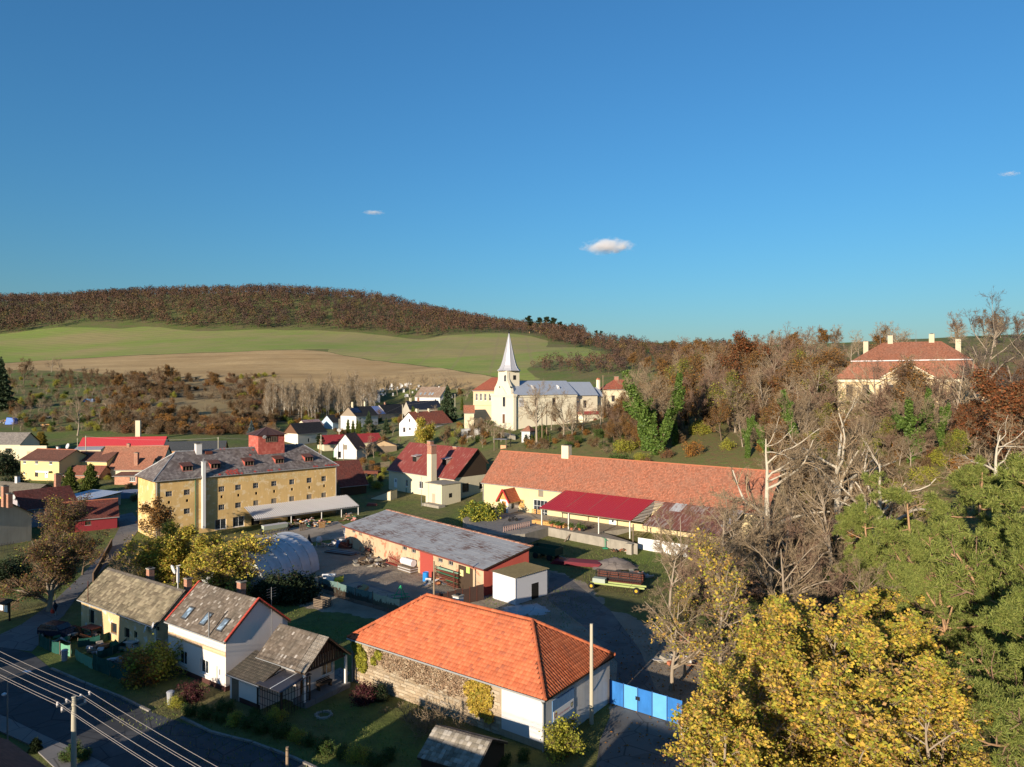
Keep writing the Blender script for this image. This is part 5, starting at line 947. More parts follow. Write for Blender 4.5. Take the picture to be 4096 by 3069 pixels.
for k in range(8):
    for (r0,z0),(r1,z1) in zip(rings[:-1],rings[1:]): mb.bar(ring(r0+.03,z0)[k],ring(r1+.03,z1)[k],.12,.12)
b.part(mb,'spire_ridge',SPI)
mb=MB(); mb.lathe([(.05,0),(.35,.25),(.35,.45),(.08,.7),(.05,.7)],10,(tcx,cen,ztip-.1)); mb.bar((tcx,cen,ztip+.5),(tcx,cen,ztip+2.6),.1); mb.bar((tcx,cen-.55,ztip+1.9),(tcx,cen+.55,ztip+1.9),.1); b.part(mb,'finial_cross',BLACKM)
mb=MB(); mb.box(-1.0,tw2*2-.8,cen-tw2-.15,cen+tw2+.15,tz1-.5,tz1-.2); b.part(mb,'tower_cornice',FRT)
def frontwin(px,name,rnd_=False,fr=True):
    (y0,z0),(y1,z1)=[b.onU(*zd_(*p),-1.1) for p in ((px[0],px[3]),(px[2],px[1]))]; lo,hi=min(y0,y1),max(y0,y1); d=-1.1 if z0<11 else -1.0; mb=MB()
    if rnd_: r=(z1-z0)/2; mb.cyl((d-.06,(lo+hi)/2,(z0+z1)/2),(d+.1,(lo+hi)/2,(z0+z1)/2),r,r,12)
    else: mb.box(d-.06,d+.1,lo,hi,z0,z1-.25); mb.cyl((d-.06,(lo+hi)/2,z1-.3),(d+.1,(lo+hi)/2,z1-.3),(hi-lo)/2,(hi-lo)/2,12)
    w_=b.part(mb,name,GLASS)
    if fr:
        mb=MB(); mb.box(d-.1,d-.07,lo-.15,lo,z0,z1); mb.box(d-.1,d-.07,hi,hi+.15,z0,z1); mb.box(d-.16,d-.05,lo-.25,hi+.25,z0-.2,z0); mb.obj('surround',WHITE,w_)
frontwin((585,800,612,900),'window'); frontwin((597,560,618,622),'window'); frontwin((540,675,555,697),'oculus',True,False); frontwin((660,675,675,697),'oculus',True,False)
(y0,z0),(y1,z1)=[b.onU(*zd_(*p),-1.1) for p in ((583,1085),(610,985))]; lo,hi=min(y0,y1),max(y0,y1); mb=MB(); mb.box(-1.16,-1.05,lo,hi,z0,z1); d_=b.part(mb,'door',FRB); mb=MB(); mb.box(-1.25,-1.1,lo-.4,lo,z0,z1+.4); mb.box(-1.25,-1.1,hi,hi+.4,z0,z1+.4); mb.box(-1.25,-1.1,lo,hi,z1,z1+.4); mb.obj('door_surround',WHITE,d_)
# tower side opening
u0,z0=b.onF(*zd_(697,605),cen-tw2); u1,z1=b.onF(*zd_(728,555),cen-tw2); mb=MB(); mb.box(u0,u1,cen-tw2-.05,cen-tw2+.1,z0,z1); b.part(mb,'belfry_opening',DARK)
# presbytery, sacristy, bell gable
w0=b.wld(26.0,1.5,0); PR=Bld('church_presbytery','narrower east end of the cream church with pale metal roof','church',w0.x,w0.y,CR,11,9.2,10.6,15.4,CY0[2],.3,0,wall=CHURCH,roof=corrug('pale_sheet_roof',(.36,.39,.44,1)),step=1.2,lift=.01,drop=5,wins=[('f',(4.4,6.2,6.0,8.8),'b23')])
for ob in list(PR.e.children): ob.parent=b.e; ob.matrix_local=Matrix.Translation((26.0,1.5,0))@ob.matrix_local
bpy.data.objects.remove(PR.e)
mb=MB(); mb.box(27.5,36.5,-2.6,1.5,-5,3.9); mb.hexa([(27.3,-2.8,3.92),(36.7,-2.8,3.92),(36.7,1.48,3.92),(27.3,1.48,3.92),(27.3,-2.8,4.0),(36.7,-2.8,4.0),(36.7,1.48,4.9),(27.3,1.48,4.9)],1); b.part(mb,'side_chapel',[CHURCH,REDP])
mb=MB(); mb.cyl((32.5,-2.65,1.6),(32.5,-2.55,1.6),1.0,1.0,16); b.part(mb,'lunette_window',plain('rusty_lunette',(.2,.07,.04,1)))
mb=MB(); mb.box(37,41.5,3,8.5,-5,10); mb.box(41,41.5,2.8,8.7,10,10.9); b.part(mb,'sacristy',CHURCH); mb=MB(); courses(mb,(36.9,2.8,10),(41.2,2.8,10),(41.2,5.75,13.4),(36.9,5.75,13.4),1.2,.01); courses(mb,(41.2,8.7,10),(36.9,8.7,10),(36.9,5.75,13.4),(41.2,5.75,13.4),1.2,.01); b.part(mb,'sacristy_roof',[corrug('pale_sheet_roof',(.36,.39,.44,1)),WOODD])
mb=MB(); mb.box(40.7,41.5,5.2,6.4,12.5,16.2); mb.hexa([(40.6,5.1,16.2),(41.6,5.1,16.2),(41.6,6.5,16.2),(40.6,6.5,16.2),(40.7,5.75,16.9),(41.5,5.75,16.9),(41.5,5.85,16.9),(40.7,5.85,16.9)],1); b.part(mb,'bell_gable',[CHURCH,TERRA])
for u in (9,20):
    mb=MB(); v=2.2; z=b.hw+(v+.35)*b.slF; mb.hexa([(u-.6,v,z),(u+.6,v,z),(u+.05,v+1.6,z+1.45),(u-.05,v+1.6,z+1.45),(u-.05,v,z+1.0),(u+.05,v,z+1.0),(u+.05,v+1.6,z+1.5),(u-.05,v+1.6,z+1.5)]); b.part(mb,'roof_vent',WHITE)
mb=MB(); mb.cyl((.25,-.2,-3),(.25,-.2,10.2),.12,.12,6); b.part(mb,'drainpipe',plain('verdigris_pipe',(.2,.3,.27,1)))
# wayside chapel
CPL=Bld('wayside_chapel','tiny white chapel with red pyramid roof below the church','chapel',2.8,207.9,-25,2.65,4.2,3.16,4.7,gz(3.5,209)+.0,.25,1.2,wall=WHITE,roof=ROSE,wins=[('f',(.9,.6,1.7,2.2),'w1')],drop=2)
# black sheet roofed store and pergola behind the metal roofed house
w0=ZP(1990,1905,4.); Bld('black_store','black sheet roofed store between the metal roofed house and the long barn','store',w0.x,w0.y,-40,7,6,3.0,3.5,gz(w0.x,w0.y)+.0,.3,rp=1.,wall=WOODD,roof=plain('black_sheet',(.025,.027,.03,1),.4),step=9,lift=0)
PG=GP(2010,1795); pg=empty('pergola',tuple(PG),R(-30),'open garden shelter with dark flat roof on thin posts','shelter')
mb=MB(); mb.box(-2.3,2.3,-1.6,1.6,2.75,2.9); mb.obj('roof',plain('slate_grey_sheet',(.12,.125,.14,1)),pg)
for x,y in ((-2,-1.3),(2,-1.3),(2,1.3),(-2,1.3)): mb=MB(); mb.box(x-.09,x+.09,y-.09,y+.09,-.8,2.75); mb.obj('post',WOODG,pg)
mb=MB(); mb.box(-.8,1.2,.2,.8,-.3,1.0); mb.obj('garden_bench',plain('pale_orange_box',(.5,.27,.15,1)),pg)
# ---- near side of the street: houses below and behind the frame, whose shadows fall across the road
NS=[(-37.5,38.5,-35,13,8.5,3.9,7.3),(-25.8,28.2,-35,15,8.5,4.8,8.3),(-12.5,18.5,-35,16,9,5.4,9.6),(2,8,-35,17,9,5.4,10),(-55,49,-35,15,9,5.0,8.9),(-71,58,-35,14,9,5.0,8.9)]
for i,(x,y,r,L_,W_2,h1,h2) in enumerate(NS):
    Bld('street_house',['house with dark brown roof at the bottom left corner','brown roofed house across the street just below the picture','second brown roofed house across the street below the picture','third brown roofed house across the street below the picture','tall house across the street beyond the left edge','last tall house across the street beyond the left edge'][i],'house',x,y,r,L_,W_2,h1,h2,0,.4,wall=CREAM,roof=BRN if i==0 else TBR,group='houses on the near side of the street',drop=.5)
tag(prism('wayside_wall',[ZP(*p,10.2) for p in ((1995,1734),(2060,1748),(2062,1756),(1993,1740))],8,11,[CONC,CONC]),'low pale stone retaining wall on the lawn below the church','wall')
# ================================================================ vegetation
def tubes(P,Rr,sides):
    """P (N,S,3) polylines, Rr (N,S) radii -> verts, quads"""
    N,S,_=P.shape; T=np.gradient(P,axis=1); T/=np.linalg.norm(T,axis=2,keepdims=True)+1e-9
    ref=np.where(np.abs(T[...,2:3])<.9,np.array([0,0,1.]),np.array([1.,0,0])); A=np.cross(T,ref); A/=np.linalg.norm(A,axis=2,keepdims=True)+1e-9; B=np.cross(T,A)
    th=2*np.pi*np.arange(sides)/sides; V=P[:,:,None,:]+Rr[:,:,None,None]*(np.cos(th)[None,None,:,None]*A[:,:,None,:]+np.sin(th)[None,None,:,None]*B[:,:,None,:])
    i=np.arange(N)[:,None,None]*S*sides; j=np.arange(S-1)[None,:,None]*sides; k=np.arange(sides)[None,None,:]; k2=(k+1)%sides
    f=np.stack([i+j+k,i+j+k2,i+j+sides+k2,i+j+sides+k],-1).reshape(-1,4); return V.reshape(-1,3),f
def polyl(rg,st,d,ln,segs,wander,up):
    P=[st]; d=d.copy()
    for s in range(segs):
        d=d+rg.normal(0,wander,d.shape); d[:,2]+=up; d/=np.linalg.norm(d,axis=1,keepdims=True)+1e-9; P.append(P[-1]+d*(ln/segs)[:,None])
    return np.stack(P,1)
def spawn(rg,P,Rr,ln,n,t0,t1,ang,ratio,shape=None):
    N,S,_=P.shape; t=rg.uniform(t0,t1,(N,n)) if n>1 else np.full((N,1),t1); t=np.sort(t,1); f=t*(S-1); i=np.minimum(f.astype(int),S-2); a=(f-i)[...,None]; ar=np.arange(N)[:,None]
    p=P[ar,i]*(1-a)+P[ar,i+1]*a; T=P[ar,i+1]-P[ar,i]; T/=np.linalg.norm(T,axis=2,keepdims=True)+1e-9; r=Rr[ar,i]*(1-a[...,0])+Rr[ar,i+1]*a[...,0]
    q=rg.normal(0,1,T.shape); q-=(q*T).sum(2,keepdims=True)*T; q/=np.linalg.norm(q,axis=2,keepdims=True)+1e-9
    an=np.radians(rg.normal(ang,ang*.22,t.shape))[...,None]; d=np.cos(an)*T+np.sin(an)*q
    l=ln[:,None]*ratio*rg.uniform(.65,1.2,t.shape)*(shape(t) if shape else (1.15-.55*t)); return p.reshape(-1,3),d.reshape(-1,3),l.ravel(),r.ravel()
def bare(seed,h=12.,tr=.22,lv=((9,.30,.55),(7,45,.5),(6,42,.5),(5,40,.55)),clear=.25,up=.08,wander=.12,stems=1,spread=.0,lean=0.,shape=None,twr=.012,minr=.01):
    """a leafless tree: ((children, angle, length ratio) per level); returns trunk mesh data, crown mesh data, twig points"""
    rg=np.random.default_rng(seed); st=np.zeros((stems,3)); st[:,:2]=rg.normal(0,.15*(stems>1),(stems,2)); d=np.c_[rg.normal(lean,spread+.02,stems),rg.normal(0,spread+.02,stems),np.ones(stems)]; d/=np.linalg.norm(d,axis=1,keepdims=True)
    ln=h*.82*rg.uniform(.8,1.,stems) if stems>1 else np.array([h*.8]); P=polyl(rg,st-np.array([0,0,.4]),d,ln,9,wander*.45,up*.3); t=np.linspace(0,1,10); Rr=np.full((stems,1),tr/np.sqrt(stems))*(1-.86*t)[None]; Rr[:,0]*=1.35
    parts=[]; parts.append(tubes(P,Rr,7)); cur=(P,Rr,ln); V2=[];F2=[];off=0; n1=lv[0][0]
    TV=[parts[0][0]];TF=[parts[0][1]];to=len(parts[0][0])
    for li,(n,ang,ra) in enumerate(lv):
        P,Rr,ln=cur; t0=clear if li==0 else .18
        p,d,l,r=spawn(rg,P,Rr,ln,n,t0,.98,ang,ra,shape if li==0 else None); segs=(6,5,3,2,2)[li]; wd=wander*(1,1.1,1.2,1.3,1.3)[li]
        P=polyl(rg,p,d,l,segs,wd,up*(1,.8,.5,.3,.2)[li]); last=li==len(lv)-1
        r0=np.maximum(np.minimum(r*.72,l*.035),minr if not last else twr); Rr=r0[:,None]*np.linspace(1,.35,segs+1)[None]; Rr=np.maximum(Rr,twr*.6)
        v,f=tubes(P,Rr,(5,4,3,3,3)[li])
        if li==0: TV.append(v);TF.append(f+to);to+=len(v)
        else: V2.append(v);F2.append(f+off);off+=len(v)
        cur=(P,Rr,l)
    tips=cur[0][:,1:].reshape(-1,3)
    return dict(t=(np.concatenate(TV),np.concatenate(TF)),c=(np.concatenate(V2),np.concatenate(F2)),tips=tips,rg=rg)
def leaves(rg,pts,n,size,jit,flat=.3,droop=0.,clump=0.):
    """small four-cornered leaves around points"""
    if clump>0:
        nb=len(pts)//16+1; keep=np.repeat(rg.uniform(0,1,nb)<clump,16)[:len(pts)]; pts=pts[keep]
    i=rg.integers(0,len(pts),n); c=pts[i]+rg.normal(0,jit,(n,3)); a=rg.normal(0,1,(n,3)); a[:,2]*=flat; a[:,2]-=droop; a/=np.linalg.norm(a,axis=1,keepdims=True)+1e-9; b=rg.normal(0,1,(n,3)); b-=(b*a).sum(1,keepdims=True)*a; b/=np.linalg.norm(b,axis=1,keepdims=True)+1e-9
    s=size*rg.uniform(.4,1.6,(n,1)); V=np.stack([c-a*s*.5,c+b*s*.38-a*s*.05,c+a*s*.5,c-b*s*.38-a*s*.05],1).reshape(-1,3); return V,np.arange(4*n).reshape(-1,4)
def join(parts):
    V=[];Fs=[];M=[];o=0
    for (v,f),m in parts: V.append(v);Fs.append(f+o);M.append(np.full(len(f),m));o+=len(v)
    return np.concatenate(V),np.concatenate(Fs),np.concatenate(M)
BARK=wood('bark_brown',(.12,.085,.055,1)); BARKG=wood('bark_grey',(.26,.21,.155,1)); TWIG=plain('twig_brown',(.18,.115,.075,1),.9,.35); TWIGG=plain('twig_greybrown',(.25,.185,.115,1),.9,.3); TWIGR=plain('twig_reddish',(.2,.125,.085,1),.9,.3); BARKP=wood('bark_pale',(.42,.37,.29,1)); BARKPINE=wood('bark_pine',(.33,.2,.11,1))
G4=lambda a,b,c,d:[(0,a),(.35,b),(.7,c),(1,d)]
L_YEL=leafm('leaf_yellow',G4((.42,.32,.04,1),(.60,.45,.07,1),(.50,.32,.09,1),(.24,.25,.035,1))); L_YG=leafm('leaf_yellow_green',G4((.26,.28,.035,1),(.44,.40,.05,1),(.33,.31,.055,1),(.13,.18,.025,1)))
L_BR=leafm('leaf_brown',G4((.16,.09,.042,1),(.23,.135,.06,1),(.15,.10,.045,1),(.10,.08,.035,1))); L_RED=leafm('leaf_rust',G4((.22,.07,.025,1),(.30,.10,.035,1),(.19,.08,.03,1),(.12,.06,.03,1))); L_OR=leafm('leaf_orange',G4((.30,.13,.03,1),(.42,.2,.04,1),(.24,.11,.03,1),(.16,.12,.03,1)))
L_GR=leafm('leaf_green',G4((.035,.075,.015,1),(.06,.11,.02,1),(.09,.13,.025,1),(.03,.05,.015,1)),.2); L_IVY=leafm('leaf_ivy',G4((.05,.10,.015,1),(.10,.17,.03,1),(.15,.21,.05,1),(.03,.06,.012,1)),.2,.5); L_DK=leafm('leaf_dark',G4((.012,.022,.008,1),(.02,.035,.012,1),(.03,.045,.015,1),(.01,.018,.008,1)),.1); L_PUR=leafm('leaf_purple',G4((.05,.012,.015,1),(.09,.02,.025,1),(.06,.015,.018,1),(.03,.01,.01,1)),.2)
L_PINE=leafm('needle_pine',G4((.08,.11,.02,1),(.145,.18,.036,1),(.235,.245,.06,1),(.042,.058,.013,1)),.08); L_SPR=leafm('needle_spruce',G4((.03,.055,.025,1),(.05,.08,.035,1),(.075,.10,.045,1),(.02,.035,.018,1)),.1); L_BLU=leafm('needle_blue',G4((.09,.13,.13,1),(.13,.17,.17,1),(.17,.2,.2,1),(.06,.09,.09,1)),.1); L_THU=leafm('leaf_thuja',G4((.05,.08,.015,1),(.09,.12,.02,1),(.14,.15,.03,1),(.03,.05,.012,1)),.15); L_GOLD=leafm('leaf_golden',G4((.2,.14,.02,1),(.3,.2,.03,1),(.16,.13,.02,1),(.1,.09,.02,1)),.2)
L_YEL2=leafm('leaf_bright_yellow',G4((.58,.40,.05,1),(.72,.50,.07,1),(.62,.36,.09,1),(.4,.32,.05,1))); L_TAN=leafm('leaf_tan',G4((.36,.2,.08,1),(.5,.3,.12,1),(.28,.14,.05,1),(.2,.1,.04,1)))
PROTO={}
def proto(key,g,bark,twig,leafs=None,clump=0.):
    """mesh data of one kind of tree: trunk and crown"""
    tm=npmesh(key+'_trunk',g['t'][0],g['t'][1],[bark],smooth=True); parts=[(g['c'],0)]; mats=[twig]
    for (m,n,size,jit) in (leafs or []): parts.append((leaves(g['rg'],g['tips'],n,size,jit,.3,0.,clump),len(mats))); mats.append(m)
    V,Fq,mi=join(parts); PROTO[key]=(tm,npmesh(key+'_crown',V,Fq,mats,mi)); return key
QUEUE={'tree':[],'bush':[]}
def plant(key,name,loc,s=1.,rz=None,label='',cat='tree',group=None,sink=.15,tilt=0.,now=False):
    if group and not now and name in QUEUE:
        QUEUE[name].append((key,(loc[0],loc[1],loc[2]),s,rnd.uniform(0,6.28) if rz is None else rz,label,cat,group)); return None
    rz=rnd.uniform(0,6.28) if rz is None else rz; o=empty(name,(loc[0],loc[1],loc[2]-sink*s),rz,label,cat,group); o.scale=(s,s,s) if not hasattr(s,'__len__') else s
    if tilt:o.rotation_euler=(tilt,0,rz)
    tm,cm=PROTO[key]
    if tm: link('trunk',tm,o)
    link('crown',cm,o); return o
LVA=((11,48,.52),(8,45,.48),(7,42,.5),(5,40,.5)); LVB=((12,42,.55),(8,40,.5),(6,40,.55)); 
# leafless trees in detail
for k in range(3): proto('bareA%d'%k,bare(20+k,13,.24,LVA,.22,.06,.13),BARKG,TWIGG)
for k in range(2): proto('bareB%d'%k,bare(30+k,13,.24,LVA,.2,.08,.12),BARK,TWIGR)
# simpler, for farther off
for k in range(3): proto('farA%d'%k,bare(40+k,11,.2,LVB,.2,.08,.13,twr=.022),BARKG,TWIGG)
for k in range(2): proto('farR%d'%k,bare(45+k,11,.2,LVB,.2,.08,.13,twr=.022),BARK,TWIGR,[(L_BR,1500,.28,.3)])
for k in range(2): proto('farO%d'%k,bare(48+k,11,.2,LVB,.2,.08,.13,twr=.02),BARK,TWIG,[(L_BR,3500,.3,.35),(L_OR,2500,.3,.35)])
for k in range(2): proto('rust%d'%k,bare(52+k,12,.24,LVA,.15,.07,.12),BARK,TWIGR,[(L_RED,9000,.22,.35),(L_BR,4000,.22,.4)])
for k in range(2): proto('brownleaf%d'%k,bare(55+k,12,.24,LVA,.2,.07,.12),BARK,TWIG,[(L_BR,5000,.2,.35),(L_OR,2500,.2,.35)])
proto('olive0',bare(57,12,.24,LVA,.2,.07,.12),BARK,TWIGG,[(L_YG,2600,.2,.4),(L_BR,3000,.2,.4),(L_IVY,1500,.2,.4)]); proto('grnleaf0',bare(58,11,.22,LVB,.15,.07,.12),BARK,TWIG,[(L_YG,6000,.25,.4),(L_IVY,4000,.22,.4)])
# slim pale grove trees
for k in range(3): proto('birch%d'%k,bare(60+k,13,.11,((22,40,.27),(7,38,.5),(5,35,.5)),.28,.12,.06,twr=.022),BARKP,TWIGG)
# old spreading pale tree in front of the chateau
proto('paletree0',bare(70,15,.42,((10,55,.62),(8,48,.5),(6,45,.5),(5,42,.5)),.2,.05,.2),BARKP,TWIGG); proto('paletree1',bare(71,14,.36,((10,58,.6),(8,48,.5),(6,45,.5),(5,42,.5)),.25,.05,.22),BARKP,TWIGG)
# tall thin-twigged tree on the skyline
proto('skytree0',bare(73,19,.34,((13,36,.5),(9,38,.5),(7,38,.5),(5,36,.5)),.22,.1,.13),BARKG,plain('twig_dark',(.11,.085,.07,1)))
# bushes
def bush(seed,h,stems,leafs,twig=TWIG,lv=((6,40,.5),(5,38,.55),(4,36,.55)),sp=.38,twr=.012): 
    g=bare(seed,h,.10,lv,.08,.04,.14,stems=stems,spread=sp,twr=twr); key='bush%d'%seed; return proto(key,g,BARK,twig,leafs)
bush(100,3.2,9,[(L_BR,2500,.16,.2)],TWIGR); bush(101,3.,9,[(L_RED,900,.15,.2),(L_BR,900,.15,.2)],TWIGR); bush(102,3.4,8,None,TWIGG); bush(103,3.2,9,[(L_OR,2600,.17,.2)]); bush(104,3.,10,[(L_GR,4500,.16,.22)]); bush(105,3.2,10,[(L_YG,4500,.15,.22)]); bush(106,4.6,10,[(L_YEL,5200,.16,.25),(L_YG,3500,.16,.25)],TWIG,LVB); bush(107,2.4,8,[(L_PUR,3000,.13,.18)]); bush(108,3.,12,[(L_DK,7000,.16,.25)]); bush(109,2.6,14,[(L_YG,5000,.14,.15),(L_GR,2500,.14,.15)],TWIG,((5,22,.4),(4,25,.45)),.22)
# conifers: whorled branches with hanging sprays
def conifer(key,seed,h,rad,mat,n=9000,size=.32,power=1.0,trunk=True,upright=False,jit=.12):
    rg=np.random.default_rng(seed); z=h*(1-np.sqrt(rg.uniform(0,1,n))*.96); rr=rad*np.power(np.clip(1-z/h,0,1),power)*(.9+.22*np.sin(z*5.)+.1*rg.normal(0,1,n)); fr=np.sqrt(rg.uniform(.25,1,n)); th=rg.uniform(0,6.283,n); th=np.round(th*7/6.283+.5*np.floor(z*2.2))/7*6.283+rg.normal(0,.28,n) if not upright else th
    c=np.c_[rr*fr*np.cos(th),rr*fr*np.sin(th),z-(.12*rr*fr if not upright else 0)]+rg.normal(0,jit*.5,(n,3)); out=np.c_[np.cos(th),np.sin(th),np.full(n,-.25 if not upright else 1.6)]+rg.normal(0,.35,(n,3)); out/=np.linalg.norm(out,axis=1,keepdims=True); b=rg.normal(0,1,(n,3)); b-=(b*out).sum(1,keepdims=True)*out; b/=np.linalg.norm(b,axis=1,keepdims=True); s=size*rg.uniform(.6,1.3,(n,1))
    V=np.stack([c-out*s*.5,c+b*s*.3,c+out*s*.6,c-b*s*.3],1).reshape(-1,3); cm=npmesh(key+'_crown',V,np.arange(4*n).reshape(-1,4),[mat]); v,f=tubes(np.array([[[0,0,-.4],[0,0,h*.5],[0,0,h*.97]]]),np.array([[.02*h,.012*h,.01]]),7); PROTO[key]=(npmesh(key+'_trunk',v,f,[BARK],smooth=True),cm)
conifer('spruce',200,12,3.2,L_SPR,12000,.42); conifer('bluespruce',201,6,2.,L_BLU,6000,.3); conifer('thuja',202,6,.85,L_THU,6000,.24,.45,upright=True); conifer('thujagold',203,6,2.2,L_GOLD,9000,.28,.42,upright=True); conifer('thujabush',204,6,1.9,L_THU,9000,.3,.62,upright=True); conifer('darkyew',205,2.6,1.1,L_DK,4500,.2,.4,upright=True); conifer('garden_spruce',206,7,2.3,L_SPR,9000,.3,.9)
# pines with needle tufts
def pine(key,seed,h,lv,leanx=0,tuft=9000,ts=.42,clear=.35,leaf=None):
    g=bare(seed,h,.3,lv,clear,.02,.12,lean=leanx,shape=lambda t:1.25-.75*t); rg=g['rg']; P=g['tips']; i=rg.integers(0,len(P),tuft); c=P[i]+rg.normal(0,.12,(tuft,3)); k=9; d=rg.normal(0,1,(tuft,k,3)); d[...,2]+=.7; d/=np.linalg.norm(d,axis=2,keepdims=True); b=rg.normal(0,1,(tuft,k,3)); b=np.cross(b,d); b/=np.linalg.norm(b,axis=2,keepdims=True)+1e-9
    s=ts*rg.uniform(.7,1.2,(tuft,1,1)); a=c[:,None,:]; V=np.stack([a-b*.016,a+b*.016,a+d*s*.5+b*.012,a+d*s*.5-b*.012],2).reshape(-1,3); PROTO[key]=(npmesh(key+'_trunk',*g['t'],[BARKPINE],smooth=True),None); Fq=np.arange(len(V)).reshape(-1,4); Vj,Fj,mj=join([(g['c'],0),((V,Fq),1)]); PROTO[key]=(PROTO[key][0],npmesh(key+'_crown',Vj,Fj,[TWIG,leaf or L_PINE],mj))
LVP=((26,72,.34),(8,50,.45),(5,45,.45)); pine('pine0',300,20,LVP,0,8000,.62,.3); pine('pine1',301,18,LVP,.05,7500,.62,.3); pine('farpine',302,16,((16,70,.3),(6,50,.45),(4,45,.45)),0,2600,1.5,.5,L_DK)
# maples: near, leaf by leaf
LVM=((14,52,.55),(9,46,.5),(7,44,.5),(5,42,.5))
for k,(sd,n1,n2) in enumerate(((310,3200,2200),(311,21000,15000),(312,21000,15000))):
    proto('maple%d'%k,bare(sd,15,.26,LVM,.16,.05,.15,twr=.017),BARKG,TWIGG,[(L_YEL,int(n1*.24),.25,.2),(L_YEL2,int(n1*.24),.25,.2),(L_YG,int(n2*.5),.24,.22),(L_TAN,int(n2*.2),.22,.25)],.42)
proto('hornbeam',bare(320,13,.3,((26,52,.5),(12,42,.48),(9,40,.5),(6,38,.5)),.08,.07,.12,shape=lambda t:1.1-.45*t,twr=.016),BARKG,plain('twig_hornbeam',(.17,.11,.07,1)),[(L_BR,14000,.14,.22),(L_YG,5000,.13,.22),(L_RED,4000,.13,.22)])
proto('yellowtree',bare(321,9,.2,LVB,.12,.06,.12),BARK,TWIG,[(L_YEL,9000,.24,.35),(L_YG,6000,.24,.35)])
# ivy-clad trunk
def ivytree(key,seed,h,forks,r0=1.0,n=17000):
    rg=np.random.default_rng(seed); nb=forks+5; st=np.zeros((forks,3)); d=np.c_[np.linspace(-.22,.2,forks) if forks>1 else [.05],rg.normal(0,.06,forks),np.ones(forks)]; ln=h*rg.uniform(.78,1,forks); P=polyl(rg,st-np.array([0,0,.4]),d,ln,10,.10,.03); t=np.linspace(0,1,11); Rr=np.repeat((.3*(1-.8*t))[None],forks,0); tv=tubes(P,Rr,7)
    p2,d2,l2,r2=spawn(rg,P,Rr,ln,6,.35,.9,48,.28); P2=polyl(rg,p2,d2,l2,10,.12,.06); PA=np.concatenate([P,P2]); wgt=np.concatenate([ln*2.6,l2*.55]); k=rg.choice(len(PA),n,p=wgt/wgt.sum()); tt=rg.uniform(0,1,n)**.8; f=tt*10; i=np.minimum(f.astype(int),9); a=(f-i)[:,None]; c=PA[k,i]*(1-a)+PA[k,i+1]*a; th=rg.uniform(0,6.283,n); big_=np.where(k<forks,r0,r0*.55); rr=(big_*(1-.62*tt)*(.62+.38*np.sin(tt*17+k*2.1)*np.cos(th*2+k))+.12)*np.sqrt(rg.uniform(.3,1,n)); c=c+np.c_[np.cos(th)*rr,np.sin(th)*rr,rg.normal(0,.28,n)]
    v2,f2=tubes(P2,np.repeat((.07*(1-.7*t))[None],len(P2),0),4); V,Fq=leaves(rg,c,n,.27,.05); tg=bare(seed+9,h*1.02,.12,LVB,.5,.1,.14,stems=forks,spread=.15,twr=.02); Vj,Fj,mj=join([((V,Fq),0),(tg['c'],1)]); tvv,tff,_=join([(tv,0),((v2,f2),0)]); PROTO[key]=(npmesh(key+'_trunk',tvv,tff,[BARK],smooth=True),npmesh(key+'_ivy',Vj,Fj,[L_IVY,TWIGG],mj))
ivytree('ivy1',330,12,1); ivytree('ivy2',331,14,2); ivytree('ivy3',332,11,1,.7)

def scatter_mass(name,items):
    """look-alikes beyond the 300 largest: one mass"""
    keys=sorted({i[0] for i in items}); pts=np.array([i[1] for i in items]); me=bpy.data.meshes.new(name); me.vertices.add(len(pts)); me.vertices.foreach_set('co',pts.astype(np.float32).ravel())
    for nm,vals,ty in (('size',[i[2] for i in items],'FLOAT'),('turn',[i[3] for i in items],'FLOAT'),('kind_no',[keys.index(i[0]) for i in items],'INT')): at_=me.attributes.new(nm,ty,'POINT'); at_.data.foreach_set('value',vals)
    o=link(name,me); tag(o,kind='stuff'); ng=bpy.data.node_groups.new(name,'GeometryNodeTree'); ng.interface.new_socket('Geometry',in_out='INPUT',socket_type='NodeSocketGeometry'); ng.interface.new_socket('Geometry',in_out='OUTPUT',socket_type='NodeSocketGeometry'); N=ng.nodes; L=ng.links; gi=N.new('NodeGroupInput'); go=N.new('NodeGroupOutput'); jn=N.new('GeometryNodeJoinGeometry')
    def attr(nm,ty): a=N.new('GeometryNodeInputNamedAttribute'); a.data_type=ty; a.inputs['Name'].default_value=nm; return a.outputs['Attribute']
    cx=N.new('ShaderNodeCombineXYZ'); L.new(attr('turn','FLOAT'),cx.inputs['Z']); mp=N.new('GeometryNodeMeshToPoints'); L.new(gi.outputs[0],mp.inputs[0])
    for j,part in enumerate(('trunk','crown')):
        c=bpy.data.collections.new(name+'_'+part)
        for q,k in enumerate(keys): c.objects.link(bpy.data.objects.new('%02d_%s_%s'%(q,name,part),PROTO[k][j]))
        ci=N.new('GeometryNodeCollectionInfo'); ci.inputs['Collection'].default_value=c; ci.inputs['Separate Children'].default_value=True; ci.inputs['Reset Children'].default_value=True
        ip=N.new('GeometryNodeInstanceOnPoints'); L.new(mp.outputs[0],ip.inputs['Points']); L.new(ci.outputs[0],ip.inputs['Instance']); ip.inputs['Pick Instance'].default_value=True; L.new(attr('kind_no','INT'),ip.inputs['Instance Index']); L.new(cx.outputs[0],ip.inputs['Rotation']); L.new(attr('size','FLOAT'),ip.inputs['Scale']); L.new(ip.outputs[0],jn.inputs[0])
    L.new(jn.outputs[0],go.inputs[0]); md=o.modifiers.new('scatter','NODES'); md.node_group=ng
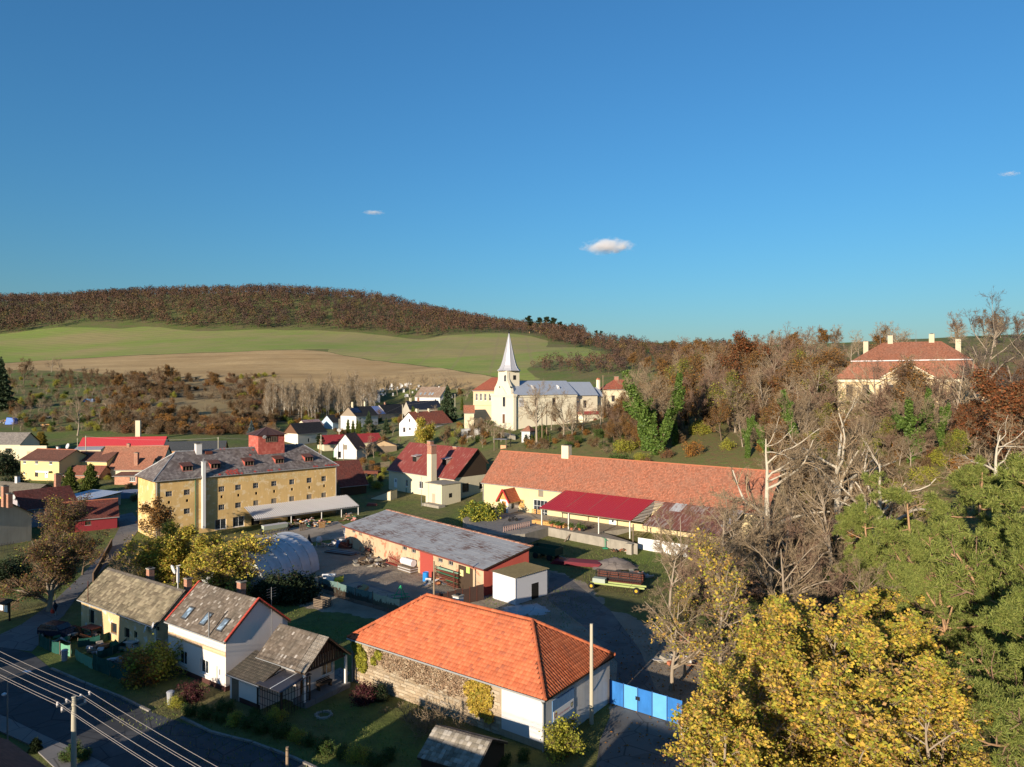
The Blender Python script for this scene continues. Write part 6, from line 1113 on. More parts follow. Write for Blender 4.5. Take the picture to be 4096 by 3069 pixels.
def flush(name,mass,keep=290):
    q=QUEUE[name]; q.sort(key=lambda i:-i[2]*(1 if name=='bush' else 4)/max(20,i[1][1])); QUEUE[name]=[]
    for k,l,s,rz,lb,cat,grp in q[:keep]:
        px=CX+F*l[0]/l[1]
        if 'wooded' in lb and grp!='pines on the ridge': lb=lb.replace('far back on the wooded ridge','on the wooded ridge')+(' near the rectory' if px<2600 else ' behind the ivy-clad trunks' if px<2850 else ' left of the chateau' if px<3330 else ' at the right edge' if px>3960 else ' behind the chateau' if l[1]>185 else ' below the chateau' if l[1]>118 else ' behind the maples')
        elif 'rough slope' in lb: lb+=' above the red metal hall' if px<700 else ' above the grey bungalow' if px<900 else ' beside the bare grove'
        elif 'grove' in lb and 'slim' in lb: lb+=', left half' if px<1290 else ', right half'
        plant(k,name,l,s,rz,lb,cat,grp,now=True)
    if q[keep:]: scatter_mass(mass,q[keep:])
# ---------------------------------------------------------------- planting
def base(px,py): return GP(px,py)
def tree(key,px,py,top,label,name='tree',group=None,H0=None,cat='tree',rz=None,Y=None):
    """a tree whose foot is seen at (px,py) and whose top reaches photo row `top`"""
    p=GP(px,py) if Y is None else Vector((*at(px,py,Y)[:2],0)); 
    if Y is not None: p.z=gz(p.x,p.y)
    cm=PROTO[key][1]; hz=PH.setdefault(key,max(v for v in np.array([c[2] for c in cm_b(cm)]))); want=(CH-(top-CY)/F*p.y)-p.z; return plant(key,name,p,max(.15,want/hz),rz,label,cat,group)
PH={}
def cm_b(me):
    a=np.empty(len(me.vertices)*3,np.float32); me.vertices.foreach_get('co',a); return [(0,0,float(np.percentile(a[2::3],99.6)))]
def fill(n,x0,x1,y0,y1,keys,s0,s1,grp,skip=None,lab=None,cat='tree',name='tree'):
    for _ in range(n):
        px,py=rr.uniform(x0,x1),rr.uniform(y0,y1)
        if skip and skip(px,py): continue
        p=GP(px,py); 
        if p.y>600: continue
        k=rr.choice(keys); plant(k,name,p,rr.uniform(s0,s1),None,(lab or lb_of)(k),cat,grp)
# -- far wood on the hill: one mass
def wood_mass(name,poly,n,seed,hts=(9,15),tri=70,bare_part=.35):
    rg=np.random.default_rng(seed); P=np.array(poly); lo,hi=P.min(0),P.max(0); pts=np.zeros((0,2))
    while len(pts)<n:
        q=rg.uniform(lo,hi,(n*3,2)); q=q[sdf(poly,q[:,0],q[:,1])>0]; pts=np.concatenate([pts,q])
    pts=pts[:n]; z=ground(pts[:,0],pts[:,1]); H_=rg.uniform(*hts,n); con=rg.uniform(0,1,n)<.10; W_=np.where(con,H_*.2,H_*rg.uniform(.28,.40,n)); lf=.5+.5*np.sin(pts[:,0]*.021+2*np.sin(pts[:,1]*.013))*np.cos(pts[:,1]*.017+pts[:,0]*.006); tint=np.clip(.16+.36*lf+rg.normal(0,.13,n),0,.63); tint=np.where(con,.92,tint); gold=(rg.uniform(0,1,n)<.10)&~con; tint=np.where(gold,.75,tint)
    m=tri; u=rg.normal(0,1,(n,m,3)); u/=np.linalg.norm(u,axis=2,keepdims=True); rad=rg.uniform(.55,1.,(n,m,1)); c=u*rad; hh=c[...,2]
    cw=np.where(con[:,None],np.clip(.55-hh*.55,0.05,1.1),1.); c=np.stack([c[...,0]*W_[:,None]*cw,c[...,1]*W_[:,None]*cw,H_[:,None]*(.56+.42*hh)],-1)+np.c_[pts,z][:,None,:]
    nr=u+rg.normal(0,.38,(n,m,3)); nr/=np.linalg.norm(nr,axis=2,keepdims=True); a=rg.normal(0,1,(n,m,3)); a-=(a*nr).sum(2,keepdims=True)*nr; a/=np.linalg.norm(a,axis=2,keepdims=True); b=np.cross(nr,a); s=rg.uniform(.35,1.05,(n,m,1))*(W_/3.6)[:,None,None]
    V=np.stack([c-b*s*.62-a*s*.35,c+b*s*.62-a*s*.35,c+a*s*.8],2).reshape(-1,3); T=np.clip(np.repeat(tint,m*3)+np.repeat(rg.normal(0,.05,n*m),3),0,1)
    # trunks
    tv=np.c_[pts,z]; w_=.16; TV=np.stack([tv+[-w_,0,-1],tv+[w_,0,-1],tv+np.c_[np.zeros(n),np.zeros(n),H_*.8]],1).reshape(-1,3); T2=np.full(n*3,.2)
    V=np.concatenate([V,TV]); T=np.concatenate([T,T2]); s_=NT(name+'_foliage') if 'wf' not in MATS else None
    if s_:
        col=s_.ramp(s_.n('Attribute',attribute_name='tint').outputs['Fac'],[(0,(.042,.030,.027,1)),(.2,(.062,.040,.032,1)),(.36,(.085,.046,.031,1)),(.48,(.105,.056,.032,1)),(.62,(.06,.046,.033,1)),(.74,(.125,.085,.028,1)),(.86,(.04,.042,.018,1)),(1,(.022,.03,.014,1))]); MATS['wf']=s_.fin(col,.95)
    me=npmesh(name,V,np.arange(len(V)).reshape(-1,3),[MATS['wf']],attrs=dict(tint=T)); return tag(link(name,me),kind='stuff')
wedge=lambda px,Y:((px-CX)/F*Y,Y)
FOR=[(-1400,1300),(-1250,840)]+[tuple(GP(*p)[:2]) for p in ((-300,1350),(0,1336),(230,1312),(280,1296),(600,1301),(800,1322),(1050,1316),(1300,1320),(1480,1333),(1600,1348),(1680,1356),(1760,1343),(1860,1334),(2000,1330),(2130,1341),(2200,1362),(2300,1392))]
FOR+= [wedge(2340,860),wedge(2330,1040),wedge(2150,1160),wedge(1900,1230),wedge(1500,1320),wedge(1100,1330),wedge(600,1330),wedge(0,1330),wedge(-300,1330)]
wd=wood_mass('hill_forest',FOR,9600,5,(9,17),60)
wood_mass('field_copse',[tuple(GP(*p)[:2]) for p in ((2130,1478),(2150,1455),(2300,1448),(2420,1440),(2500,1400),(2700,1392),(2900,1400),(3000,1440),(2800,1480),(2600,1500),(2400,1500))],420,6,(5,9),80)
wood_mass('ridge_thicket',[tuple(GP(*p)[:2]) for p in ((2190,1366),(2330,1388),(2420,1408),(2430,1430),(2560,1420),(2620,1395),(2500,1372),(2430,1366),(2330,1352),(2250,1345))],260,7,(6,11),80)
# pines on the ridge
for i,(px,tp) in enumerate(((2118,1255),(2160,1262),(2185,1258),(2215,1262),(2240,1280),(2265,1300),(2285,1295),(2385,1318),(2405,1325))):
    p=Vector((*wedge(px,830-6*i),0)); p.z=gz(p.x,p.y); want=(CH-(tp-CY)/F*p.y)-p.z; plant('farpine','pine_tree',p,max(.7,min(2.2,want/15)),None,'dark pine standing on the ridge line right of the hill forest',group='pines on the ridge')
# -- birch grove and hedgerow trees behind the village
rr=random.Random(21)
for i in range(120):
    px=rr.uniform(1060,1520); py=rr.uniform(1622,1690)-(px-1080)*.06; k=rr.randrange(3); tree('birch%d'%k,px,py,py-rr.uniform(80,135),'slim pale trunked bare tree in the dense grove behind the village',group='bare grove behind the village')
for i,(px,py,tp) in enumerate(((1545,1585,1500),(1590,1580,1495),(1640,1575,1490),(1690,1570,1492),(1735,1572,1488),(1780,1575,1485),(1830,1580,1500),(1870,1590,1520),(1500,1600,1505),(1460,1605,1510),(1420,1600,1505),(1380,1600,1515))):
    tree('farA%d'%(i%3),px,py,tp,'grey bare tree in the row along the ploughed field edge',group='bare row along the field edge')
# -- scrubland left of centre
SCRUB=['reddish brown bush on the rough slope','rust coloured bush on the rough slope','grey leafless bush on the rough slope','orange brown bush on the rough slope']
spots=[(rr.uniform(420,1110),rr.uniform(1500,1740)) for _ in range(290)]
for i,(px,py) in enumerate(spots):
    if 690<px<980 and 1600<py<1690 and rr.random()<.8: continue
    k=rr.choice([100,100,101,102,102,103]); p=GP(px,py); plant('bush%d'%k,'bush',p,rr.uniform(.8,1.9),None,SCRUB[k-100],'bush','bushes on the rough slope')
for i,(px,py) in enumerate([(470,1560),(520,1540),(560,1560),(500,1590),(640,1530),(600,1520),(680,1525),(700,1535),(840,1540),(860,1550),(1000,1560),(1040,1570),(1010,1600),(960,1640),(1000,1650),(940,1680),(890,1700),(850,1710)]):
    tree('farO%d'%(i%2) if i%3==0 else 'farR%d'%(i%2),px,py+10,py-45-rr.uniform(0,25),'broad copper coloured thicket tree on the rough slope',group='copper thicket trees',name='tree')
# -- orchards and gardens on the left
tree('spruce',5,1640,1438,'big dark spruce at the left edge below the fields','spruce_tree')
tree('farR0',95,1535,1430,'round bare tree standing at the edge of the ploughed field')
tree('farA0',205,1490,1425,'left one of two thin bare trees on the field edge'); tree('farA1',242,1490,1428,'right one of two thin bare trees on the field edge')
tree('farA2',310,1740,1558,'wide bare tree with yellowish twigs above the red metal hall'); 
for i in range(80):
    px=rr.uniform(30,560); py=rr.uniform(1555,1725); p=GP(px,py)
    if rr.random()<.6: plant(rr.choice(['farA0','farA1','farA2','farO0']),'fruit_tree',p,rr.uniform(.32,.55),None,'small bare fruit tree in the hillside gardens',group='orchard trees in the gardens')
    else: plant('bush%d'%rr.choice([100,102,104,105]),'bush',p,rr.uniform(.5,1.1),None,'low garden bush on the hillside plots','bush','garden bushes')
for i in range(40):
    px=rr.uniform(180,470); py=rr.uniform(1500,1560); plant('farR%d'%(i%2),'tree',GP(px,py),rr.uniform(.4,.7),None,'dim bare tree in the hedge below the ploughed field',group='hedge below the ploughed field')
fill(150,20,600,1505,1730,['bush100','bush102','bush104','bush105','bush102'],.45,1.1,'garden bushes',None,lambda k:'low garden bush on the hillside plots','bush','bush')
fill(170,430,1100,1500,1740,['bush102','bush100','bush102','bush103','bush105'],.6,1.3,'bushes on the rough slope',lambda px,py:690<px<980 and 1600<py<1690,lambda k:{'bush102':SCRUB[2],'bush100':SCRUB[0],'bush103':SCRUB[3]}.get(k,'yellow-green bush on the rough slope'),'bush','bush')
hl=lambda k:{'bush102':SCRUB[2],'bush100':SCRUB[0],'bush101':SCRUB[1],'bush103':SCRUB[3]}[k]
for (n_,a_,b_,c_,d_,s0_,s1_) in ((70,470,720,1500,1600,1.0,1.9),(80,960,1110,1540,1720,.9,1.7),(70,500,920,1690,1740,.8,1.4),(40,430,560,1580,1700,.8,1.5)): fill(n_,a_,b_,c_,d_,['bush102','bush100','bush100','bush101','bush102'],s0_,s1_,'bushes on the rough slope',None,hl,'bush','bush')
fill(60,30,480,1500,1700,['farR0','farA0','farA1','farA2'],.4,.7,'orchard trees in the gardens',None,lambda k:'bare tree on the hillside garden plots')
fill(60,1060,1520,1600,1690,['bush102','bush100','bush105'],.6,1.2,'bushes below the grove',None,lambda k:'brush under the bare grove behind the village','bush','bush')
# -- village conifers and garden trees
tree('thujagold',163,1795,1726,'golden brown rounded thuja behind the yellow house','thuja'); tree('thujabush',328,1880,1810,'broad green thuja beside the yellow house','thuja'); tree('thujabush',280,1960,1868,'left of two dark green conical thujas above the white metal roof','thuja'); tree('thujabush',362,1975,1858,'right of two dark green conical thujas above the white metal roof','thuja')
tree('bluespruce',1006,1740,1683,'small blue spruce behind the red tower','spruce_tree'); tree('garden_spruce',1790,1690,1545,'tall grey-green spruce in front of the brown roofed house','spruce_tree'); tree('thuja',1652,1730,1628,'slim columnar thuja beside the white half-hipped house','thuja'); tree('thuja',1848,1640,1590,'slim green thuja left of the school','thuja')
for i,(px,tp) in enumerate(((1392,1678),(1412,1682),(1430,1680),(1440,1684))): tree('thuja',px,1735,tp,'columnar thuja in the cluster before the blue walled house','thuja',group='thuja cluster')
tree('garden_spruce',1475,1735,1648,'narrow spruce in front of the blue metal roof','spruce_tree'); tree('garden_spruce',1545,1735,1672,'dark bushy spruce before the dark roofed house','spruce_tree'); tree('farpine',1276,1812,1735,'small pine with brownish needles by the red roofed bungalow','pine_tree')
tree('yellowtree',1698,1795,1672,'bright yellow leafed tree behind the metal roofed house'); tree('farR0',1780,1800,1700,'dark bare tree right of the bright yellow tree'); tree('farO0',1850,1800,1740,'orange brown shrub tree above the metal roof')
for i,(px,py,tp) in enumerate(((1915,1745,1665),(1950,1750,1660),(1975,1770,1680),(2005,1765,1690),(1890,1740,1660),(2040,1755,1690),(1870,1770,1720),(1930,1790,1735),(1825,1770,1715))): tree('farA%d'%(i%3),px,py,tp,'small bare fruit tree on the lawn below the church front',group='fruit trees below the church',name='fruit_tree')
for i,(px,py,tp) in enumerate(((2148,1775,1520),(2255,1745,1560),(2330,1730,1590),(2205,1720,1600),(2290,1760,1640),(2400,1700,1580))): tree('bareA%d'%(i%3),px,py,tp,['tall bare tree directly in front of the church side wall','bare tree before the middle of the church side wall','bare tree before the church east end','thin bare tree behind the tall one by the church','low bare tree on the bank right of the church','bare brown tree between church and rectory'][i])
for i,px in enumerate((2115,2128,2140,2155,2172,2185,2200)): tree('thuja',px,1765,1735,'small dark clipped conifer in the row beside the wayside chapel','thuja',group='small conifers by the chapel')
# -- ivy-clad trunks
for (k,px,py,tp,lb,rz) in (('ivy1',2590,1800,1480,'leaning trunk wrapped in green ivy, leftmost of the ivy-clad trees',R(100)),('ivy2',2640,1815,1455,'tall forked trunk wrapped thickly in bright green ivy',0.),('ivy3',2745,1700,1560,'short ivy-clad trunk in the shade behind the tall forked one',1.),('ivy3',2990,1830,1650,'ivy-clad stump at the right end of the long barn',2.),('ivy1',3080,1860,1690,'thin ivy-clad stem leaning over the grass bank',2.5),('ivy2',3660,1850,1520,'ivy covered double trunk in front of the chateau',.3),('ivy3',3560,1800,1600,'ivy-clad tree left of the chateau pediment',.8),('ivy1',3470,1760,1560,'narrow ivy covered tree at the left wing of the chateau',.4)):
    tree(k,px,py,tp,lb,'ivy_clad_tree',rz=rz)
# -- the wooded slope right of the church, row behind row
kinds=['bareA0','bareA1','bareA2','bareB0','bareB1','brownleaf0','brownleaf1','rust0','farA0','farA1','farR0','farR1','farO0','grnleaf0']
LBL={'olive':'olive leaved tree on the wooded slope','bareA':'grey-brown bare tree on the wooded slope','bareB':'reddish twigged bare tree on the wooded slope','brown':'tree with thin brown autumn leaves on the wooded slope','rust':'rust red leaved tree on the wooded slope','farA':'grey bare tree far back on the wooded ridge','farR':'dark red-brown tree far back on the wooded ridge','farO':'orange brown tree far back on the wooded ridge','grnle':'tree still with green leaves on the wooded slope'}
def lb_of(k): return next(v for q,v in LBL.items() if k.startswith(q))
def scatter(n,x0,x1,y0,y1,keys,s0,s1,avoid=None,grp='trees on the wooded slope'):
    for _ in range(n):
        x,y=rr.uniform(x0,x1),rr.uniform(y0,y1)
        if avoid and avoid(x,y): continue
        k=rr.choice(keys); plant(k,'tree',(x,y,gz(x,y)),rr.uniform(s0,s1),None,lb_of(k),group=grp)
cha=lambda x,y:(76<x<122 and 155<y<200) or (31<x<52 and 256<y<275) or (y<175 and x<.33*y-6) or (y<150 and 62<x<90 and y>118)
scatter(60,58,230,250,340,['farA0','farA1','farA2','farR0','farR1','farO0','bareB0'],.9,1.35)
scatter(44,40,130,192,255,['farA0','farR0','farR1','bareB0','bareB1','brownleaf0','farO0'],.8,1.15,cha)
scatter(26,115,190,120,215,['bareA1','bareB0','rust0','brownleaf1'],.8,1.2,cha)
scatter(34,30,75,128,190,['bareA0','bareB0','bareB1','brownleaf0','brownleaf1','bareA2','rust0'],.65,.95,lambda x,y:cha(x,y) or (30<x<52 and 128<y<152))
scatter(26,60,115,118,156,['bareA0','bareA1','bareA2','grnleaf0','bareB0','brownleaf0'],.5,.72,lambda x,y:x>.66*y)
scatter(30,24,70,168,250,['farR0','farO0','farA2','bareB1','brownleaf1'],.5,.8,lambda x,y:(31<x<52 and 252<y<275) or x<.16*y)
for i in range(60):
    x=rr.uniform(26,110); y=rr.uniform(118,185); 
    if cha(x,y) or (30<x<50 and 128<y<152): continue
    k=rr.choice([100,102,103,104,105]); plant('bush%d'%k,'bush',(x,y,gz(x,y)),rr.uniform(.7,1.3),None,{100:'brown undergrowth bush on the wooded slope',102:'bare undergrowth bush on the wooded slope',103:'orange undergrowth bush on the wooded slope',104:'green undergrowth bush on the wooded slope',105:'yellow-green undergrowth bush on the wooded slope'}[k],'bush','undergrowth on the wooded slope')
for i in range(26):
    px=rr.uniform(2090,2560); py=rr.uniform(1720,1800); k=rr.choice([102,104,104,108,103,100]); plant('bush%d'%k,'bush',GP(px,py),rr.uniform(.5,1.0),None,{100:'brown bush on the bank above the long barn',102:'bare bush on the bank above the long barn',103:'orange bush on the bank above the long barn',104:'green bush on the bank above the long barn',108:'dark evergreen bush on the bank above the long barn'}[k],'bush','bushes on the bank above the barn')
bank=lambda px,py:(2800<px<3040 and 1745<py<1890) or (px<2460 and py<1660)
fill(60,2700,3340,1540,1740,['bareA0','bareB0','bareB1','bareA2','olive0','brownleaf0'],1.0,1.5,'trees on the wooded slope',bank)
fill(16,3330,4000,1720,1850,['bareA0','bareB0','bareB1','bareA1'],.5,.75,'trees on the wooded slope')
fill(90,2560,3350,1500,1770,['bareA0','bareB0','bareB1','brownleaf0','brownleaf1','farR0','farO0','grnleaf0','olive0','olive0','farA1','bareA2'],.55,.95,'trees on the wooded slope',bank)
fill(70,2420,3360,1400,1520,['farA0','farA1','farA2','farR0','farR1','farO0','bareB0'],.6,1.0,'trees on the wooded slope',lambda px,py:px<2560 and py>1500)
fill(60,3260,4150,1690,1900,['bareA0','bareA1','bareB0','grnleaf0','bareA2','olive0','olive0'],.42,.66,'trees on the wooded slope')
fill(50,3800,4200,1560,1800,['rust0','rust1','bareB0','brownleaf0','bareA1'],.6,.85,'trees on the wooded slope')
fill(40,2860,3560,1930,2250,['bareA0','bareA1','bareA2','bareB0','brownleaf0'],.45,.75,'trees on the wooded slope',lambda px,py:px<3080 and py<2180)
for i,(px,py,tp,k) in enumerate(((2450,1690,1560,'bareB0'),(2490,1700,1565,'brownleaf1'),(2530,1695,1570,'bareB1'),(2470,1720,1600,'brownleaf0'),(2560,1700,1550,'bareA1'))): tree(k,px,py,tp,['reddish bare tree before the left half of the rectory','brown leaved tree before the rectory','reddish bare tree before the right half of the rectory','small brown tree on the bank below the rectory','grey bare tree beside the leaning ivy trunk'][i])
UG={'bush100':'brown undergrowth bush on the wooded slope','bush102':'bare undergrowth bush on the wooded slope','bush103':'orange undergrowth bush on the wooded slope','bush104':'green undergrowth bush on the wooded slope','bush105':'yellow-green undergrowth bush on the wooded slope','bush101':'rust red undergrowth bush on the wooded slope'}
fill(150,2380,4150,1560,1930,list(UG),.7,1.5,'undergrowth on the wooded slope',bank,UG.get,'bush','bush')
fill(70,3000,3700,1930,2400,['bush100','bush102','bush102','bush105'],.8,1.5,'undergrowth on the wooded slope',None,UG.get,'bush','bush')
fill(60,2090,2560,1690,1800,['bush100','bush102','bush104','bush103'],.4,.8,'undergrowth on the wooded slope',lambda px,py:py<1720 and px<2380,UG.get,'bush','bush')
fill(40,2400,2620,1640,1790,['bareB0','brownleaf0','farO0','farR0'],.35,.55,'trees on the wooded slope')
# individually placed big trees
def big(key,px,py,Y,top,label,name='tree',rz=None,zb=None):
    x,y,_=at(px,py,Y); z=gz(x,y) if zb is None else zb; hz=PH.setdefault(key,cm_b(PROTO[key][1])[0][2]); return plant(key,name,(x,y,z),((CH-(top-CY)/F*Y)-z)/hz,rz,label)
big('skytree0',3880,1800,150,1170,'tall bare tree rising above everything in front of the chateau right wing',rz=1.)
big('skytree0',4120,1800,140,1250,'bare tree at the right edge against the sky',rz=2.4)
big('paletree0',3330,1900,108,1490,'gnarled pale barked bare tree at the left of the chateau',rz=.6)
big('paletree1',3070,1950,99,1640,'pale broken bare tree above the right end of the long barn',rz=1.9)
big('paletree1',3990,2000,92,1640,'twisted pale bare tree at the right edge above the pines',rz=3.)
big('paletree0',3520,1950,96,1660,'bleached many-branched tree below the chateau door',rz=4.)
big('rust1',4010,1900,118,1480,'big copper red beech right of the chateau',rz=.2); big('rust0',3900,1900,128,1600,'lower copper red tree against the chateau right wing',rz=1.2); big('rust0',4100,1950,105,1580,'copper red tree at the right edge of the picture',rz=2.2)
big('brownleaf0',3700,1850,140,1440,'brown leaved tree before the chateau pediment',rz=.9); big('bareB0',3600,1850,142,1420,'dark twigged bare tree before the chateau centre',rz=2.); big('bareB1',3780,1850,141,1430,'dark bare tree before the chateau right half',rz=3.)
for i,(px,Y,tp) in enumerate(((3120,235,1290),(3060,245,1320),(2990,240,1330),(2930,245,1345),(3180,225,1300),(3240,235,1350),(3300,245,1380),(2860,260,1370))): big(['bareB1','farA0','rust1','farR0','bareB0','farA1','farR1','farA2'][i],px,1600,Y,tp,['dense dark topped tree on the skyline left of the chateau','bare skyline tree left of the dense dark one','reddish skyline tree above the ivy trunks','low dark skyline tree above the ivy trunks','fan shaped bare tree on the skyline','grey tree on the skyline next to the fan shaped one','dark red tree just left of the chateau roof','small grey tree by the far green field'][i],rz=i)
for i,(px,Y,tp) in enumerate(((3520,148,1430),(3600,140,1450),(3700,146,1410),(3840,148,1420))): big(['bareA1','bareB0','bareA2','bareA1'][i],px,1800,Y,tp,['bare tree left of the chateau pediment','bare tree just below the chateau pediment','bare tree right of the chateau pediment','bare tree before the right part of the chateau'][i],rz=i*1.7)
for i,(px,py,tp) in enumerate(((2740,2400,2030),(2850,2380,1990),(2960,2360,1960),(3050,2400,2000),(2680,2440,2120))): pz_=GP(px,py); big(['bareA1','bareB0','bareA2','bareB1','bareA0'][i],px,py,pz_.y,tp,['fine twigged bare tree before the rusty canopy','second fine twigged bare tree before the rusty canopy','bare tree before the barn right end, left one','bare tree before the barn right end, right one','low fine twigged tree above the harvester header'][i],rz=i*2.1)
for (k,px,py,tp,lb,rz) in (('ivy3',2880,1700,1560,'ivy-clad trunk above the grass bank',.3),('ivy1',3180,1790,1560,'ivy-clad tree left of the gnarled pale tree',1.2),('ivy3',3770,1830,1600,'ivy covered trunk before the chateau right half',2.2),('ivy1',2700,1780,1600,'ivy-clad stem at the foot of the forked ivy tree',.9)): tree(k,px,py,tp,lb,'ivy_clad_tree',rz=rz)
# foreground right
def fg(key,px,py,top,label,name,rz):
    p=GP(px,py); hz=PH.setdefault(key,cm_b(PROTO[key][1])[0][2]); return plant(key,name,p,((CH-(top-CY)/F*p.y)-p.z)/hz,rz,label)
fg('maple0',2880,2790,2130,'half bare maple with sparse yellow leaves by the blue gate','maple_tree',.4)
fg('maple1',3330,3030,2370,'large yellow maple filling the lower right foreground','maple_tree',1.1); fg('maple2',3650,3060,2430,'yellow maple with pale trunk right of the large one','maple_tree',2.0); fg('maple2',3030,3120,2420,'low yellow maple at the bottom edge beside the gate','maple_tree',4.0); fg('maple1',3560,2760,2350,'yellow-brown maple behind the large foreground maple','maple_tree',5.0)
fg('maple2',3150,2800,2400,'yellow maple between the half bare and the large maple','maple_tree',.2); fg('maple1',3420,3400,2560,'yellow maple cut by the bottom edge below the large one','maple_tree',2.2); fg('maple2',3760,3300,2620,'yellow maple at the bottom right before the pines','maple_tree',1.9); fg('maple1',2860,3380,2700,'low yellow maple crown at the bottom by the notice board','maple_tree',2.9); fg('maple0',2740,2700,2300,'thin yellow leaved tree left of the half bare maple','maple_tree',3.)
YB={'bush106':'yellow shrub under the foreground maples','bush105':'green-yellow shrub under the foreground maples'}
fill(46,2900,3850,2750,3300,['bush106','bush106','bush105'],.6,1.1,'shrubs under the maples',None,YB.get,'bush','bush')
fg('pine0',3680,2640,1900,'broad green pine in the right middle ground','pine_tree',.0); fg('pine1',4070,2900,1800,'tall green pine at the right edge','pine_tree',1.5); fg('pine1',3930,2560,1850,'green pine behind the two front pines','pine_tree',2.6); fg('pine0',4230,3060,2050,'dark pine cut by the lower right corner','pine_tree',3.3)
fg('pine1',3520,2520,2000,'leftmost pine above the yellow maples','pine_tree',4.1); fg('pine0',3800,2760,2120,'lower pine in front of the broad one','pine_tree',5.1); fg('pine1',4010,3250,2330,'pine at the lower right corner','pine_tree',.6); fg('pine0',4120,2600,1890,'pine standing at the right edge behind the tall one','pine_tree',2.1)
for i,(px,py,tp,k,lb) in enumerate(((2760,2640,2130,'bareB1','brown twiggy bare tree left above the yellow maples'),(2930,2660,2080,'bareB0','broad bare twiggy crown above the yellow maples'),(3120,2640,2120,'bareA1','grey bare crown behind the yellow maples, middle'),(3290,2620,2150,'bareB1','brown bare crown left of the broad pine'),(2690,2760,2330,'bareA2','low bare branches hanging over the drive by the blue gate'),(3420,2640,2200,'bareA0','bare crown between maples and leftmost pine'))): fg(k,px,py,tp,lb,'bare_tree',i*1.3)
big('bareA0',2870,2350,84,1930,'bare twiggy tree in front of the right end of the long barn',rz=.5); big('bareA1',3080,2400,86,1960,'bare tree behind the yellow maples',rz=1.5); big('bareB0',3250,2400,84,2050,'dark bare tree left of the pines',rz=2.5); big('bareA2',3130,2250,98,1780,'tall forked bare tree at the right end of the long barn',rz=.2); big('bareA0',3330,2300,92,1880,'bare grey tree above the yellow maples',rz=4.)
for i in range(16):
    px=rr.uniform(2820,3500); py=rr.uniform(2180,2420); plant('bush%d'%rr.choice([100,102,102,103]),'bush',GP(px,py),rr.uniform(.8,1.4),None,'brown leafless thicket bush between the barn and the maples','bush','thicket behind the maples')
# near gardens
fg('hornbeam',195,2445,1985,'large round brown hornbeam beside the lane','hornbeam_tree',.7)
fg('yellowtree',700,2340,2095,'yellow-green bushy tree between lane and polytunnel','tree',.5); fg('bush106',640,2330,2130,'yellow shrub left of the bushy tree','bush',1.5); fg('bush106',950,2360,2150,'yellow shrub in front of the polytunnel','bush',2.5); fg('bush106',820,2330,2170,'yellow shrub behind the brick chimney','bush',3.5); fg('yellowtree',850,2345,2140,'yellow-green tree covering the left side of the polytunnel','tree',1.9); fg('bush106',905,2372,2180,'yellow shrub before the left foot of the polytunnel','bush',.2); fg('bush102',520,2330,2190,'brown leafless shrub by the lane','bush',.5); fg('bush102',880,2370,2230,'grey leafless shrub before the polytunnel','bush',.9); fg('farO1',640,2200,1985,'thin tree with rusty leaves at the warehouse corner','tree',.9); fg('brownleaf1',330,2300,2120,'orange leaved shrub behind the hornbeam','bush',1.)
for i,(px,py,tp) in enumerate(((1090,2400,2290),(1160,2410,2280),(1220,2400,2300),(1050,2390,2320))): fg('bush108',px,py,tp,['dark evergreen bush left of the compost crate','tall dark evergreen bush behind the white house','dark evergreen bush beside the green netting','low dark evergreen bush behind the white house'][i],'bush',i)
fg('bush109',1900,2100,2000,'feathery green willow shrub, left of the pair by the patio','bush',.3); fg('bush109',1945,2115,2005,'feathery green willow shrub, right of the pair by the patio','bush',1.3)
fg('bush105',2245,3010,2870,'round green bush at the white corner of the fire station','bush',.4); fg('bush107',1455,2810,2735,'dark purple shrub on the lawn before the stone wall','bush',.4); fg('bush107',770,2800,2728,'dark purple shrub before the white house','bush',1.4); fg('bush108',1515,2800,2735,'dark shrub beside the purple one','bush',1.)
fg('bush103',560,2740,2600,'rust brown shrub at the end of the green netting','bush',.2); fg('bush105',620,2715,2560,'yellow-green shrub against the old house','bush',.2); fg('bush108',25,2345,2240,'dark hedge bush at the left edge below the iron fence','bush',.3); fg('bush108',75,2300,2215,'dark hedge bush left of the hornbeam','bush',1.3); fg('darkyew',143,3005,2950,'small dark conical yew on the near pavement','yew',.1)
for i,(px,tp) in enumerate(((1640,2600),(1760,2590),(1540,2620),(1690,2640))): fg('bush102',px,[2890,2940,2850,2930][i],tp+200,['bare climbing shrub in front of the stone wall','grey bare shrub beside the yellow creeper','thin bare shrub left on the stone wall','bare shrub low before the stone wall'][i],'bush',i)
for i,(px,py) in enumerate([(700,2830),(760,2860),(820,2870),(880,2890),(940,2900),(1000,2915),(1060,2930),(1120,2945),(1180,2965),(1240,2985),(1300,3010),(1360,3030),(1430,3050),(1500,3060),(900,2850),(1020,2870),(1100,2890),(1550,3040)]):
    plant('bush%d'%(104 if i%4 else 105),'hedge_bush',GP(px,py),rr.uniform(.34,.5),None,'dark green hedge bush along the street edge','hedge','street hedge')
for i,(px,py) in enumerate([(300,3020),(330,3045),(270,3045),(1880,3060),(2020,3060),(2090,3040)]): plant('bush104','bush',GP(px,py),.35,None,['low bush at the foot of the power pole','low bush right of the power pole foot','low bush left of the power pole foot','low bush left of the old shed','low bush right of the old shed','low bush by the dark fence'][i],'bush')
VB={'bush100':'brown garden bush between the village houses','bush102':'bare garden bush between the village houses','bush103':'orange garden bush between the village houses','bush104':'green garden bush between the village houses','bush105':'yellow-green garden bush between the village houses'}
fill(150,1090,2000,1660,1850,list(VB),.45,.95,'garden bushes in the village',lambda px,py:1120<px<1330 and py>1700 or (1560<px<1980 and py>1780) or (1320<px<1440 and 1780<py<1840) or (1580<px<1800 and py>1700),VB.get,'bush','bush')
